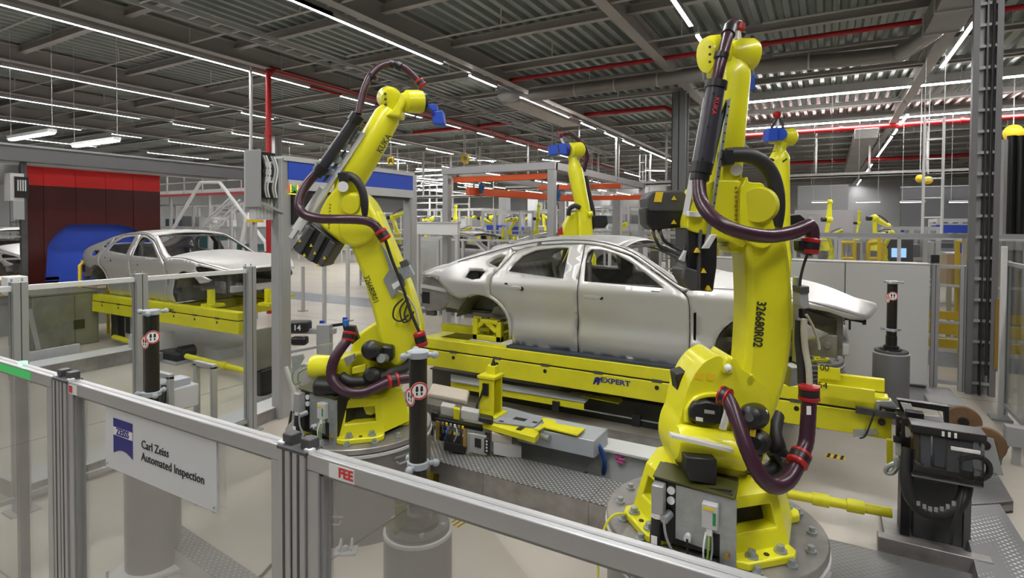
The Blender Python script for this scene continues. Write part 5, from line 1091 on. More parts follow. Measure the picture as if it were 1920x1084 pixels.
def stand(name, x, y, r_col, z_col, r_tube, z0, z1, label, full=True, ang=0.3, col=PED, z_low=None):
    t = thing(name, label, 'stand', (x, y, 0))
    B().lathe((x, y, 0), (x, y, z_col), [(0, r_col), (0.985, r_col), (1, r_col * 0.97)], 44).obj('column', col, t)
    B().lathe((x, y, z_col - 0.012), (x, y, z_col + 0.004), [(0, r_col * 1.01), (1, r_col * 1.01)], 44).obj('column_rim', LGREY, t)
    d = B().lathe((x, y, z_col), (x, y, z_col + 0.03), [(0, r_col * 0.93), (0.8, r_col * 0.93), (1, r_col * 0.9)], 40).obj('top_disc', DGREY, t)
    B().lathe((x, y, z_col + 0.03), (x, y, z_col + 0.05), [(0, r_col * 0.62), (1, r_col * 0.6)], 36).obj('inner_disc', BLK, d)
    for k in range(6):
        a = ang + 2 * math.pi * k / 6; B().cyl((x + r_col * 0.78 * math.cos(a), y + r_col * 0.78 * math.sin(a), z_col + 0.03), (x + r_col * 0.78 * math.cos(a), y + r_col * 0.78 * math.sin(a), z_col + 0.042), 0.013, 6).obj('bolt', STEEL, d)
    B().lathe((x, y, z_col + 0.05), (x, y, z0), [(0, r_tube * 1.5), (0.2, r_tube * 1.5), (0.25, r_tube * 1.1), (1, r_tube * 1.1)], 24).obj('tube_socket', BLK, t)
    tb = B().cyl((x, y, z0), (x, y, z1), r_tube, 32).obj('carbon_tube', CARB, t)
    for zz in (z1 - 0.005, z0 + 0.06):
        k = B(); k.lathe((x, y, zz), (x, y, zz + 0.035), [(0, r_tube * 1.05), (0.1, r_tube * 1.22), (0.9, r_tube * 1.22), (1, r_tube * 1.05)], 28)
        cl = k.obj('ball_ring', mat('ring_grey', (0.36, 0.39, 0.43), 0.45), t)
        for j in range(3):
            a = ang + 2 * math.pi * j / 3 + (0.4 if zz < 1.5 else 0); e = Vector((math.cos(a), math.sin(a), 0)); c = Vector((x, y, zz + 0.018))
            kk = B(); kk.cyl(c + e * r_tube * 1.1, c + e * (r_tube * 1.75), 0.012, 10); kk.ball(c + e * (r_tube * 1.95), 0.019); kk.obj('reference_ball', cl.data.materials[0], cl)
    n_ = Vector((-x, -y, 0)).normalized(); R = Matrix.Rotation(0.12, 3, 'Z'); n_ = R @ n_
    zs = z1 - 0.155
    foot_sticker(tb, Vector((x, y, zs)) + n_ * (r_tube * 1.005), n_, r_tube * 0.98)
    n2 = Matrix.Rotation(-1.15, 3, 'Z') @ n_
    foot_sticker(tb, Vector((x, y, zs - 0.035)) + n2 * (r_tube * 1.005), n2, r_tube * 0.98)
    return t
ps = px(784, 800, t=2.7)
st1 = stand('calibration_stand', ps.x, ps.y, 0.165, px(784, 990, t=2.72).z, 0.0435, 1.16, px(784, 668, t=2.7).z, 'black tube stand on a grey drum right behind the front fence')
for sg, (u, v) in enumerate(((752, 930), (812, 905))):
    c = px(u, v, t=2.68 if sg == 0 else 2.78); zc_ = 0.97
    b = B(); b.box(c.x - 0.035, c.x + 0.035, c.y - 0.004, c.y + 0.004, zc_ - 0.0, zc_ + 0.19); b.box(c.x - 0.04, c.x + 0.04, c.y - 0.08, c.y + 0.01, zc_ - 0.0, zc_ + 0.008); b.obj('yellow_shield', YCLEAR, st1)
ps = px(286, 800, t=3.88)
st2 = stand('calibration_stand', ps.x, ps.y, 0.17, 0.93, 0.0465, 1.14, px(286, 588, t=3.88).z, 'black tube stand on a tall grey column behind the sign board', ang=1.4)
b = B(); fx, fy = ps.x, ps.y
b.prism([(fx - 0.05, fy - 0.34, 0.002), (fx + 0.05, fy - 0.34, 0.002), (fx + 0.32, fy + 0.16, 0.002), (fx + 0.27, fy + 0.22, 0.002), (fx - 0.27, fy + 0.22, 0.002), (fx - 0.32, fy + 0.16, 0.002)], (0, 0, 0.03)); b.obj('foot_plate', LGREY, st2, bevel=0.006)
for dx, dy in ((0, -0.29), (0.25, 0.16), (-0.25, 0.16)):
    k = B(); k.cyl((fx + dx, fy + dy, 0.03), (fx + dx, fy + dy, 0.12), 0.009, 8); k.cyl((fx + dx, fy + dy, 0.03), (fx + dx, fy + dy, 0.055), 0.02, 6); k.obj('anchor_bolt', STEEL, st2)
ps = px(1672, 600, t=6.9)
st3 = stand('calibration_stand', ps.x, ps.y, 0.195, px(1672, 661, t=6.9).z, 0.055, px(1672, 630, t=6.9).z, px(1672, 531, t=6.9).z, 'black tube stand on a grey drum before the pale cabinets at the right', ang=0.2)
# instrument frame beside the left stand
f0 = px(306, 745, t=4.35)
t = thing('instrument_trolley', 'small aluminium frame with a red and silver instrument beside the left tube stand', 'trolley', (f0.x, f0.y, 0))
b = B(); x_, y_ = f0.x, f0.y
for dx, dy in ((-0.14, 0.0), (0.10, 0.0), (0.10, 0.35), (-0.14, 0.35)): b.box(x_ + dx - 0.02, x_ + dx + 0.02, y_ + dy - 0.02, y_ + dy + 0.02, 0, 1.22)
for dy in (0.0, 0.35): b.box(x_ - 0.16, x_ + 0.12, y_ + dy - 0.02, y_ + dy + 0.02, 1.20, 1.24)
b.obj('frame', ALU, t, bevel=0.003)
B().box(x_ - 0.10, x_ + 0.06, y_ - 0.05, y_ + 0.25, 0.92, 1.10).obj('instrument_body', LGREY, t, bevel=0.01)
B().prism([(x_ - 0.09, y_ - 0.053, 1.03), (x_ + 0.06, y_ - 0.053, 1.05), (x_ + 0.06, y_ - 0.053, 1.11), (x_ - 0.09, y_ - 0.053, 1.09)], (0, -0.01, 0)).obj('red_face', RED, t)
B().box(x_ - 0.11, x_ + 0.03, y_ - 0.04, y_ + 0.2, 1.10, 1.16).obj('instrument_lid', LBLUE, t, bevel=0.006)
B().tube([(x_ + 0.05, y_ - 0.02, 1.15), (x_ + 0.08, y_ - 0.05, 0.95), (x_ + 0.04, y_ - 0.03, 0.75)], 0.02, 8).obj('cable', RUB, t)
B().box(x_ - 0.13, x_ + 0.1, y_, y_ + 0.35, 0.62, 0.65).obj('shelf', GREY, t)
# duct of checker plate leaving the left stand on the floor
g0 = px(317, 994, Z=0.15); g1 = px(434, 1076, Z=0.15); g0.z = g1.z = 0.075
t = thing('cable_duct', 'low checker-plate cable duct crossing the floor below the sign board', 'cable duct', g0)
B().bar(g0, g0 + (g1 - g0) * 2.2, 0.16, 0.148, up=(0, 0, 1)).obj('duct_body', LGREY, t); B().bar(g0 + Vector((0, 0, 0.077)), g0 + (g1 - g0) * 2.2 + Vector((0, 0, 0.077)), 0.165, 0.006, up=(0, 0, 1)).obj('duct_lid', DIA, t)
h0 = px(533, 970, Z=0.02)
pipe('floor_cable', [tuple(px(533, 965, Z=0.25)), tuple(px(534, 1000, Z=0.10)), tuple(px(522, 1045, Z=0.012)), tuple(px(490, 1080, Z=0.012)), tuple(px(430, 1120, Z=0.012))], 0.011, 'dark cable curving along the floor left of the twin post', RUB, 'cable')
# ================================================================ PLATFORM AND LIFT TABLE
def plate_box(name, x0, x1, y0, y1, z0, z1, label, top=DIA, side=PLATE, cat='platform', seams=0):
    t = thing(name, label, cat, ((x0 + x1) / 2, (y0 + y1) / 2, z0))
    B().box(x0, x1, y0, y1, z0, z1 - 0.006).obj('base', side, t)
    n = max(1, seams)
    for k in range(n):
        a = x0 + (x1 - x0) * k / n + 0.002; b_ = x0 + (x1 - x0) * (k + 1) / n - 0.002
        B().box(a, b_, y0 - 0.004, y1, z1 - 0.006, z1).obj('tread_plate', top, t)
        B().box(a, b_, y0 - 0.005, y0, z0 + 0.01, z1 - 0.008).obj('side_sheet', side, t)
        for xx in (a + 0.08, (a + b_) / 2, b_ - 0.08): B().cyl((xx, y0 + 0.05, z1), (xx, y0 + 0.05, z1 + 0.004), 0.012, 8).obj('screw', ALU, t)
    return t
plate_box('platform', -4.6, -0.62, 4.11, 4.56, 0.0, 0.21, 'long checker-plate step in front of the lift table between the robots', seams=4)
lt = thing('lift_table', 'long steel lift table with yellow top plates under the near car', 'conveyor', (-2.2, 5.2, 0))
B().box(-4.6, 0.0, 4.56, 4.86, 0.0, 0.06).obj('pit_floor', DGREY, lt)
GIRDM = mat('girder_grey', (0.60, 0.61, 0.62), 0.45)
B().box(-3.3, -0.4, 4.86, 5.0, 0.05, 0.34).obj('near_girder', GIRDM, lt, bevel=0.006)
B().box(-3.3, -0.4, 4.80, 5.08, 0.34, 0.36).obj('girder_flange', GIRDM, lt)
B().box(-4.6, -0.35, 5.15, 5.45, 0.06, 0.30).obj('cable_trough', PLATE, lt)
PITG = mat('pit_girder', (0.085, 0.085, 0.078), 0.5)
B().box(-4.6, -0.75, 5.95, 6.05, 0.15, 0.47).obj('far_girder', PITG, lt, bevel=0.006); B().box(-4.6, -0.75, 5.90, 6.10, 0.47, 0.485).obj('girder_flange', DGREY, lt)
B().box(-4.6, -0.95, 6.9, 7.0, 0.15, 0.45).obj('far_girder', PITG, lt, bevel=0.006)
B().bar((-4.0, 5.55, 0.42), (-0.7, 5.55, 0.42), 0.012).obj('guide_wire', STEEL, lt)
for k in range(4):
    xx = -3.5 + 0.9 * k; B().box(xx, xx + 0.08, 5.5, 5.6, 0.36, 0.47).obj('wire_eye', BLK, lt)
B().box(-4.6, -0.3, 5.62, 5.9, 0.12, 0.22).obj('pit_cover', mat('pale_sheet', (0.5, 0.46, 0.42), 0.5), lt)
b = B(); b.box(-2.55, -1.76, 4.60, 4.95, 0.34, 0.497); b.obj('near_housing', LBLUE, lt, bevel=0.008)
zq = 0.5
qa = [px(u, v, Z=zq) for u, v in ((905, 772), (940, 763), (1022, 785), (1000, 803), (905, 790))]
B().prism(qa, (0, 0, 0.012)).obj('grey_plate', mat('plate_bluegrey', (0.27, 0.29, 0.34), 0.45), lt)
for u, v, sx_, sy_ in ((975, 786, 0.13, 0.07), (940, 790, 0.05, 0.03), (1003, 792, 0.05, 0.04)): c = px(u, v, Z=zq + 0.0125); B().cbox((c.x, c.y, zq + 0.0125), sx_, sy_, 0.003).obj('plate_hole', INK, lt)
b = B(); b.prism([px(u, v, Z=zq - 0.005) for u, v in ((905, 792), (1003, 820), (1010, 812), (1012, 806), (905, 782))], (0, 0, -0.06)); b.obj('yellow_edge', YEL2, lt, bevel=0.006)
b = B(); b.prism([px(u, v, Z=zq + 0.02) for u, v in ((1016, 785), (1040, 790), (1044, 797), (1097, 806), (1083, 818), (1020, 803), (1012, 808), (1002, 806), (1020, 796))], (0, 0, 0.012)); b.obj('yellow_plate', YEL2, lt)
c = px(975, 810, Z=0.47); B().box(c.x - 0.025, c.x + 0.025, c.y - 0.03, c.y + 0.05, 0.43, 0.505).obj('strap', BLK, lt)
B().cyl(px(1005, 813, Z=0.45), px(1030, 822, Z=0.45), 0.03, 12).obj('roller', STEEL, lt)
b = B(); c = px(1033, 825, Z=0.3); b.box(c.x - 0.035, c.x + 0.035, c.y - 0.03, c.y + 0.04, 0.06, 0.48); b.obj('support_leg', DGREY, lt)
yp = px(920, 776, Z=0.51)
b = B(); b.box(yp.x - 0.085, yp.x + 0.085, yp.y - 0.085, yp.y - 0.07, 0.51, 0.90); b.box(yp.x - 0.085, yp.x + 0.085, yp.y + 0.07, yp.y + 0.085, 0.51, 0.90); b.box(yp.x - 0.008, yp.x + 0.008, yp.y - 0.07, yp.y + 0.07, 0.51, 0.90); b.box(yp.x - 0.13, yp.x + 0.13, yp.y - 0.13, yp.y + 0.13, 0.50, 0.525); b.box(yp.x - 0.1, yp.x + 0.1, yp.y - 0.1, yp.y + 0.1, 0.88, 0.91)
yps = b.obj('yellow_column', YEL2, lt, bevel=0.004)
b = B(); b.box(yp.x - 0.05, yp.x + 0.05, yp.y + 0.0, yp.y + 0.08, 0.91, 0.99); b.obj('column_head', YEL2, yps)
B().cyl((yp.x, yp.y + 0.05, 0.99), (yp.x, yp.y + 0.05, 1.06), 0.03, 8, 0.004).obj('locating_cone', BLK, yps)
B().tube([(yp.x - 0.02, yp.y - 0.10, 0.80), (yp.x - 0.05, yp.y - 0.11, 0.7), (yp.x - 0.1, yp.y - 0.1, 0.6), (yp.x - 0.1, yp.y - 0.08, 0.52)], 0.012, 8).obj('column_cable', RUB, yps)
B().box(yp.x - 0.03, yp.x + 0.03, yp.y - 0.11, yp.y - 0.085, 0.72, 0.84).obj('column_switch', BLK, yps)
# second set of plates below the carrier, far side
b = B(); zq = 0.50
b.prism([px(u, v, Z=zq) for u, v in ((845, 703), (960, 724), (1110, 742), (1098, 756), (845, 716))], (0, 0, 0.012)); b.obj('grey_plate', LBLUE, lt)
b = B(); b.prism([px(u, v, Z=zq - 0.01) for u, v in ((845, 716), (1095, 757), (1095, 750), (845, 706))], (0, 0, -0.07)); b.obj('yellow_edge', YEL2, lt)
b = B(); b.prism([px(u, v, Z=zq + 0.01) for u, v in ((1095, 742), (1165, 748), (1168, 752), (1160, 758), (1088, 744))], (0, 0, 0.01)); b.obj('yellow_plate', YEL2, lt)
c = px(1060, 733, Z=zq + 0.013); B().cbox((c.x, c.y, zq + 0.014), 0.14, 0.08, 0.003).obj('plate_hole', INK, lt)
b = B(); c = px(1165, 785, Z=0.18); b.box(c.x - 0.32, c.x + 0.14, c.y, c.y + 0.3, 0.14, 0.44); b.obj('drive_box', DGREY, lt, bevel=0.008)
B().tube([px(1195, 770, Z=0.35), px(1206, 772, Z=0.33), px(1212, 780, Z=0.2)], 0.014, 8).obj('drive_cable', RUB, lt)
B().tube([px(1122, 835, Z=0.42), px(1128, 846, Z=0.36), px(1134, 868, Z=0.24), px(1132, 888, Z=0.1)], 0.022, 8).obj('blue_air_line', mat('air_blue', (0.03, 0.12, 0.40), 0.4), lt)
B().tube([px(1134, 884, Z=0.12), px(1112, 880, Z=0.1), px(1096, 888, Z=0.07)], 0.012, 8).obj('blue_air_line', BLUE, lt)
b = B(); c = px(1118, 878, Z=0.12); b.cbox(c, 0.16, 0.10, 0.07); b.cbox(c + Vector((0.05, 0.02, 0.06)), 0.05, 0.06, 0.06); b.cbox(c + Vector((-0.06, -0.01, 0.05)), 0.06, 0.04, 0.04); b.obj('air_valve', LGREY, lt, bevel=0.004)
for k, (u, v, zz, w) in enumerate(((1160, 850, 0.372, 0.03), (1163, 862, 0.30, 0.03))):
    b = B(); c = px(u, v, Y=4.83); b.tube([c + Vector((-0.035, 0, 0)), c + Vector((-0.02, -0.01, 0.012)), c + Vector((0.02, -0.012, 0.008)), c + Vector((0.045, -0.004, 0.014))], 0.009, 6); b.box(c.x - 0.03, c.x + 0.03, c.y - 0.012, c.y - 0.006, c.z - 0.03, c.z - 0.008)
    tag(b.obj('tape_scrap', PINK), '%s scrap of pink tape on the lift table girder' % ('upper' if k == 0 else 'lower'), 'tape', 'pink tape scraps')
for k, (u, v) in enumerate(((1214, 776), (1233, 770))):
    b = B(); c = px(u, v, Z=0.24); b.tube([c + Vector((-0.05, 0, 0)), c + Vector((0, 0.01, 0.02)), c + Vector((0.05, 0, 0.005))], 0.012, 6); b.cbox(c + Vector((0, 0, -0.005)), 0.06, 0.03, 0.015)
    tag(b.obj('tape_scrap', mat('magenta_tape', (0.30, 0.02, 0.16), 0.6)), '%s dark magenta tape scrap below the carrier beam' % ('left' if k == 0 else 'right'), 'tape', 'pink tape scraps')
# clamp unit with cylinders and valve terminals
cu = thing('clamp_unit', 'black and silver pneumatic clamp unit at the left end of the lift table', 'machine', tuple(px(870, 850, Z=0.21)))
def ub(name, u0, v0, u1, v1, t_, th, m_, bevel=0.004):
    return B().prism([px(u0, v0, t=t_), px(u1, v0 + (u1 - u0) * 0.2, t=t_), px(u1, v1 + (u1 - u0) * 0.2, t=t_), px(u0, v1, t=t_)], DV * th).obj(name, m_, cu, bevel=bevel)
ub('frame_plate', 880, 812, 912, 848, 5.25, 0.03, ALU); ub('frame_window', 890, 822, 902, 838, 5.24, 0.012, INK, 0); ub('end_block', 908, 822, 918, 850, 5.24, 0.16, BLK)
ub('end_plate', 806, 795, 814, 826, 5.45, 0.03, ALU); ub('frame_window', 808, 800, 812, 816, 5.44, 0.012, INK, 0)
ub('valve_body', 822, 798, 836, 826, 5.42, 0.14, BLK); ub('brass_strip', 817, 790, 824, 824, 5.40, 0.02, BRASS, 0.002); ub('brass_strip', 868, 804, 874, 838, 5.30, 0.02, BRASS, 0.002)
ub('valve_body', 842, 806, 864, 834, 5.35, 0.16, DGREY); ub('drip_tray', 832, 828, 872, 844, 5.30, 0.2, BLK); ub('cylinder_body', 826, 760, 852, 778, 5.5, 0.12, LGREY, 0.008); ub('cylinder_body', 864, 768, 898, 786, 5.4, 0.12, LGREY, 0.008)
ub('joint_head', 808, 772, 822, 790, 5.44, 0.1, BLK, 0.01); ub('joint_head', 898, 782, 924, 792, 5.3, 0.12, BLK, 0.01); ub('cross_bar', 815, 784, 905, 792, 5.42, 0.08, BLK)
ub('yellow_bracket', 850, 766, 862, 786, 5.45, 0.06, YEL2); ub('pale_cover', 802, 735, 876, 746, 5.9, 0.35, mat('cover_beige', (0.58, 0.52, 0.46), 0.5), 0.02); ub('post_plate', 876, 812, 882, 850, 5.27, 0.04, STEEL)
for k in range(12):
    u = 828 + 7.5 * (k % 6); v = 792 + 1.5 * (k % 6) + 14 * (k // 6); ub('fitting', u, v, u + 4, v + 5, 5.30, 0.02, (BRASS, YEL3, STEEL, WPAINT)[k % 4], 0.001)
for k in range(4): ub('port', 911, 826 + 6 * k, 914, 829 + 6 * k, 5.235, 0.01, WPAINT, 0)
for k in range(5): B().tube([px(826 + 9 * k, 790 + 2 * k, t=5.36), px(830 + 9 * k, 806 + 2 * k, t=5.28), px(824 + 9 * k, 822 + 2 * k, t=5.32)], 0.007, 6).obj('air_line', (RUB, BLUE, RUB, LGREY, RUB)[k], cu)
ub('pale_cover', 922, 812, 960, 828, 5.25, 0.1, mat('cover_greige', (0.45, 0.41, 0.37), 0.5), 0.004); ub('cover_sheet', 925, 826, 978, 852, 5.25, 0.08, LGREY, 0.004)
# black yellow hazard stickers on the floor
def hazard(u, v, w, h, lab):
    c = px(u, v, Z=0.002); t = thing('hazard_sticker', lab, 'sticker', (c.x, c.y, 0.0))
    B().box(c.x - w / 2, c.x + w / 2, c.y - h / 2, c.y + h / 2, 0.0005, 0.002).obj('sheet', YEL3, t)
    for k in range(3):
        x0 = c.x - w / 2 + w * (k + 0.15) / 3; B().prism([(x0, c.y - h / 2, 0.0021), (x0 + w * 0.15, c.y - h / 2, 0.0021), (x0 + w * 0.25, c.y + h / 2, 0.0021), (x0 + w * 0.10, c.y + h / 2, 0.0021)], (0, 0, 0.0005)).obj('stripe', INK, t)
hazard(1566, 856, 0.18, 0.12, 'yellow and black sticker on the floor right of the right robot'); hazard(857, 981, 0.13, 0.10, 'yellow and black sticker on the floor beside the near grey drum')
pipe('floor_bar', [tuple(px(1476, 926, Z=0.17)), tuple(px(1672, 962, Z=0.17))], 0.038, 'yellow bar leaving the right robot pedestal at floor height', YEL2, 'pipe', 2)
pipe('floor_bar', [tuple(px(214, 632, Z=0.16)), tuple(px(292, 654, Z=0.16))], 0.05, 'short yellow bar at floor height beside the olive cabinet', YEL2, 'pipe', 1)
pipe('floor_bar', [tuple(px(350, 668, Z=0.16)), tuple(px(505, 707, Z=0.16))], 0.045, 'long yellow bar at floor height below the far carrier', YEL2, 'pipe', 1)
c = px(320, 672, Z=0.0); t = thing('coupling_block', 'black coupling block between the two yellow floor bars', 'machine', c)
B().cbox(c + Vector((0, 0, 0.08)), 0.85, 0.3, 0.16).obj('block', BLK, t, bevel=0.04); B().cbox(c + Vector((0, 0, 0.01)), 1.2, 0.5, 0.02).obj('ground_plate', GREY, t); B().cyl(c + Vector((0.35, -0.05, 0.15)), c + Vector((0.35, 0.2, 0.15)), 0.11, 14).obj('hub', BLK, t); B().cbox(c + Vector((0.1, -0.25, 0.08)), 0.06, 0.1, 0.16, 0.3).obj('lever', ALU, t)
# ================================================================ RIGHT END STATION
es = thing('end_station', 'dark steel end station with cable loops at the right end of the carrier', 'machine', (0.75, 5.2, 0))
B().box(0.42, 1.0, 4.9, 5.55, 0.0, 0.06).obj('base_plate', PLATE, es); B().box(0.36, 1.02, 4.84, 4.93, 0.0, 0.13).obj('base_front', PLATE, es, bevel=0.006)
B().box(0.60, 0.90, 5.12, 5.42, 0.06, 0.70).obj('column', DGREY, es, bevel=0.006); B().box(0.90, 0.94, 5.10, 5.45, 0.06, 0.66).obj('column_cheek', mat('cheek_grey', (0.12, 0.12, 0.125), 0.5), es)
B().box(0.52, 0.58, 5.1, 5.3, 0.06, 0.95).obj('chain_guide', BLK, es)
b = B(); b.prism([px(1642, 752, Y=5.48), px(1672, 752, Y=5.48), px(1690, 776, Y=5.48), px(1642, 776, Y=5.48)], (0, 0.1, 0)); b.obj('carrier_shoe', STEEL, es, bevel=0.004)
B().bar(px(1604, 768, Y=5.46), px(1704, 783, Y=5.46), 0.05, 0.05).obj('shoe_rail', DGREY, es)
b = B(); b.prism([px(1682, 749, Y=5.3), px(1779, 763, Y=5.3), px(1780, 802, Y=5.3), px(1772, 800, Y=5.3), px(1770, 772, Y=5.3), px(1693, 760, Y=5.3), px(1706, 798, Y=5.3), px(1696, 798, Y=5.3)], (0, 0.06, 0)); b.obj('black_frame', BLK, es)
b = B(); b.prism([px(1706, 776, Y=5.26), px(1764, 781, Y=5.26), px(1774, 803, Y=5.26), px(1717, 793, Y=5.26)], (0, -0.01, 0)); b.obj('pale_plate', LGREY, es)
b = B(); b.prism([px(1688, 754, Y=5.28), px(1708, 757, Y=5.28), px(1716, 776, Y=5.28), px(1698, 776, Y=5.28)], (0, -0.01, 0)); b.obj('pale_plate', LGREY, es)
B().box(0.55, 0.66, 5.16, 5.24, 0.86, 0.99).obj('dark_block', BLK, es)
vb = px(1775, 848, Y=4.92)
v_ = B().box(vb.x - 0.21, vb.x + 0.22, 4.92, 5.1, vb.z + 0.10, vb.z + 0.16).obj('valve_carrier', BLK, es, bevel=0.005)
for k in range(3): B().box(vb.x - 0.03 + 0.035 * k, vb.x - 0.015 + 0.035 * k, 4.914, 4.92, vb.z + 0.11, vb.z + 0.145).obj('white_mark', WHITE, v_)
B().box(vb.x - 0.20, vb.x + 0.20, 4.88, 4.98, vb.z - 0.19, vb.z + 0.10).obj('clear_cover', glass('smoky_cover', (0.62, 0.64, 0.68), 0.9), es)
for k, (dx, w, h, m_) in enumerate(((-0.17, 0.04, 0.16, BRASS), (-0.11, 0.06, 0.2, WPAINT), (-0.03, 0.06, 0.16, LBLUE), (0.05, 0.07, 0.2, LGREY), (0.13, 0.06, 0.15, LBLUE))): B().box(vb.x + dx - w / 2, vb.x + dx + w / 2, 4.99, 5.09, vb.z - 0.06 - h / 2, vb.z - 0.06 + h / 2 + 0.06).obj('valve', m_, es, bevel=0.004)
B().box(vb.x - 0.2, vb.x + 0.2, 4.9, 5.1, vb.z - 0.21, vb.z - 0.19).obj('valve_tray', GREY, es)
B().bar(px(1783, 840, Y=4.86), px(1838, 849, Y=4.86), 0.02).obj('steel_lever', ALUW, es)
for u, v, h in ((1702, 805, 28), (1714, 838, 22), (1683, 838, 30)): B().bar(px(u, v - h / 2, Y=5.12), px(u + 1, v + h / 2, Y=5.12), 0.045, 0.04).obj('grey_connector', LGREY, es, bevel=0.004)
for u, v in ((1702, 793), (1713, 823), (1683, 824)): c = px(u, v, Y=5.11); B().cbox(c, 0.055, 0.05, 0.04).obj('connector_head', BLK, es)
b = B(); b.tube([px(1680, 868, Y=5.05), px(1664, 876, Y=5.04), px(1662, 886, Y=5.04), px(1674, 886, Y=5.04), px(1684, 872, Y=5.05)], 0.018, 8); b.cbox(px(1684, 868, Y=5.05), 0.06, 0.04, 0.06); b.obj('steel_hook', STEEL, es)
for u in (1668, 1694): B().bar(px(u, 824, Y=5.3), px(u, 870, Y=5.3), 0.05, 0.04).obj('yellow_fork', YEL2, es)
B().tube([px(1704, 840, Y=5.0), px(1700, 890, Y=4.95), px(1706, 930, Y=4.92), px(1730, 958, Y=4.9), px(1768, 964, Y=4.9), px(1798, 948, Y=4.92), px(1810, 920, Y=4.98), px(1812, 880, Y=5.05), px(1806, 856, Y=5.1)], 0.042, 12, 8, 1).obj('cable_chain', RUB, es)
B().tube([px(1796, 862, Y=5.0), px(1830, 856, Y=5.0), px(1852, 868, Y=5.0), px(1854, 888, Y=5.0), px(1838, 898, Y=5.0), px(1810, 896, Y=5.05)], 0.02, 10, 6).obj('cable_loop', RUB, es)
B().tube([px(1706, 850, Y=5.0), px(1716, 866, Y=4.98), px(1730, 870, Y=5.0), px(1742, 852, Y=5.05)], 0.012, 8).obj('grey_cable', GREY, es)
B().tube([px(1808, 900, Y=5.0), px(1800, 940, Y=4.9), px(1788, 985, Y=4.85), px(1782, 1020, Y=4.85)], 0.014, 8).obj('drop_cable', RUB, es)
for k in range(7):
    f = k / 6; B().cbox(px(1722 + 66 * f, 944 + 12 * math.sin(math.pi * f), Y=4.85), 0.02, 0.01, 0.03, 0.3).obj('chain_link', GREY, es)
B().prism([px(1600, 805, Y=5.49), px(1642, 803, Y=5.49), px(1646, 812, Y=5.49), px(1600, 818, Y=5.49)], (0, -0.03, 0)).obj('cable_guide', STEEL, es)
B().tube([px(1640, 772, Y=5.44), px(1630, 800, Y=5.42), px(1622, 818, Y=5.44), px(1612, 822, Y=5.45)], 0.007, 6).obj('thin_cable', RUB, es)
for k, (u, v, rr) in enumerate(((1848, 832, 0.155), (1806, 790, 0.155))):
    c = px(u, v, t=5.3 if k == 0 else 5.9); ax = Vector((-0.30, -0.954, 0)) if k == 0 else Vector((-0.1, -0.995, 0))
    t = thing('brown_wheel', '%s brown guide wheel beside the end station' % ('near' if k == 0 else 'far'), 'wheel', (c.x, c.y, 0))
    B().lathe(c - ax * 0.03, c + ax * 0.03, [(0, rr), (0.5, rr * 1.03), (1, rr)], 32).obj('rim', RUST, t)
    B().lathe(c + ax * 0.03, c + ax * 0.06, [(0, 0.05), (1, 0.045)], 16).obj('hub', BLK, t)
    if k == 0:
        s_ = ax.cross(Vector((0, 0, 1))).normalized(); o = c + ax * 0.04
        B().prism([o - s_ * 0.06 + Vector((0, 0, 0.08)), o + s_ * 0.06 + Vector((0, 0, 0.08)), o + s_ * 0.14 - Vector((0, 0, 0.25)), o - s_ * 0.14 - Vector((0, 0, 0.25))], ax * 0.012).obj('bracket', GREY, t, bevel=0.006)
    B().cyl(c + ax * 0.05, c + ax * 0.07, 0.03, 12).obj('axle', BLK, t); B().box(c.x - 0.05, c.x + 0.05, c.y - 0.03, c.y + 0.03, 0, c.z - 0.15).obj('stand', GREY, t)
plate_box('floor_plate', 0.02, 0.95, 4.10, 4.78, 0.0, 0.05, 'checker plate on the floor in front of the end station', seams=2)
B().box(0.90, 1.06, 4.3, 4.34, 0.05, 0.07).obj('red_strip', RED, None, 'thin red strip on the floor plate below the end station', 'strip')
def ramp(lab, pts, z0s, th=0.03):
    vs = [px(u, v, Z=z) for (u, v), z in zip(pts, z0s)]
    t = thing('checker_ramp', lab, 'platform', (vs[0].x, vs[0].y, 0))
    B().prism(vs, (0, 0, -th)).obj('tread_plate', DIA, t); B().prism([Vector((p.x, p.y, 0.0)) for p in vs], (0, 0, 0.02)).obj('underside', DGREY, t)
    b = B(); n = len(vs)
    for i in range(n):
        p, q = vs[i], vs[(i + 1) % n]; b.add([p - Vector((0, 0, 0.005)), q - Vector((0, 0, 0.005)), Vector((q.x, q.y, 0)), Vector((p.x, p.y, 0))], [(0, 1, 2, 3)])
    b.obj('skirt', PLATE, t); return t
ramp('near checker-plate ramp at the bottom right corner', [(1798, 950), (1875, 945), (1960, 1080), (1960, 1140), (1850, 1140)], [0.16, 0.16, 0.16, 0.10, 0.10])
ramp('narrow ribbed plate strip running back from the near ramp', [(1802, 948), (1900, 940), (1858, 868), (1822, 880)], [0.10, 0.10, 0.06, 0.06])
ramp('checker plate strip in front of the pale cabinets', [(1700, 722), (1780, 728), (1812, 762), (1700, 752)], [0.04] * 4)
c = px(1780, 755, Z=0.06); B().box(c.x - 0.25, c.x + 0.15, c.y - 0.2, c.y + 0.2, 0.045, 0.09).obj('floor_box', GREY, None, 'flat grey box on the plate strip before the glass door', 'box', bevel=0.006)
c = px(1908, 818, t=5.6); t = thing('wall_socket_box', 'small grey box with green and yellow cables at the right picture edge', 'electrical box', (c.x, c.y, 0))
B().cbox(c, 0.2, 0.12, 0.2).obj('box', GREY, t, bevel=0.006); B().cbox(Vector((c.x, c.y + 0.03, c.z / 2)), 0.06, 0.06, c.z).obj('post', ALU, t)
for k in range(3): B().tube([c + Vector((-0.08, -0.05, -0.1)), c + Vector((-0.14 - 0.02 * k, -0.06, -0.3)), c + Vector((-0.05, -0.08, -0.48 - 0.03 * k)), c + Vector((0.08, -0.08, -0.5))], 0.009, 6).obj('cable', (mat('cable_green', (0.08, 0.16, 0.08), 0.5), BLK, BRASS)[k], t)
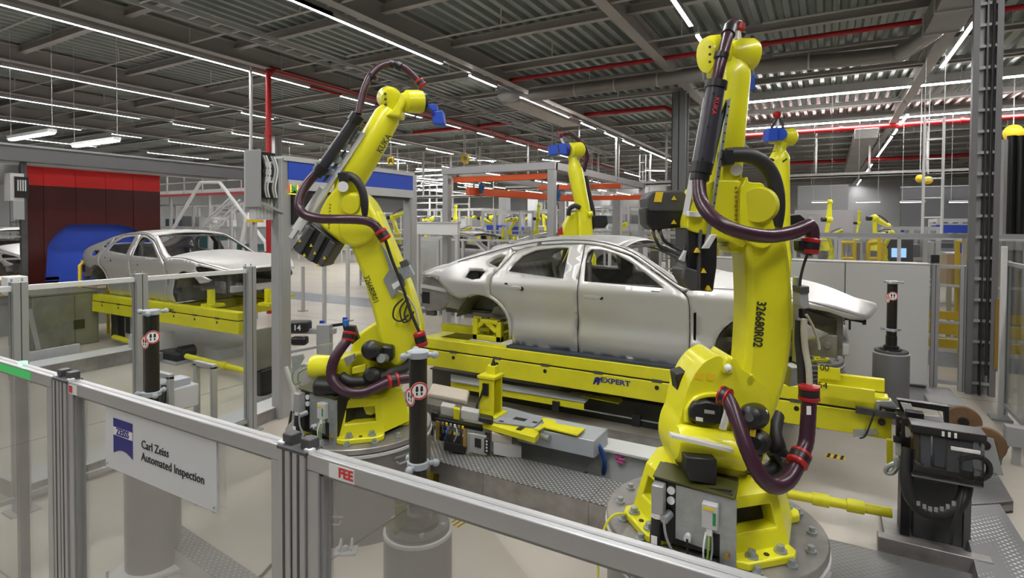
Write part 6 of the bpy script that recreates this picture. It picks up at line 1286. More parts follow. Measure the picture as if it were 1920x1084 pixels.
# pale cabinets
xs = [-1.75, -0.72, 0.32, 1.36]; xs = [-2.2, -1.05, px(1583, 600, Y=10.0).x, px(1743, 600, Y=10.0).x]; xs[1] = 2 * xs[2] - xs[3]; xs[0] = 2 * xs[1] - xs[2]
cz = px(1660, 494, Y=10.0).z
for k in range(3):
    t = thing('control_cabinet', 'pale grey control cabinet, %s of three behind the car nose' % ('right one', 'middle one', 'left one')[2 - k], 'cabinet', ((xs[k] + xs[k + 1]) / 2, 10.2, 0))
    B().box(xs[k] + 0.006, xs[k + 1] - 0.006, 10.0, 10.4, 0.08, cz).obj('body', mat('cabinet_%d' % k, (0.47, 0.47, 0.465), 0.45), t, bevel=0.008)
    B().box(xs[k] + 0.02, xs[k + 1] - 0.02, 10.03, 10.38, 0.0, 0.08).obj('plinth', DGREY, t); B().box(xs[k] + 0.01, xs[k + 1] - 0.01, 9.985, 10.0, 0.10, cz - 0.02).obj('door', mat('cabinet_door_%d' % k, (0.46, 0.46, 0.455), 0.45), t, bevel=0.004)
    B().box(xs[k], xs[k + 1], 9.99, 10.41, cz, cz + 0.012).obj('top_cover', LGREY, t)
# right glass doors and fence
gx0, gx1 = px(1752, 600, Y=10.3).x, px(1806, 600, Y=10.3).x
t = thing('glass_door', 'narrow clear door in grey frame right of the pale cabinets', 'door', ((gx0 + gx1) / 2, 10.3, 0))
zt = px(1780, 497, Y=10.3).z
for xx in (gx0, gx1): profile_post(t, xx, 10.3, 0, zt, 0.09, 0.09, 'door_post')
B().box(gx0, gx1, 10.28, 10.32, zt - 0.05, zt).obj('top_rail', ALU, t); B().box(gx0, gx1, 10.28, 10.32, 0.08, 0.14).obj('bottom_rail', ALU, t); B().box(gx0, gx1, 10.29, 10.31, 0.98, 1.02).obj('mid_rail', ALU, t)
B().box(gx0, gx1, 10.297, 10.303, 0.14, zt - 0.05).obj('pane', GLASS, t)
B().cbox((gx0 - 0.02, 10.22, px(1752, 485, Y=10.3).z), 0.10, 0.06, 0.12).obj('door_switch', BLK, t)
mc = px(1836, 740, Z=0.0); mx_, my_ = mc.x, mc.y
t = thing('cable_mast', 'tall perforated steel cable mast reaching the roof at the right', 'mast', (mx_, my_, 0))
for dx in (-0.13, 0.13): B().box(mx_ + dx - 0.035, mx_ + dx + 0.035, my_ - 0.06, my_ + 0.06, 0, 6.6).obj('upright', mat('mast_grey', (0.13, 0.13, 0.135), 0.5), t)
B().box(mx_ - 0.02, mx_ + 0.0, my_ - 0.07, my_ + 0.05, 0, 6.6).obj('black_riser', BLK, t); B().box(mx_ - 0.1, mx_ + 0.1, my_ + 0.03, my_ + 0.04, 0, 6.6).obj('back_sheet', GREY, t)
for k in range(22):
    zz = 0.15 + 0.3 * k; B().box(mx_ - 0.10, mx_ + 0.10, my_ - 0.05, my_ - 0.02, zz, zz + 0.04).obj('cross_tie', GREY, t)
B().tube([(mx_ + 0.06, my_ - 0.07, 6.5), (mx_ + 0.05, my_ - 0.07, 3.5), (mx_ + 0.06, my_ - 0.07, 0.3)], 0.02, 8).obj('riser_cable', RUB, t)
B().box(mx_ + 0.14, mx_ + 0.20, my_ - 0.08, my_ - 0.02, 0.4, 1.4).obj('yellow_edge_strip', mat('strip_ochre', (0.22, 0.13, 0.02), 0.5), t)
t = thing('guard_fence', 'dark framed clear fence running forward along the right picture edge', 'fence', (1.95, 8, 0))
yy = [9.3, 8.35, 7.7, 7.2, 6.4, 5.2]
for y in yy: profile_post(t, 2.02, y, 0, 1.98, 0.06, 0.06)
for a, b_ in zip(yy[:-1], yy[1:]):
    B().box(2.0, 2.04, b_, a, 1.92, 1.97).obj('top_rail', ALU, t); B().box(2.0, 2.04, b_, a, 0.1, 0.15).obj('bottom_rail', ALU, t); B().box(2.017, 2.023, b_ + 0.03, a - 0.03, 0.15, 1.92).obj('pane', GLASS2, t)
# horizontal cable duct along the back of the cell and its fence
zr = px(1600, 441, Y=11.2).z
t = thing('rear_guard', 'grey rear guard rail with clear panes behind the whole cell', 'fence', (-1, 11.2, 0))
B().box(-3.3, 3.6, 11.15, 11.27, zr - 0.03, zr + 0.04).obj('top_duct', GREY, t)
for k in range(9):
    x_ = -3.2 + 0.85 * k; B().box(x_ - 0.025, x_ + 0.025, 11.18, 11.23, 0, zr - 0.03).obj('post', LGREY, t)
    if k < 8: B().box(x_ + 0.03, x_ + 0.82, 11.20, 11.206, 0.15, zr - 0.08).obj('pane', GLASS, t)
# ================================================================ LEFT STATION
cx_ = -14.75; q0, q1 = px(48, 312, X=cx_), px(297, 330, X=cx_)
ct = thing('strip_curtain', 'big red strip curtain with a car shaped blue opening behind the left car', 'curtain', (cx_, (q0.y + q1.y) / 2, 0.9))
ya, yb_ = q0.y, q1.y; ztop = px(48, 309, X=cx_).z; zmid = px(150, 352, X=cx_).z; zlow = px(50, 552, X=cx_).z
oy0, oy1 = px(84, 480, X=cx_).y, px(290, 480, X=cx_).y; oz = px(180, 421, X=cx_).z
ns = 9
for k in range(ns):
    y0 = ya + (yb_ - ya) * k / ns; y1 = ya + (yb_ - ya) * (k + 1) / ns; xk = cx_ + 0.012 * (k % 2)
    B().box(xk, xk + 0.006, y0, y1 + 0.03, zmid - 0.05, ztop).obj('red_strip', BRED, ct)
    f = lambda y: (zlow if y < oy0 or y > oy1 else oz - (0.55 * max(0, 1 - (y - oy0) / 0.55) ** 2 if y < oy0 + 0.55 else 0) - (0.5 * max(0, 1 - (oy1 - y) / 0.9) ** 2 if y > oy1 - 0.9 else 0))
    N = 6; pts = [(xk + 0.002, y1 + 0.03, zmid), (xk + 0.002, y0, zmid)] + [(xk + 0.002, y0 + (y1 + 0.03 - y0) * i / N, f(y0 + (y1 + 0.03 - y0) * i / N)) for i in range(N + 1)]
    B().prism(pts, (0.006, 0, 0)).obj('maroon_strip', MAROON, ct)
B().box(cx_ - 0.05, cx_ + 0.06, ya - 0.1, yb_ + 0.3, ztop, ztop + 0.06).obj('hanging_rail', ALU, ct)
B().box(cx_ - 0.3, cx_ - 0.25, oy0 - 0.2, oy1 + 0.02, 0.95, oz + 0.1).obj('blue_screen', BLUED, ct)
gb = px(0, 288, X=cx_ + 0.3); ge = px(470, 330, X=cx_ + 0.3)
z_ = px(0, 300, X=cx_ + 0.3).z
t = thing('gantry_beam', 'thick grey gantry beam above the red curtain', 'beam', (cx_ + 0.3, 6, z_))
B().box(cx_ + 0.2, cx_ + 0.45, 2.5, 11.5, z_, z_ + 0.30).obj('beam_body', mat('gantry_grey', (0.115, 0.115, 0.12), 0.5), t); B().box(cx_ + 0.18, cx_ + 0.47, 2.5, 11.5, z_ + 0.30, z_ + 0.34).obj('beam_top', GREY, t); B().box(cx_ + 0.1, cx_ + 0.3, 2.5, 9.5, z_ - 0.06, z_ - 0.01).obj('light_shelf', LGREY, t)
for y in (3.0, 10.8): B().box(cx_ + 0.2, cx_ + 0.45, y, y + 0.25, 0, z_).obj('gantry_leg', GREY, t)
p = px(28, 500, X=cx_ + 0.3)
t = thing('curtain_post', 'dark post with open switch gear left of the red curtain', 'post', (cx_ + 0.3, p.y, 0))
B().box(cx_ + 0.25, cx_ + 0.35, p.y + 0.10, p.y + 0.20, 0, z_).obj('post', DGREY, t); B().box(cx_ + 0.2, cx_ + 0.5, p.y - 0.12, p.y + 0.1, px(30, 378, X=cx_).z, px(30, 328, X=cx_).z).obj('gear_housing', LGREY, t)
B().box(cx_ + 0.45, cx_ + 0.52, p.y - 0.06, p.y + 0.17, px(30, 372, X=cx_).z, px(30, 334, X=cx_).z).obj('gear_black', BLK, t); B().box(cx_ + 0.4, cx_ + 0.5, p.y - 0.08, p.y + 0.10, px(30, 412, X=cx_).z, px(30, 378, X=cx_).z).obj('gear_box', GREY, t)
for k in range(4): B().box(cx_ + 0.52, cx_ + 0.54, p.y - 0.02 + 0.04 * k, p.y + 0.0 + 0.04 * k, px(30, 360, X=cx_).z, px(30, 340, X=cx_).z).obj('gear_terminal', LGREY, t)
for k in range(3): B().box(cx_ + 0.28, cx_ + 0.30, p.y - 1.2, p.y + 0.1, 1.2 + 0.45 * k, 1.24 + 0.45 * k).obj('guard_bar', GREY, t)
# olive machine housing in front of the curtain
m0 = px(80, 655, Z=0.02); 
t = thing('olive_housing', 'dusty olive steel housing below the red curtain', 'cabinet', (-12.9, 4.95, 0))
zc_ = px(130, 551, X=-12.8).z
y0, y1 = px(62, 640, X=-12.8).y, px(186, 630, X=-12.8).y
B().box(-13.9, -12.8, y0, y1, 0.0, zc_).obj('housing_body', OLIVE, t, bevel=0.015); B().box(-13.95, -12.78, y0 - 0.03, y1 + 0.03, zc_, zc_ + 0.03).obj('housing_lid', OLIVE, t)
c = px(149, 608, X=-12.79); B().box(-12.8, -12.785, c.y - 0.09, c.y + 0.09, c.z - 0.09, c.z + 0.09).obj('dark_hatch', mat('hatch_dark', (0.02, 0.02, 0.012), 0.7), t)
B().box(-12.8, -12.792, (y0 + y1) / 2 + 0.12, (y0 + y1) / 2 + 0.13, 0.05, zc_ - 0.05).obj('sheet_seam', mat('seam_olive', (0.1, 0.1, 0.07), 0.6), t)
B().bar(px(55, 580, X=-12.5), px(72, 655, X=-12.5), 0.06, 0.05).obj('leaning_strut', ALU, t)
t = thing('chain_drive', 'dark chain drive under the left end of the far carrier', 'machine', (-12.3, 6.1, 0))
for k in range(3): B().box(-12.6 + 0.55 * k, -12.35 + 0.55 * k, 5.75, 5.9, 0.05, 0.64).obj('drive_leg', (BLK, LGREY, BLK)[k], t, bevel=0.02)
B().box(-12.0, -11.86, 5.73, 5.75, 0.25, 0.6).obj('chain_slot', BLK, t)
def lowbox(u0, v0, u1, v1, w, h, lab, m_=LGREY, name='kerb_box', cat='box'):
    p, q = px(u0, v0, Z=h), px(u1, v1, Z=h); t = thing(name, lab, cat, (p + q) / 2 - Vector((0, 0, h)))
    B().bar(p - Vector((0, 0, h / 2)), q - Vector((0, 0, h / 2)), w, h, up=(0, 0, 1)).obj('body', m_, t); B().bar(p + Vector((0, 0, 0.003)), q + Vector((0, 0, 0.003)), w * 0.98, 0.006, up=(0, 0, 1)).obj('lid', LGREY, t); return t
lowbox(30, 690, 262, 648, 0.5, 0.22, 'long low grey platform across the floor behind the left fence', PLATE, 'low_platform', 'platform')
lowbox(38, 664, 148, 645, 0.06, 0.34, 'low upright grey kerb sheet before the olive housing', LGREY, 'kerb_sheet', 'kerb')
lowbox(395, 655, 480, 640, 0.5, 0.17, 'low grey step block under the far carrier', LGREY, 'step_block', 'step')
lowbox(250, 630, 318, 620, 0.35, 0.45, 'grey block standing below the middle of the far carrier', LGREY, 'support_block', 'box')
lowbox(395, 800, 540, 745, 0.35, 0.14, 'low checker duct before the blue gate post', PLATE, 'low_duct', 'cable duct'); lowbox(20, 905, 250, 830, 0.40, 0.14, 'low ribbed duct on the floor seen through the sign panel', PLATE, 'low_duct', 'cable duct')
c = px(498, 640, X=-6.6); t = thing('olive_sheet', 'olive sheet panel behind the gate post with a dark coupling below', 'panel', (c.x, c.y, 0))
B().cbox((c.x, c.y, 0.72), 0.06, 0.42, 0.55).obj('panel', OLIVE, t); B().cbox((c.x, c.y, 0.28), 0.16, 0.26, 0.35).obj('coupling', BLK, t, bevel=0.03); B().cbox((c.x, c.y, 0.05), 0.25, 0.3, 0.1).obj('foot', GREY, t)
c = px(562, 618, t=8.0); t = thing('carrier_stop', 'dark stop unit on a grey bracket right of the blue gate post', 'machine', (c.x, c.y, 0))
B().cbox(c + Vector((0, 0, 0.05)), 0.30, 0.2, 0.16, YAW).obj('stop_body', BLK, t, bevel=0.03); B().cbox(c + RT0 * 0.12 - Vector((0, 0, 0.02)), 0.8, 0.1, 0.07, YAW).obj('grey_arm', GREY, t); B().cbox(c + RT0 * 0.36 - Vector((0, 0, 0.3)), 0.18, 0.16, 0.75, YAW).obj('grey_leg', GREY, t); B().cbox(c - Vector((0, 0, 0.16)), 0.22, 0.16, 0.12, YAW).obj('stop_body', BLK, t, bevel=0.03)
B().cbox(c + RT0 * 0.36 + Vector((0, 0, -(c.z) + 0.015)), 0.3, 0.3, 0.03, YAW).obj('foot', GREY, t)
text('lettering', '14', c + RT0 * 0.0 - FW0 * 0.102 + Vector((0, 0, 0.04)), RT0, (0, 0, 1), 0.11, WHITE, t, bold=0.002)
a, b_ = px(598, 614, t=8.2), px(648, 607, t=8.2); t = thing('sensor_rail', 'thin black sensor rail with blue fittings left of the left robot', 'sensor', (a + b_) / 2)
B().bar(a, b_, 0.05, 0.04).obj('rail', BLK, t); B().bar(Vector((a.x, a.y, 0)), a, 0.05).obj('leg', BLK, t)
for f in (0.12, 0.98): B().cbox(a.lerp(b_, f) + Vector((0, 0, 0.05)), 0.06, 0.05, 0.09, YAW).obj('blue_fitting', BLUE, t)
lowbox(540, 690, 700, 655, 0.12, 0.35, 'low grey kerb rail behind the left robot', LGREY, 'kerb_rail', 'kerb')
a, b_ = px(536, 688, t=5.1), px(552, 738, t=5.1); t = thing('inclined_bar', 'slanting pale bar leaning beside the left robot cabinet', 'bar', (a.x, a.y, 0))
B().bar(a, b_, 0.03).obj('bar', LGREY, t); B().bar(b_, px(548, 790, t=5.1), 0.03).obj('lower_bar', LGREY, t); B().cyl(px(549, 770, t=5.1), px(544, 798, t=5.1), 0.02, 10).obj('grip', BLK, t)
B().bar(px(544, 795, t=5.1), Vector((px(544, 795, t=5.1).x, px(544, 795, t=5.1).y, 0)), 0.03).obj('leg', GREY, t)
a = px(470, 395, X=-13.3)
# yellow hoop
a = px(160, 495, X=-13.6); t = thing('yellow_hoop', 'yellow tube hoop behind the tail of the left car', 'guard', (a.x, a.y, 0)); za = px(160, 490, X=-13.6).z
B().tube([(a.x, a.y - 0.1, 0), (a.x, a.y - 0.1, za - 0.08), (a.x, a.y - 0.02, za), (a.x, a.y + 0.35, za), (a.x, a.y + 0.42, za - 0.08), (a.x, a.y + 0.42, 0)], 0.035, 10, 0).obj('tube', YEL3, t)
for k, (u, w, m_, lab) in enumerate(((20, 60, BEIGE, 'pale wooden boards stacked beyond the left post'), (215, 60, mat('pale_boards', (0.75, 0.6, 0.5), 0.7), 'pale boards lying behind the tail of the left car'))):
    c = px(u, 522, X=-15.6); t = thing('board_stack', lab, 'boards', (c.x, c.y, 0))
    for j in range(4): B().cbox((c.x, c.y, 0.9 + 0.09 * j), 1.2, 1.3, 0.07).obj('board', m_, t)
    B().cbox((c.x, c.y, 0.43), 1.0, 1.1, 0.86).obj('trestle', GREY, t)
c = px(34, 565, X=-6.4); t = thing('warning_box', 'white switch box with a yellow triangle on the left fence', 'electrical box', c)
zz0, zz1 = px(30, 553, X=LX - 0.08).z, px(30, 519, X=LX - 0.08).z; ya, yc = px(13, 530, X=LX - 0.08).y, px(52, 530, X=LX - 0.08).y
B().box(LX - 0.2, LX - 0.07, ya, yc, zz0, zz1).obj('box', WPAINT, t, bevel=0.006); B().prism([(LX - 0.068, (ya + yc) / 2 - 0.035, zz1 - 0.09), (LX - 0.068, (ya + yc) / 2 + 0.035, zz1 - 0.09), (LX - 0.068, (ya + yc) / 2, zz1 - 0.03)], (0.002, 0, 0)).obj('triangle', YEL3, t)

for k in range(2):
    c = px(1668 + 16 * 0, 770, Y=5.48) if k == 0 else px(1690, 800, Y=5.2)
    b = B(); b.cbox(c, 0.14 if k == 0 else 0.07, 0.05, 0.06 if k == 0 else 0.16); o_ = b.obj('clip_block', BLK, es, bevel=0.004)
    for j in (-1, 1): B().cyl(c + Vector((0.045 * j if k == 0 else 0, -0.026, 0.045 * j if k else 0)), c + Vector((0.045 * j if k == 0 else 0, -0.03, 0.045 * j if k else 0)), 0.014, 10).obj('clip_bolt', BRASS, o_)
B().cyl(px(1653, 792, Y=5.495), px(1653, 792, Y=5.47), 0.028, 14).obj('stop_button', BLK, es)
# ================================================================ GANTRY WITH ORANGE CRANE
GY = 10.6
x0, x1 = px(838, 340, Y=GY).x, px(1035, 340, Y=GY).x; zg = px(940, 323, Y=GY).z
t = thing('crane_gantry', 'grey steel frame that carries the orange crane beams behind the near car', 'frame', ((x0 + x1) / 2, GY, 0))
for yy in (GY, GY + 6.5):
    for xx in (x0, x1): B().box(xx - 0.075, xx + 0.075, yy - 0.075, yy + 0.075, 0, zg).obj('leg', ALU, t, bevel=0.006)
    B().box(x0 - 0.09, x1 + 0.09, yy - 0.09, yy + 0.09, zg, zg + 0.16).obj('cross_beam', ALU, t, bevel=0.006)
for xx in (x0, x1): B().box(xx - 0.09, xx + 0.09, GY, GY + 6.5, zg, zg + 0.16).obj('long_beam', ALU, t, bevel=0.006)
def crane(lab, a, b_, w=0.11, h=0.125):
    t = thing('crane_beam', lab, 'crane', (Vector(a) + Vector(b_)) / 2); z = Vector((0, 0, 1))
    B().bar(a, b_, w, h, up=(0, 0, 1)).obj('beam', ORANGE, t, bevel=0.01)
    for e in (Vector(a).lerp(Vector(b_), 0.04), Vector(a).lerp(Vector(b_), 0.96)): B().bar(e, Vector((e.x, e.y, zg + 0.02)), 0.04).obj('hanger', GREY, t)
    return t
zc = zg - 0.14
crane('front orange crane beam spanning the grey frame', (x0 + 0.15, GY + 0.1, zc + 0.02), (x1 - 0.1, GY + 0.1, zc + 0.02))
cl = crane('long orange crane beam slanting away under the frame', (x0 + 0.25, GY + 0.5, zc - 0.22), (x0 + 1.25, GY + 5.5, zc - 0.22), 0.14, 0.18)
crane('upper rear orange crane beam', (x0 + 1.0, GY + 2.8, zc - 0.02), (x1 + 0.5, GY + 3.0, zc - 0.02)); crane('lower rear orange crane beam', (x0 + 1.5, GY + 3.6, zc - 0.28), (x1 + 2.2, GY + 3.9, zc - 0.28))
for k, (u, v) in enumerate(((903, 350), (1046, 364))):
    c = px(u, v, Y=GY + 0.8); t = thing('hoist', '%s small blue hoist hanging under an orange crane beam' % ('left' if k == 0 else 'right'), 'hoist', c)
    b = B(); b.ball(c, 0.08, 1.2); b.cyl(c, c - Vector((0, 0, 0.16)), 0.05, 10); b.cyl(c, c + Vector((0, 0, 0.22)), 0.02, 8); b.obj('hoist_body', mat('hoist_blue', (0.03, 0.12, 0.28), 0.4), t); B().tube([c - Vector((0, 0, 0.16)), c - Vector((0.03, 0, 0.24)), c - Vector((-0.03, 0, 0.26))], 0.012, 6).obj('hook', GREY, t)
# ================================================================ HALL BACKGROUND
def small_robot(u, v, Y_, s, lab, pose=0):
    """a robot deep in the hall: foot at picture point (u,v), s = height scale"""
    s *= 0.64; p = px(u, v, Y=Y_); t = thing('distant_robot', lab, 'robot', (p.x, p.y, 0), group='robots deep in the hall')
    o = Vector((p.x, p.y, 0)); z = p.z
    R = lambda a, b_, d=0.0: Vector((p.x, p.y, z)) + RT0 * (a * s) + Vector((0, 0, b_ * s)) + FW0 * d * s
    B().cyl(o, (o.x, o.y, z), 0.35 * s, 16).obj('pedestal', PED, t)
    B().lathe(R(0, 0), R(0, 0.4), [(0, 0.32 * s), (0.5, 0.26 * s), (1, 0.2 * s)], 14).obj('base', YEL, t)
    B().prism([R(-0.28, 0.3, -0.15), R(-0.22, 0.75, -0.15), R(0.0, 0.95, -0.15), R(0.22, 0.8, -0.15), R(0.25, 0.3, -0.15)], FW0 * 0.3 * s).obj('carousel', YEL, t, bevel=0.02)
    k = (0.15, -0.3, 0.5, -0.05)[pose]; e = R(k, 1.75)
    B().bar(R(0, 0.75), e, 0.22 * s, 0.20 * s).obj('link_arm', YEL, t, bevel=0.02)
    w = (R(k + 0.05, 2.75), R(k + 0.95, 2.2), R(k - 0.8, 1.65), R(k + 0.75, 1.35))[pose]
    B().lathe(e, w, [(0, 0.17 * s), (0.1, 0.16 * s), (0.9, 0.10 * s), (1, 0.09 * s)], 14).obj('forearm', YEL, t)
    B().ball(w, 0.15 * s).obj('wrist', YEL, t); B().ball(e, 0.22 * s).obj('elbow', YEL, t)
    B().cyl(e - RT0 * 0.4 * s, e - RT0 * 0.15 * s, 0.13 * s, 10).obj('motor_pack', BLK, t)
    B().tube([e + Vector((0, 0, 0.22 * s)), (e + w) / 2 + Vector((0.0, 0, 0.3 * s)), w + Vector((0, 0, 0.2 * s))], 0.03 * s, 6).obj('hose', RUB, t)
    return t
small_robot(1548, 470, 23, 1.0, 'distant yellow robot left of two above the pale cabinets', 0)
small_robot(1640, 470, 23, 1.0, 'distant yellow robot right of two above the pale cabinets', 3)
small_robot(1606, 455, 30, 0.8, 'small distant yellow robot between two bigger ones above the cabinets', 0)
small_robot(1560, 486, 16, 0.5, 'yellow robot low behind the pale cabinets', 1)
small_robot(1655, 490, 16, 0.6, 'yellow robot crouching behind the pale cabinets', 2)
for k, (u, v, Y_, s, pz) in enumerate(((800, 446, 26, 1.0, 2), (820, 440, 33, 1.0, 1), (850, 450, 24, 1.0, 0), (745, 458, 18, 1.0, 1), (880, 440, 30, 1.0, 2), (905, 450, 22, 0.9, 3), (925, 440, 34, 1.1, 1), (955, 452, 20, 0.8, 2), (985, 446, 28, 0.9, 1), (1005, 452, 20, 0.8, 0), (1020, 440, 30, 1.0, 3), (870, 470, 17, 0.6, 1), (830, 480, 15.5, 0.6, 2), (940, 478, 15.5, 0.5, 0), (620, 470, 24, 0.9, 2), (590, 462, 28, 0.9, 1), (1230, 470, 18, 0.8, 1), (1160, 462, 22, 0.8, 2), (700, 480, 16.5, 0.6, 3))):
    small_robot(u, v, Y_, s, 'distant yellow robot, %s from the left in the welding cells between the two near robots' % ORD[sorted([620, 590, 700, 745, 800, 820, 830, 850, 870, 880, 905, 925, 940, 955, 985, 1005, 1020, 1160, 1230]).index(u)], pz)
def rack(u0, u1, vt, Y_, lab, m_=LGREY, levels=3, depth=1.0, bays=3, fill=None):
    a, b_ = px(u0, vt, Y=Y_), px(u1, vt, Y=Y_); t = thing('machine_rack', lab, 'frame', ((a.x + b_.x) / 2, Y_, 0)); zt = a.z
    for i in range(bays + 1):
        xx = a.x + (b_.x - a.x) * i / bays
        for yy in (Y_, Y_ + depth): B().box(xx - 0.05, xx + 0.05, yy - 0.05, yy + 0.05, 0, zt).obj('post', m_, t)
        B().box(xx - 0.03, xx + 0.03, Y_, Y_ + depth, zt - 0.1, zt).obj('tie', m_, t)
    for k in range(levels):
        zz = zt * (k + 1) / levels
        for yy in (Y_, Y_ + depth): B().box(a.x, b_.x, yy - 0.04, yy + 0.04, zz - 0.09, zz).obj('rail', m_, t)
    if fill:
        for i in range(bays):
            for k in range(levels - 1):
                xx = a.x + (b_.x - a.x) * (i + 0.2) / bays; x2 = a.x + (b_.x - a.x) * (i + 0.75) / bays; zz = zt * (k + 1) / levels
                B().box(xx, x2, Y_ + 0.1, Y_ + depth - 0.1, zz, zz + zt / levels * random.uniform(0.25, 0.6)).obj('load', random.choice(fill), t, bevel=0.02)
    return t
DK = mat('machine_dark', (0.20, 0.205, 0.21), 0.5); TEAL = mat('machine_teal', (0.03, 0.10, 0.11), 0.5)
rack(905, 1000, 396, 21, 'low grey frame with blue tooling behind the orange crane', LGREY, 3, 1.5, 4, [BLUED, DK, LGREY])
rack(780, 905, 392, 29, 'grey machine frame behind the blue gate', LGREY, 3, 2, 5, [DK, LGREY, YEL2, GREY])
rack(1130, 1230, 385, 24, 'tall grey frame right of the back left robot', LGREY, 4, 2, 4, [GREY, DK, LGREY])
rack(1000, 1140, 350, 40, 'far pale partition frame under the orange crane', LGREY, 3, 2, 6, [LGREY, WPAINT, GREY])
rack(560, 720, 400, 33, 'far grey machine frame behind the left robot', LGREY, 4, 2, 6, [DK, GREY, YEL2])
rack(300, 470, 384, 16.5, 'glazed machine enclosure with teal drawers behind the left car', LGREY, 3, 1.2, 5, [TEAL, DK, DK, WPAINT])
rack(1490, 1530, 400, 20, 'grey frame right of the back right robot', LGREY, 4, 1, 2, [GREY, DK])
rack(1660, 1760, 425, 18, 'grey machine cell with a lit blue screen behind the pale cabinets', LGREY, 3, 1, 4, [GREY, DK, LGREY])
rack(1760, 1930, 410, 21, 'grey machine frame behind the tall cable mast', LGREY, 3, 1.5, 4, [DK, GREY, BLUED])
c = px(1685, 474, Y=17.7); t = thing('control_terminal', 'small lit blue screen on a dark machine panel', 'screen', c); B().cbox(c, 0.62, 0.06, 0.85).obj('panel', DGREY, t); B().cbox(c - Vector((0, 0.04, 0)), 0.32, 0.02, 0.24).obj('screen', SCREEN, t)
B().cbox(Vector((c.x, c.y + 0.1, c.z / 2)), 0.2, 0.1, c.z).obj('stand', GREY, t)
def slab(u0, v0, u1, v1, Y_, th, m_, name, lab, cat, legs=True):
    a, b_ = px(u0, v0, Y=Y_), px(u1, v1, Y=Y_); t = thing(name, lab, cat, ((a.x + b_.x) / 2, Y_, 0))
    zz = sorted((a.z, b_.z)); B().box(a.x, b_.x, Y_, Y_ + th, max(zz[0], 0), zz[1]).obj('body', m_, t, bevel=0.01)
    B().box(a.x - 0.01, b_.x + 0.01, Y_ - 0.02, Y_ + th + 0.02, zz[1], zz[1] + 0.04).obj('top_edge', LGREY, t)
    if legs and zz[0] > 0.05:
        for xx in (a.x + 0.05, b_.x - 0.05): B().box(xx - 0.04, xx + 0.04, Y_ + 0.02, Y_ + 0.1, 0, zz[0]).obj('leg', LGREY, t)
    return t
slab(778, 419, 858, 441, 10.2, 0.10, WPAINT, 'white_screen', 'plain white panel between the left robot and the car roof', 'panel')
slab(776, 447, 834, 545, 12.4, 0.6, mat('white_cabinet', (0.62, 0.63, 0.62), 0.5), 'white_cabinet', 'tall white cabinet seen below the plain white panel', 'cabinet')
slab(1755, 422, 1818, 437, 19.5, 0.8, BLUED, 'machine_hood', 'blue machine cover left of the tall cable mast', 'cover'); slab(1672, 428, 1712, 436, 20.5, 0.8, BLUED, 'machine_hood', 'small blue machine cover behind the distant robots', 'cover'); slab(1850, 420, 1925, 438, 19.5, 0.8, BLUED, 'machine_hood', 'blue machine cover at the right picture edge', 'cover')
slab(1776, 478, 1812, 540, 14.5, 0.8, BEIGE, 'cardboard_box', 'brown cardboard crate on a stand behind the glass door', 'box')
slab(1792, 455, 1815, 478, 14.6, 0.05, BLUED, 'blue_sign', 'blue panel in a yellow frame behind the glass door', 'panel')
for k, (u0, v0, u1, v1) in enumerate(((1752, 626, 1812, 668), (1752, 596, 1812, 612))):
    a, b_ = px(u0, v0, Y=12.4 + 1.6 * k), px(u1, v1, Y=12.4 + 1.6 * k); t = thing('guard_rail', '%s yellow guard rail behind the glass door' % ('near', 'far')[k], 'guard', ((a.x + b_.x) / 2, a.y, 0))
    for zz in (0.25, 0.55): B().box(a.x - 0.6, b_.x + 1.8, a.y, a.y + 0.08, zz, zz + 0.16).obj('rail', YEL3, t)
    for xx in (a.x - 0.5, b_.x - 0.1, b_.x + 1.6): B().box(xx, xx + 0.1, a.y + 0.08, a.y + 0.16, 0, 0.8).obj('post', YEL3, t)
slab(1490, 396, 1600, 440, 32, 0.3, mat('pale_lilac_panel', (0.42, 0.40, 0.43), 0.6), 'cladding_sheet', 'pale lilac wall panel behind the distant left robot', 'panel'); slab(1496, 350, 1590, 396, 34, 0.3, GREY, 'cladding_sheet', 'grey cladding panel above the pale lilac wall', 'panel')
slab(1690, 352, 1830, 425, 30, 0.4, mat('slate_cladding', (0.12, 0.125, 0.14), 0.6), 'cladding_sheet', 'dark ribbed cladding left of the cable mast', 'panel')
slab(1010, 355, 1250, 395, 44, 0.3, LGREY, 'cladding_sheet', 'long pale ribbed wall behind the orange crane', 'panel')
for k, (u0, u1, Y_) in enumerate(((1522, 1562, 26), (1606, 1650, 26), (1688, 1735, 26), (1780, 1820, 26))):
    a, b_ = px(u0, 380, Y=Y_), px(u1, 380, Y=Y_); led((a.x, Y_, a.z), (b_.x, Y_, a.z), 'low lamp row above the distant robots', k)
# light fences in the middle distance
def light_fence(lab, x0, x1, Y_, z, n, yellow=False, group='mid fences'):
    t = thing('mesh_fence', lab, 'fence', ((x0 + x1) / 2, Y_, 0))
    for i in range(n + 1):
        xx = x0 + (x1 - x0) * i / n; B().box(xx - 0.03, xx + 0.03, Y_ - 0.03, Y_ + 0.03, 0, z).obj('post', YEL3 if yellow and i % 3 == 1 else LGREY, t)
        if i < n:
            dx = (x1 - x0) / n; B().box(xx + 0.03, xx + dx - 0.03, Y_ - 0.003, Y_ + 0.003, 0.2, z - 0.06).obj('pane', GLASS, t)
    for zz in (z - 0.05, z * 0.55, 0.15): B().box(x0, x1, Y_ - 0.02, Y_ + 0.02, zz, zz + 0.05).obj('rail', LGREY, t)
light_fence('pale clear fence behind the near car tail', -10.5, -3.4, 11.8, 2.05, 9)
light_fence('pale clear fence along the far side of the walkway', -16, -2.5, 16.1, 2.1, 16, True)
light_fence('pale fence with yellow posts before the welding cells', -18, -2.5, 20.3, 2.2, 20, True)
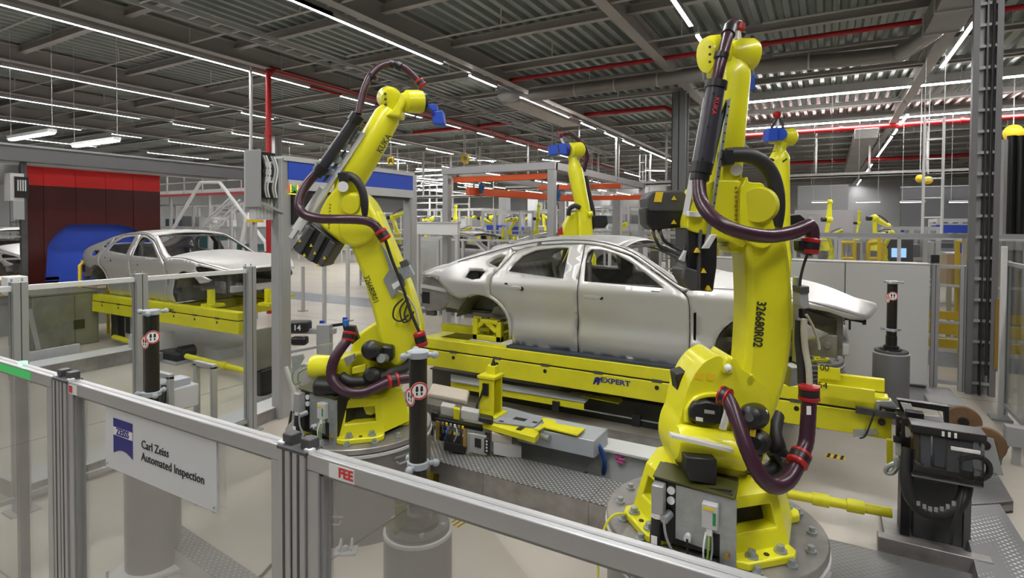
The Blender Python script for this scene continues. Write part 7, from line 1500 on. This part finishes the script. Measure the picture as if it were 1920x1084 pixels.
light_fence('pale fence behind the pale cabinets', -2.2, 6.5, 14.0, 2.2, 11, True)
light_fence('far fence in front of the two distant robots', -1.5, 9.0, 20.0, 2.0, 13, False)
for k, (u, v0, v1, Y_) in enumerate(((608, 498, 598, 9.2), (652, 455, 590, 10.0), (568, 500, 585, 10.5))):
    a = px(u, v0, Y=Y_); t = thing('slim_post', '%s slim grey post left of the left robot link arm' % ('nearest', 'middle', 'far')[k], 'post', (a.x, a.y, 0)); B().box(a.x - 0.035, a.x + 0.035, a.y - 0.035, a.y + 0.035, 0, a.z).obj('post', LGREY, t); B().cbox((a.x, a.y, 0.01), 0.2, 0.2, 0.02).obj('foot', GREY, t)
# white truss and stair behind the left car
def tubes(name, lab, cat, segs, r, Y_, m_=WPAINT):
    t = thing(name, lab, cat, px(*segs[0][0], Y=Y_))
    for a, b_ in segs: B().cyl(px(*a, Y=Y_), px(*b_, Y=Y_), r, 10).obj('tube', m_, t)
    return t
tubes('white_truss', 'white tube truss leaning over the left car roof', 'truss', [((318, 440), (376, 342)), ((412, 342), (498, 455)), ((462, 410), (452, 460)), ((376, 342), (412, 342)), ((498, 455), (512, 600))], 0.062, 13.0)
t = tubes('stair', 'white steel stair flight behind the left car', 'stair', [((374, 432), (434, 376)), ((396, 440), (456, 380)), ((374, 426), (430, 372)), ((398, 430), (450, 374))], 0.04, 15.0)
for u_, v_ in ((434, 376), (456, 380)): c = px(u_, v_, Y=15.0); B().box(c.x - 0.04, c.x + 0.04, c.y - 0.04, c.y + 0.04, 0, c.z).obj('leg', LGREY, t)
for k in range(8):
    f = (k + 0.5) / 8; B().bar(px(374 + 60 * f, 436 - 56 * f, Y=15.0), px(396 + 60 * f, 440 - 60 * f, Y=15.2), 0.28, 0.04, up=(0, 0, 1)).obj('tread', LGREY, t)
a, b_ = px(285, 368, Y=16.0), px(482, 376, Y=16.0); t = thing('walkway_bridge', 'raised walkway with a red edge behind the left car', 'walkway', ((a.x + b_.x) / 2, 16, a.z))
B().box(a.x - 2, b_.x, 15.4, 16.2, a.z, a.z + 0.16).obj('deck', WPAINT, t); B().box(a.x - 2, b_.x, 15.38, 15.4, a.z - 0.12, a.z - 0.0).obj('red_edge', mat('edge_red', (0.5, 0.08, 0.08), 0.5), t)
for zz in (0.5, 0.95): B().box(a.x - 2, b_.x, 15.4, 15.45, a.z + zz, a.z + zz + 0.05).obj('handrail', LGREY, t)
for k in range(8): xx = a.x - 1.9 + (b_.x - a.x + 1.9) * k / 7.2; B().box(xx, xx + 0.05, 15.4, 15.45, a.z, a.z + 0.95).obj('baluster', LGREY, t)
for k in range(4): xx = a.x - 1.5 + (b_.x - a.x + 1.2) * k / 3; B().box(xx, xx + 0.12, 15.9, 16.02, 0, a.z).obj('leg', LGREY, t)
c = px(478, 414, X=-12.6); t = thing('yellow_hook_block', 'yellow beam end beside the red standpipe', 'beam', c); B().cbox(c, 0.2, 0.35, 0.08).obj('beam_end', YEL3, t); B().bar(c, Vector((c.x, c.y, 0)), 0.08).obj('leg', LGREY, t)
# hanging rods, ladders, pipes in the hall
RODS = [(340, 262, 330, 16), (511, 255, 330, 15), (696, 215, 300, 17), (893, 244, 300, 18), (1035, 225, 298, 20), (1110, 262, 340, 22), (1160, 240, 345, 19), (1205, 280, 345, 24), (1250, 302, 352, 26), (745, 250, 330, 24), (790, 300, 350, 22), (842, 300, 330, 27), (1470, 290, 400, 18), (1520, 290, 420, 15), (1582, 330, 430, 24), (1690, 330, 430, 17), (870, 246, 330, 30), (1085, 205, 330, 28), (1008, 300, 380, 30), (925, 330, 400, 26)]
for k, (u, v0, v1, Y_) in enumerate(RODS):
    Y_ = 0.7 * Y_; a = px(u, v1, t=min(44.0, 4757.0 / (418 - v0))); a.z = max(a.z, 2.6); t = thing('hanging_rod', 'slim white rod hanging from the roof, %s in a scatter across the hall' % ORD[k], 'rod', a, group='rods hanging from the roof'); B().cyl(a, (a.x, a.y, 6.97), 0.02 + 0.0006 * Y_, 6).obj('rod', LGREY, t); B().cbox(a, 0.1, 0.1, 0.06).obj('rod_end', LGREY, t)
def vladder(lab, u, w, v0, v1, Y_):
    a, b_ = px(u, v0, Y=Y_), px(u, v1, Y=Y_); t = thing('ladder', lab, 'ladder', b_)
    for dx in (0, w): B().cyl((a.x + dx, Y_, min(a.z, 6.9)), (a.x + dx, Y_, max(b_.z, 0)), 0.03, 8).obj('side_rail', WPAINT, t)
    for dx in (0, w): B().cyl((a.x + dx, Y_, min(a.z, 6.9)), (a.x + dx, Y_, 6.97), 0.008, 5).obj('wire', GREY, t)
    n = int((min(a.z, 6.6) - b_.z) / 0.45)
    for k in range(n): B().cyl((a.x, Y_, b_.z + 0.4 + 0.45 * k), (a.x + w, Y_, b_.z + 0.4 + 0.45 * k), 0.02, 6).obj('rung', WPAINT, t)
vladder('white ladder hanging below the lower long light line', 1734, 0.36, 222, 440, 16.0); vladder('narrow pale ladder left of the grey hall column', 1200, 0.3, 290, 440, 27.0)
for k, (u, Y_) in enumerate(((1893, 16.5), (1910, 16.5))):
    a = px(u, 440, Y=Y_); t = thing('black_pipe', '%s black upright pipe right of the cable mast' % ('left', 'right')[k], 'pipe', (a.x, a.y, 1.9)); B().cyl((a.x, a.y, px(u, 255, Y=Y_).z), (a.x, a.y, 1.9), 0.09, 14).obj('pipe', BLK, t); B().cyl((a.x, a.y, 1.9), (a.x, a.y, 2.15), 0.13, 14).obj('foot_sleeve', LGREY, t); B().cyl((a.x, a.y, 0), (a.x, a.y, 1.9), 0.08, 12).obj('lower_pipe', GREY, t)
for k, (u, w, Y_) in enumerate(((1868, 0.22, 15.5), (1880, 0.12, 16.2), (1885, 0.06, 9.0), (995, 0.35, 23.0), (942, 0.45, 25.0), (1155, 0.30, 20.0))):
    a = px(u, 440, Y=Y_); z_ = px(u, 262 if k < 2 else (365 if k > 2 else 462), Y=Y_).z; t = thing('steel_post', ('broad grey post right of the cable mast', 'narrow grey post beside the black pipes', 'slim bright post at the right edge behind the fence', 'white round post under the orange crane', 'wide grey post left of the orange crane', 'grey post with a pale foot right of the back left robot')[k], 'post', (a.x, a.y, 0))
    B().box(a.x - w / 2, a.x + w / 2, a.y, a.y + w, 0, z_).obj('post', (BEAMG, GREY, LGREY, WPAINT, GREY, LGREY)[k], t, bevel=0.01); B().cbox((a.x, a.y + w / 2, 0.015), w + 0.15, w + 0.15, 0.03).obj('foot', GREY, t)
for k, (u, v) in enumerate(((733, 302), (873, 298), (1725, 335), (1740, 338), (1900, 250))):
    c = px(u, v, Y=20 if k < 2 else 22); t = thing('yellow_reel', ('yellow hose reel hanging left, right of the left robot', 'yellow hose reel hanging left of the orange crane', 'left yellow drum lamp beside the white ladder', 'right yellow drum lamp beside the white ladder', 'yellow crane trolley at the right edge under the roof')[k], 'reel', c)
    b = B(); b.lathe(c - Vector((0, 0.05, 0)), c + Vector((0, 0.05, 0)), [(0, 0.13), (0, 0.2), (1, 0.2), (1, 0.13)], 18, False) if k < 2 else b.ball(c, 0.13 if k < 4 else 0.26); b.obj('drum', YEL3, t); B().cyl(c + Vector((0, 0, 0.2)), (c.x, c.y, 6.97), 0.015, 6).obj('rod', LGREY, t)
# cross lamps in the far hall
for k, (u0, v0, u1, v1, Y_) in enumerate(((1018, 300, 1050, 312, 26), (880, 300, 930, 312, 24), (700, 306, 760, 320, 26), (600, 300, 640, 306, 22), (780, 318, 840, 330, 28), (1210, 320, 1250, 338, 34))):
    a, b_ = px(u0, v0, Y=Y_), px(u1, v1, Y=Y_ + 1.0); a.z = b_.z = min(6.3, max(a.z, b_.z)); led(a, b_, 'short cross lamps over the welding cells', k)
for k, (xx, yy, zz, w) in enumerate(((-9.5, 24, 4.2, 9), (-10, 30, 4.6, 12), (-12, 36, 4.4, 14), (-20, 26, 4.0, 8), (2.5, 28, 4.6, 8))):
    t = thing('cable_bridge', 'pale overhead cable bridge, %s of those spanning the far cells' % ORD[k], 'cable tray', (xx, yy, zz)); B().box(xx - w / 2, xx + w / 2, yy, yy + 0.5, zz, zz + 0.05).obj('tray', LGREY, t)
    for sg in (0, 0.5): B().box(xx - w / 2, xx + w / 2, yy + sg, yy + sg + 0.03, zz, zz + 0.16).obj('tray_side', LGREY, t)
    for j in range(4): x_ = xx - w / 2 + w * (j + 0.5) / 4; B().box(x_, x_ + 0.08, yy + 0.2, yy + 0.28, zz, 6.95).obj('hanger', LGREY, t)
for k, (xx, zz, y0) in enumerate(((-10.5, 4.3, 22), (-12.5, 4.6, 20), (-16.0, 4.4, 19), (-19.0, 4.9, 18), (-23.0, 4.7, 16), (-6.5, 4.6, 28))):  # lamp rows added as fill for the dim far background
    for j in range(5):
        led((xx, y0 + 4.4 * j, zz), (xx, y0 + 4.4 * j + 2.6, zz), 'added low lamp row %s over the welding cells' % ('one two three four five six'.split()[k]), j)
rack(560, 700, 440, 26, 'low bright machine frame far behind the left robot elbow', WPAINT, 2, 2, 5, [WPAINT, DK, YEL2, LGREY])
rack(790, 1000, 425, 38, 'far pale machine frame at eye level below the orange crane', WPAINT, 2, 2, 8, [WPAINT, LGREY, YEL2, DK])
rack(775, 838, 330, 34, 'tall white frame of stacked light shelves left of the crane gantry', WPAINT, 6, 3, 2, None)
rack(1060, 1130, 360, 30, 'pale frame between the orange crane and the back left robot', LGREY, 5, 2, 3, [DK, GREY, WPAINT])
rack(20, 45, 330, 13, 'bright machine frame at the left picture edge beyond the curtain', WPAINT, 4, 2, 2, [WPAINT, LGREY])
for k in range(5):
    p = px(778, 322 + 9 * k, Y=30 + 0.7 * k); q = px(842, 320 + 9.5 * k, Y=30 + 0.7 * k); q.z = p.z
    led(p, q, 'stack of short cross lamps left of the crane gantry', k)
slab(-80, 300, 48, 342, 12.5, 0.2, mat('bright_cladding', (0.85, 0.86, 0.88), 0.6), 'white_cladding', 'bright white overhead cladding at the left picture edge beyond the curtain post', 'cladding')
for k, (u0, u1, v0, v1, Y_) in enumerate(((1577, 1602, 455, 500, 15.2), (1628, 1654, 455, 500, 15.2), (1795, 1816, 452, 545, 14.2))):
    tubes('yellow_barrier', 'yellow tube barrier, %s of three behind the pale cabinets and the glass door' % ('left one', 'middle one', 'right one')[k], 'barrier', [((u0, v0), (u1, v0)), ((u0, v0), (u0, 640)), ((u1, v0), (u1, 640)), ((u0, (v0 + v1) / 2 + 8), (u1, (v0 + v1) / 2 + 8))], 0.045, Y_, YEL3)
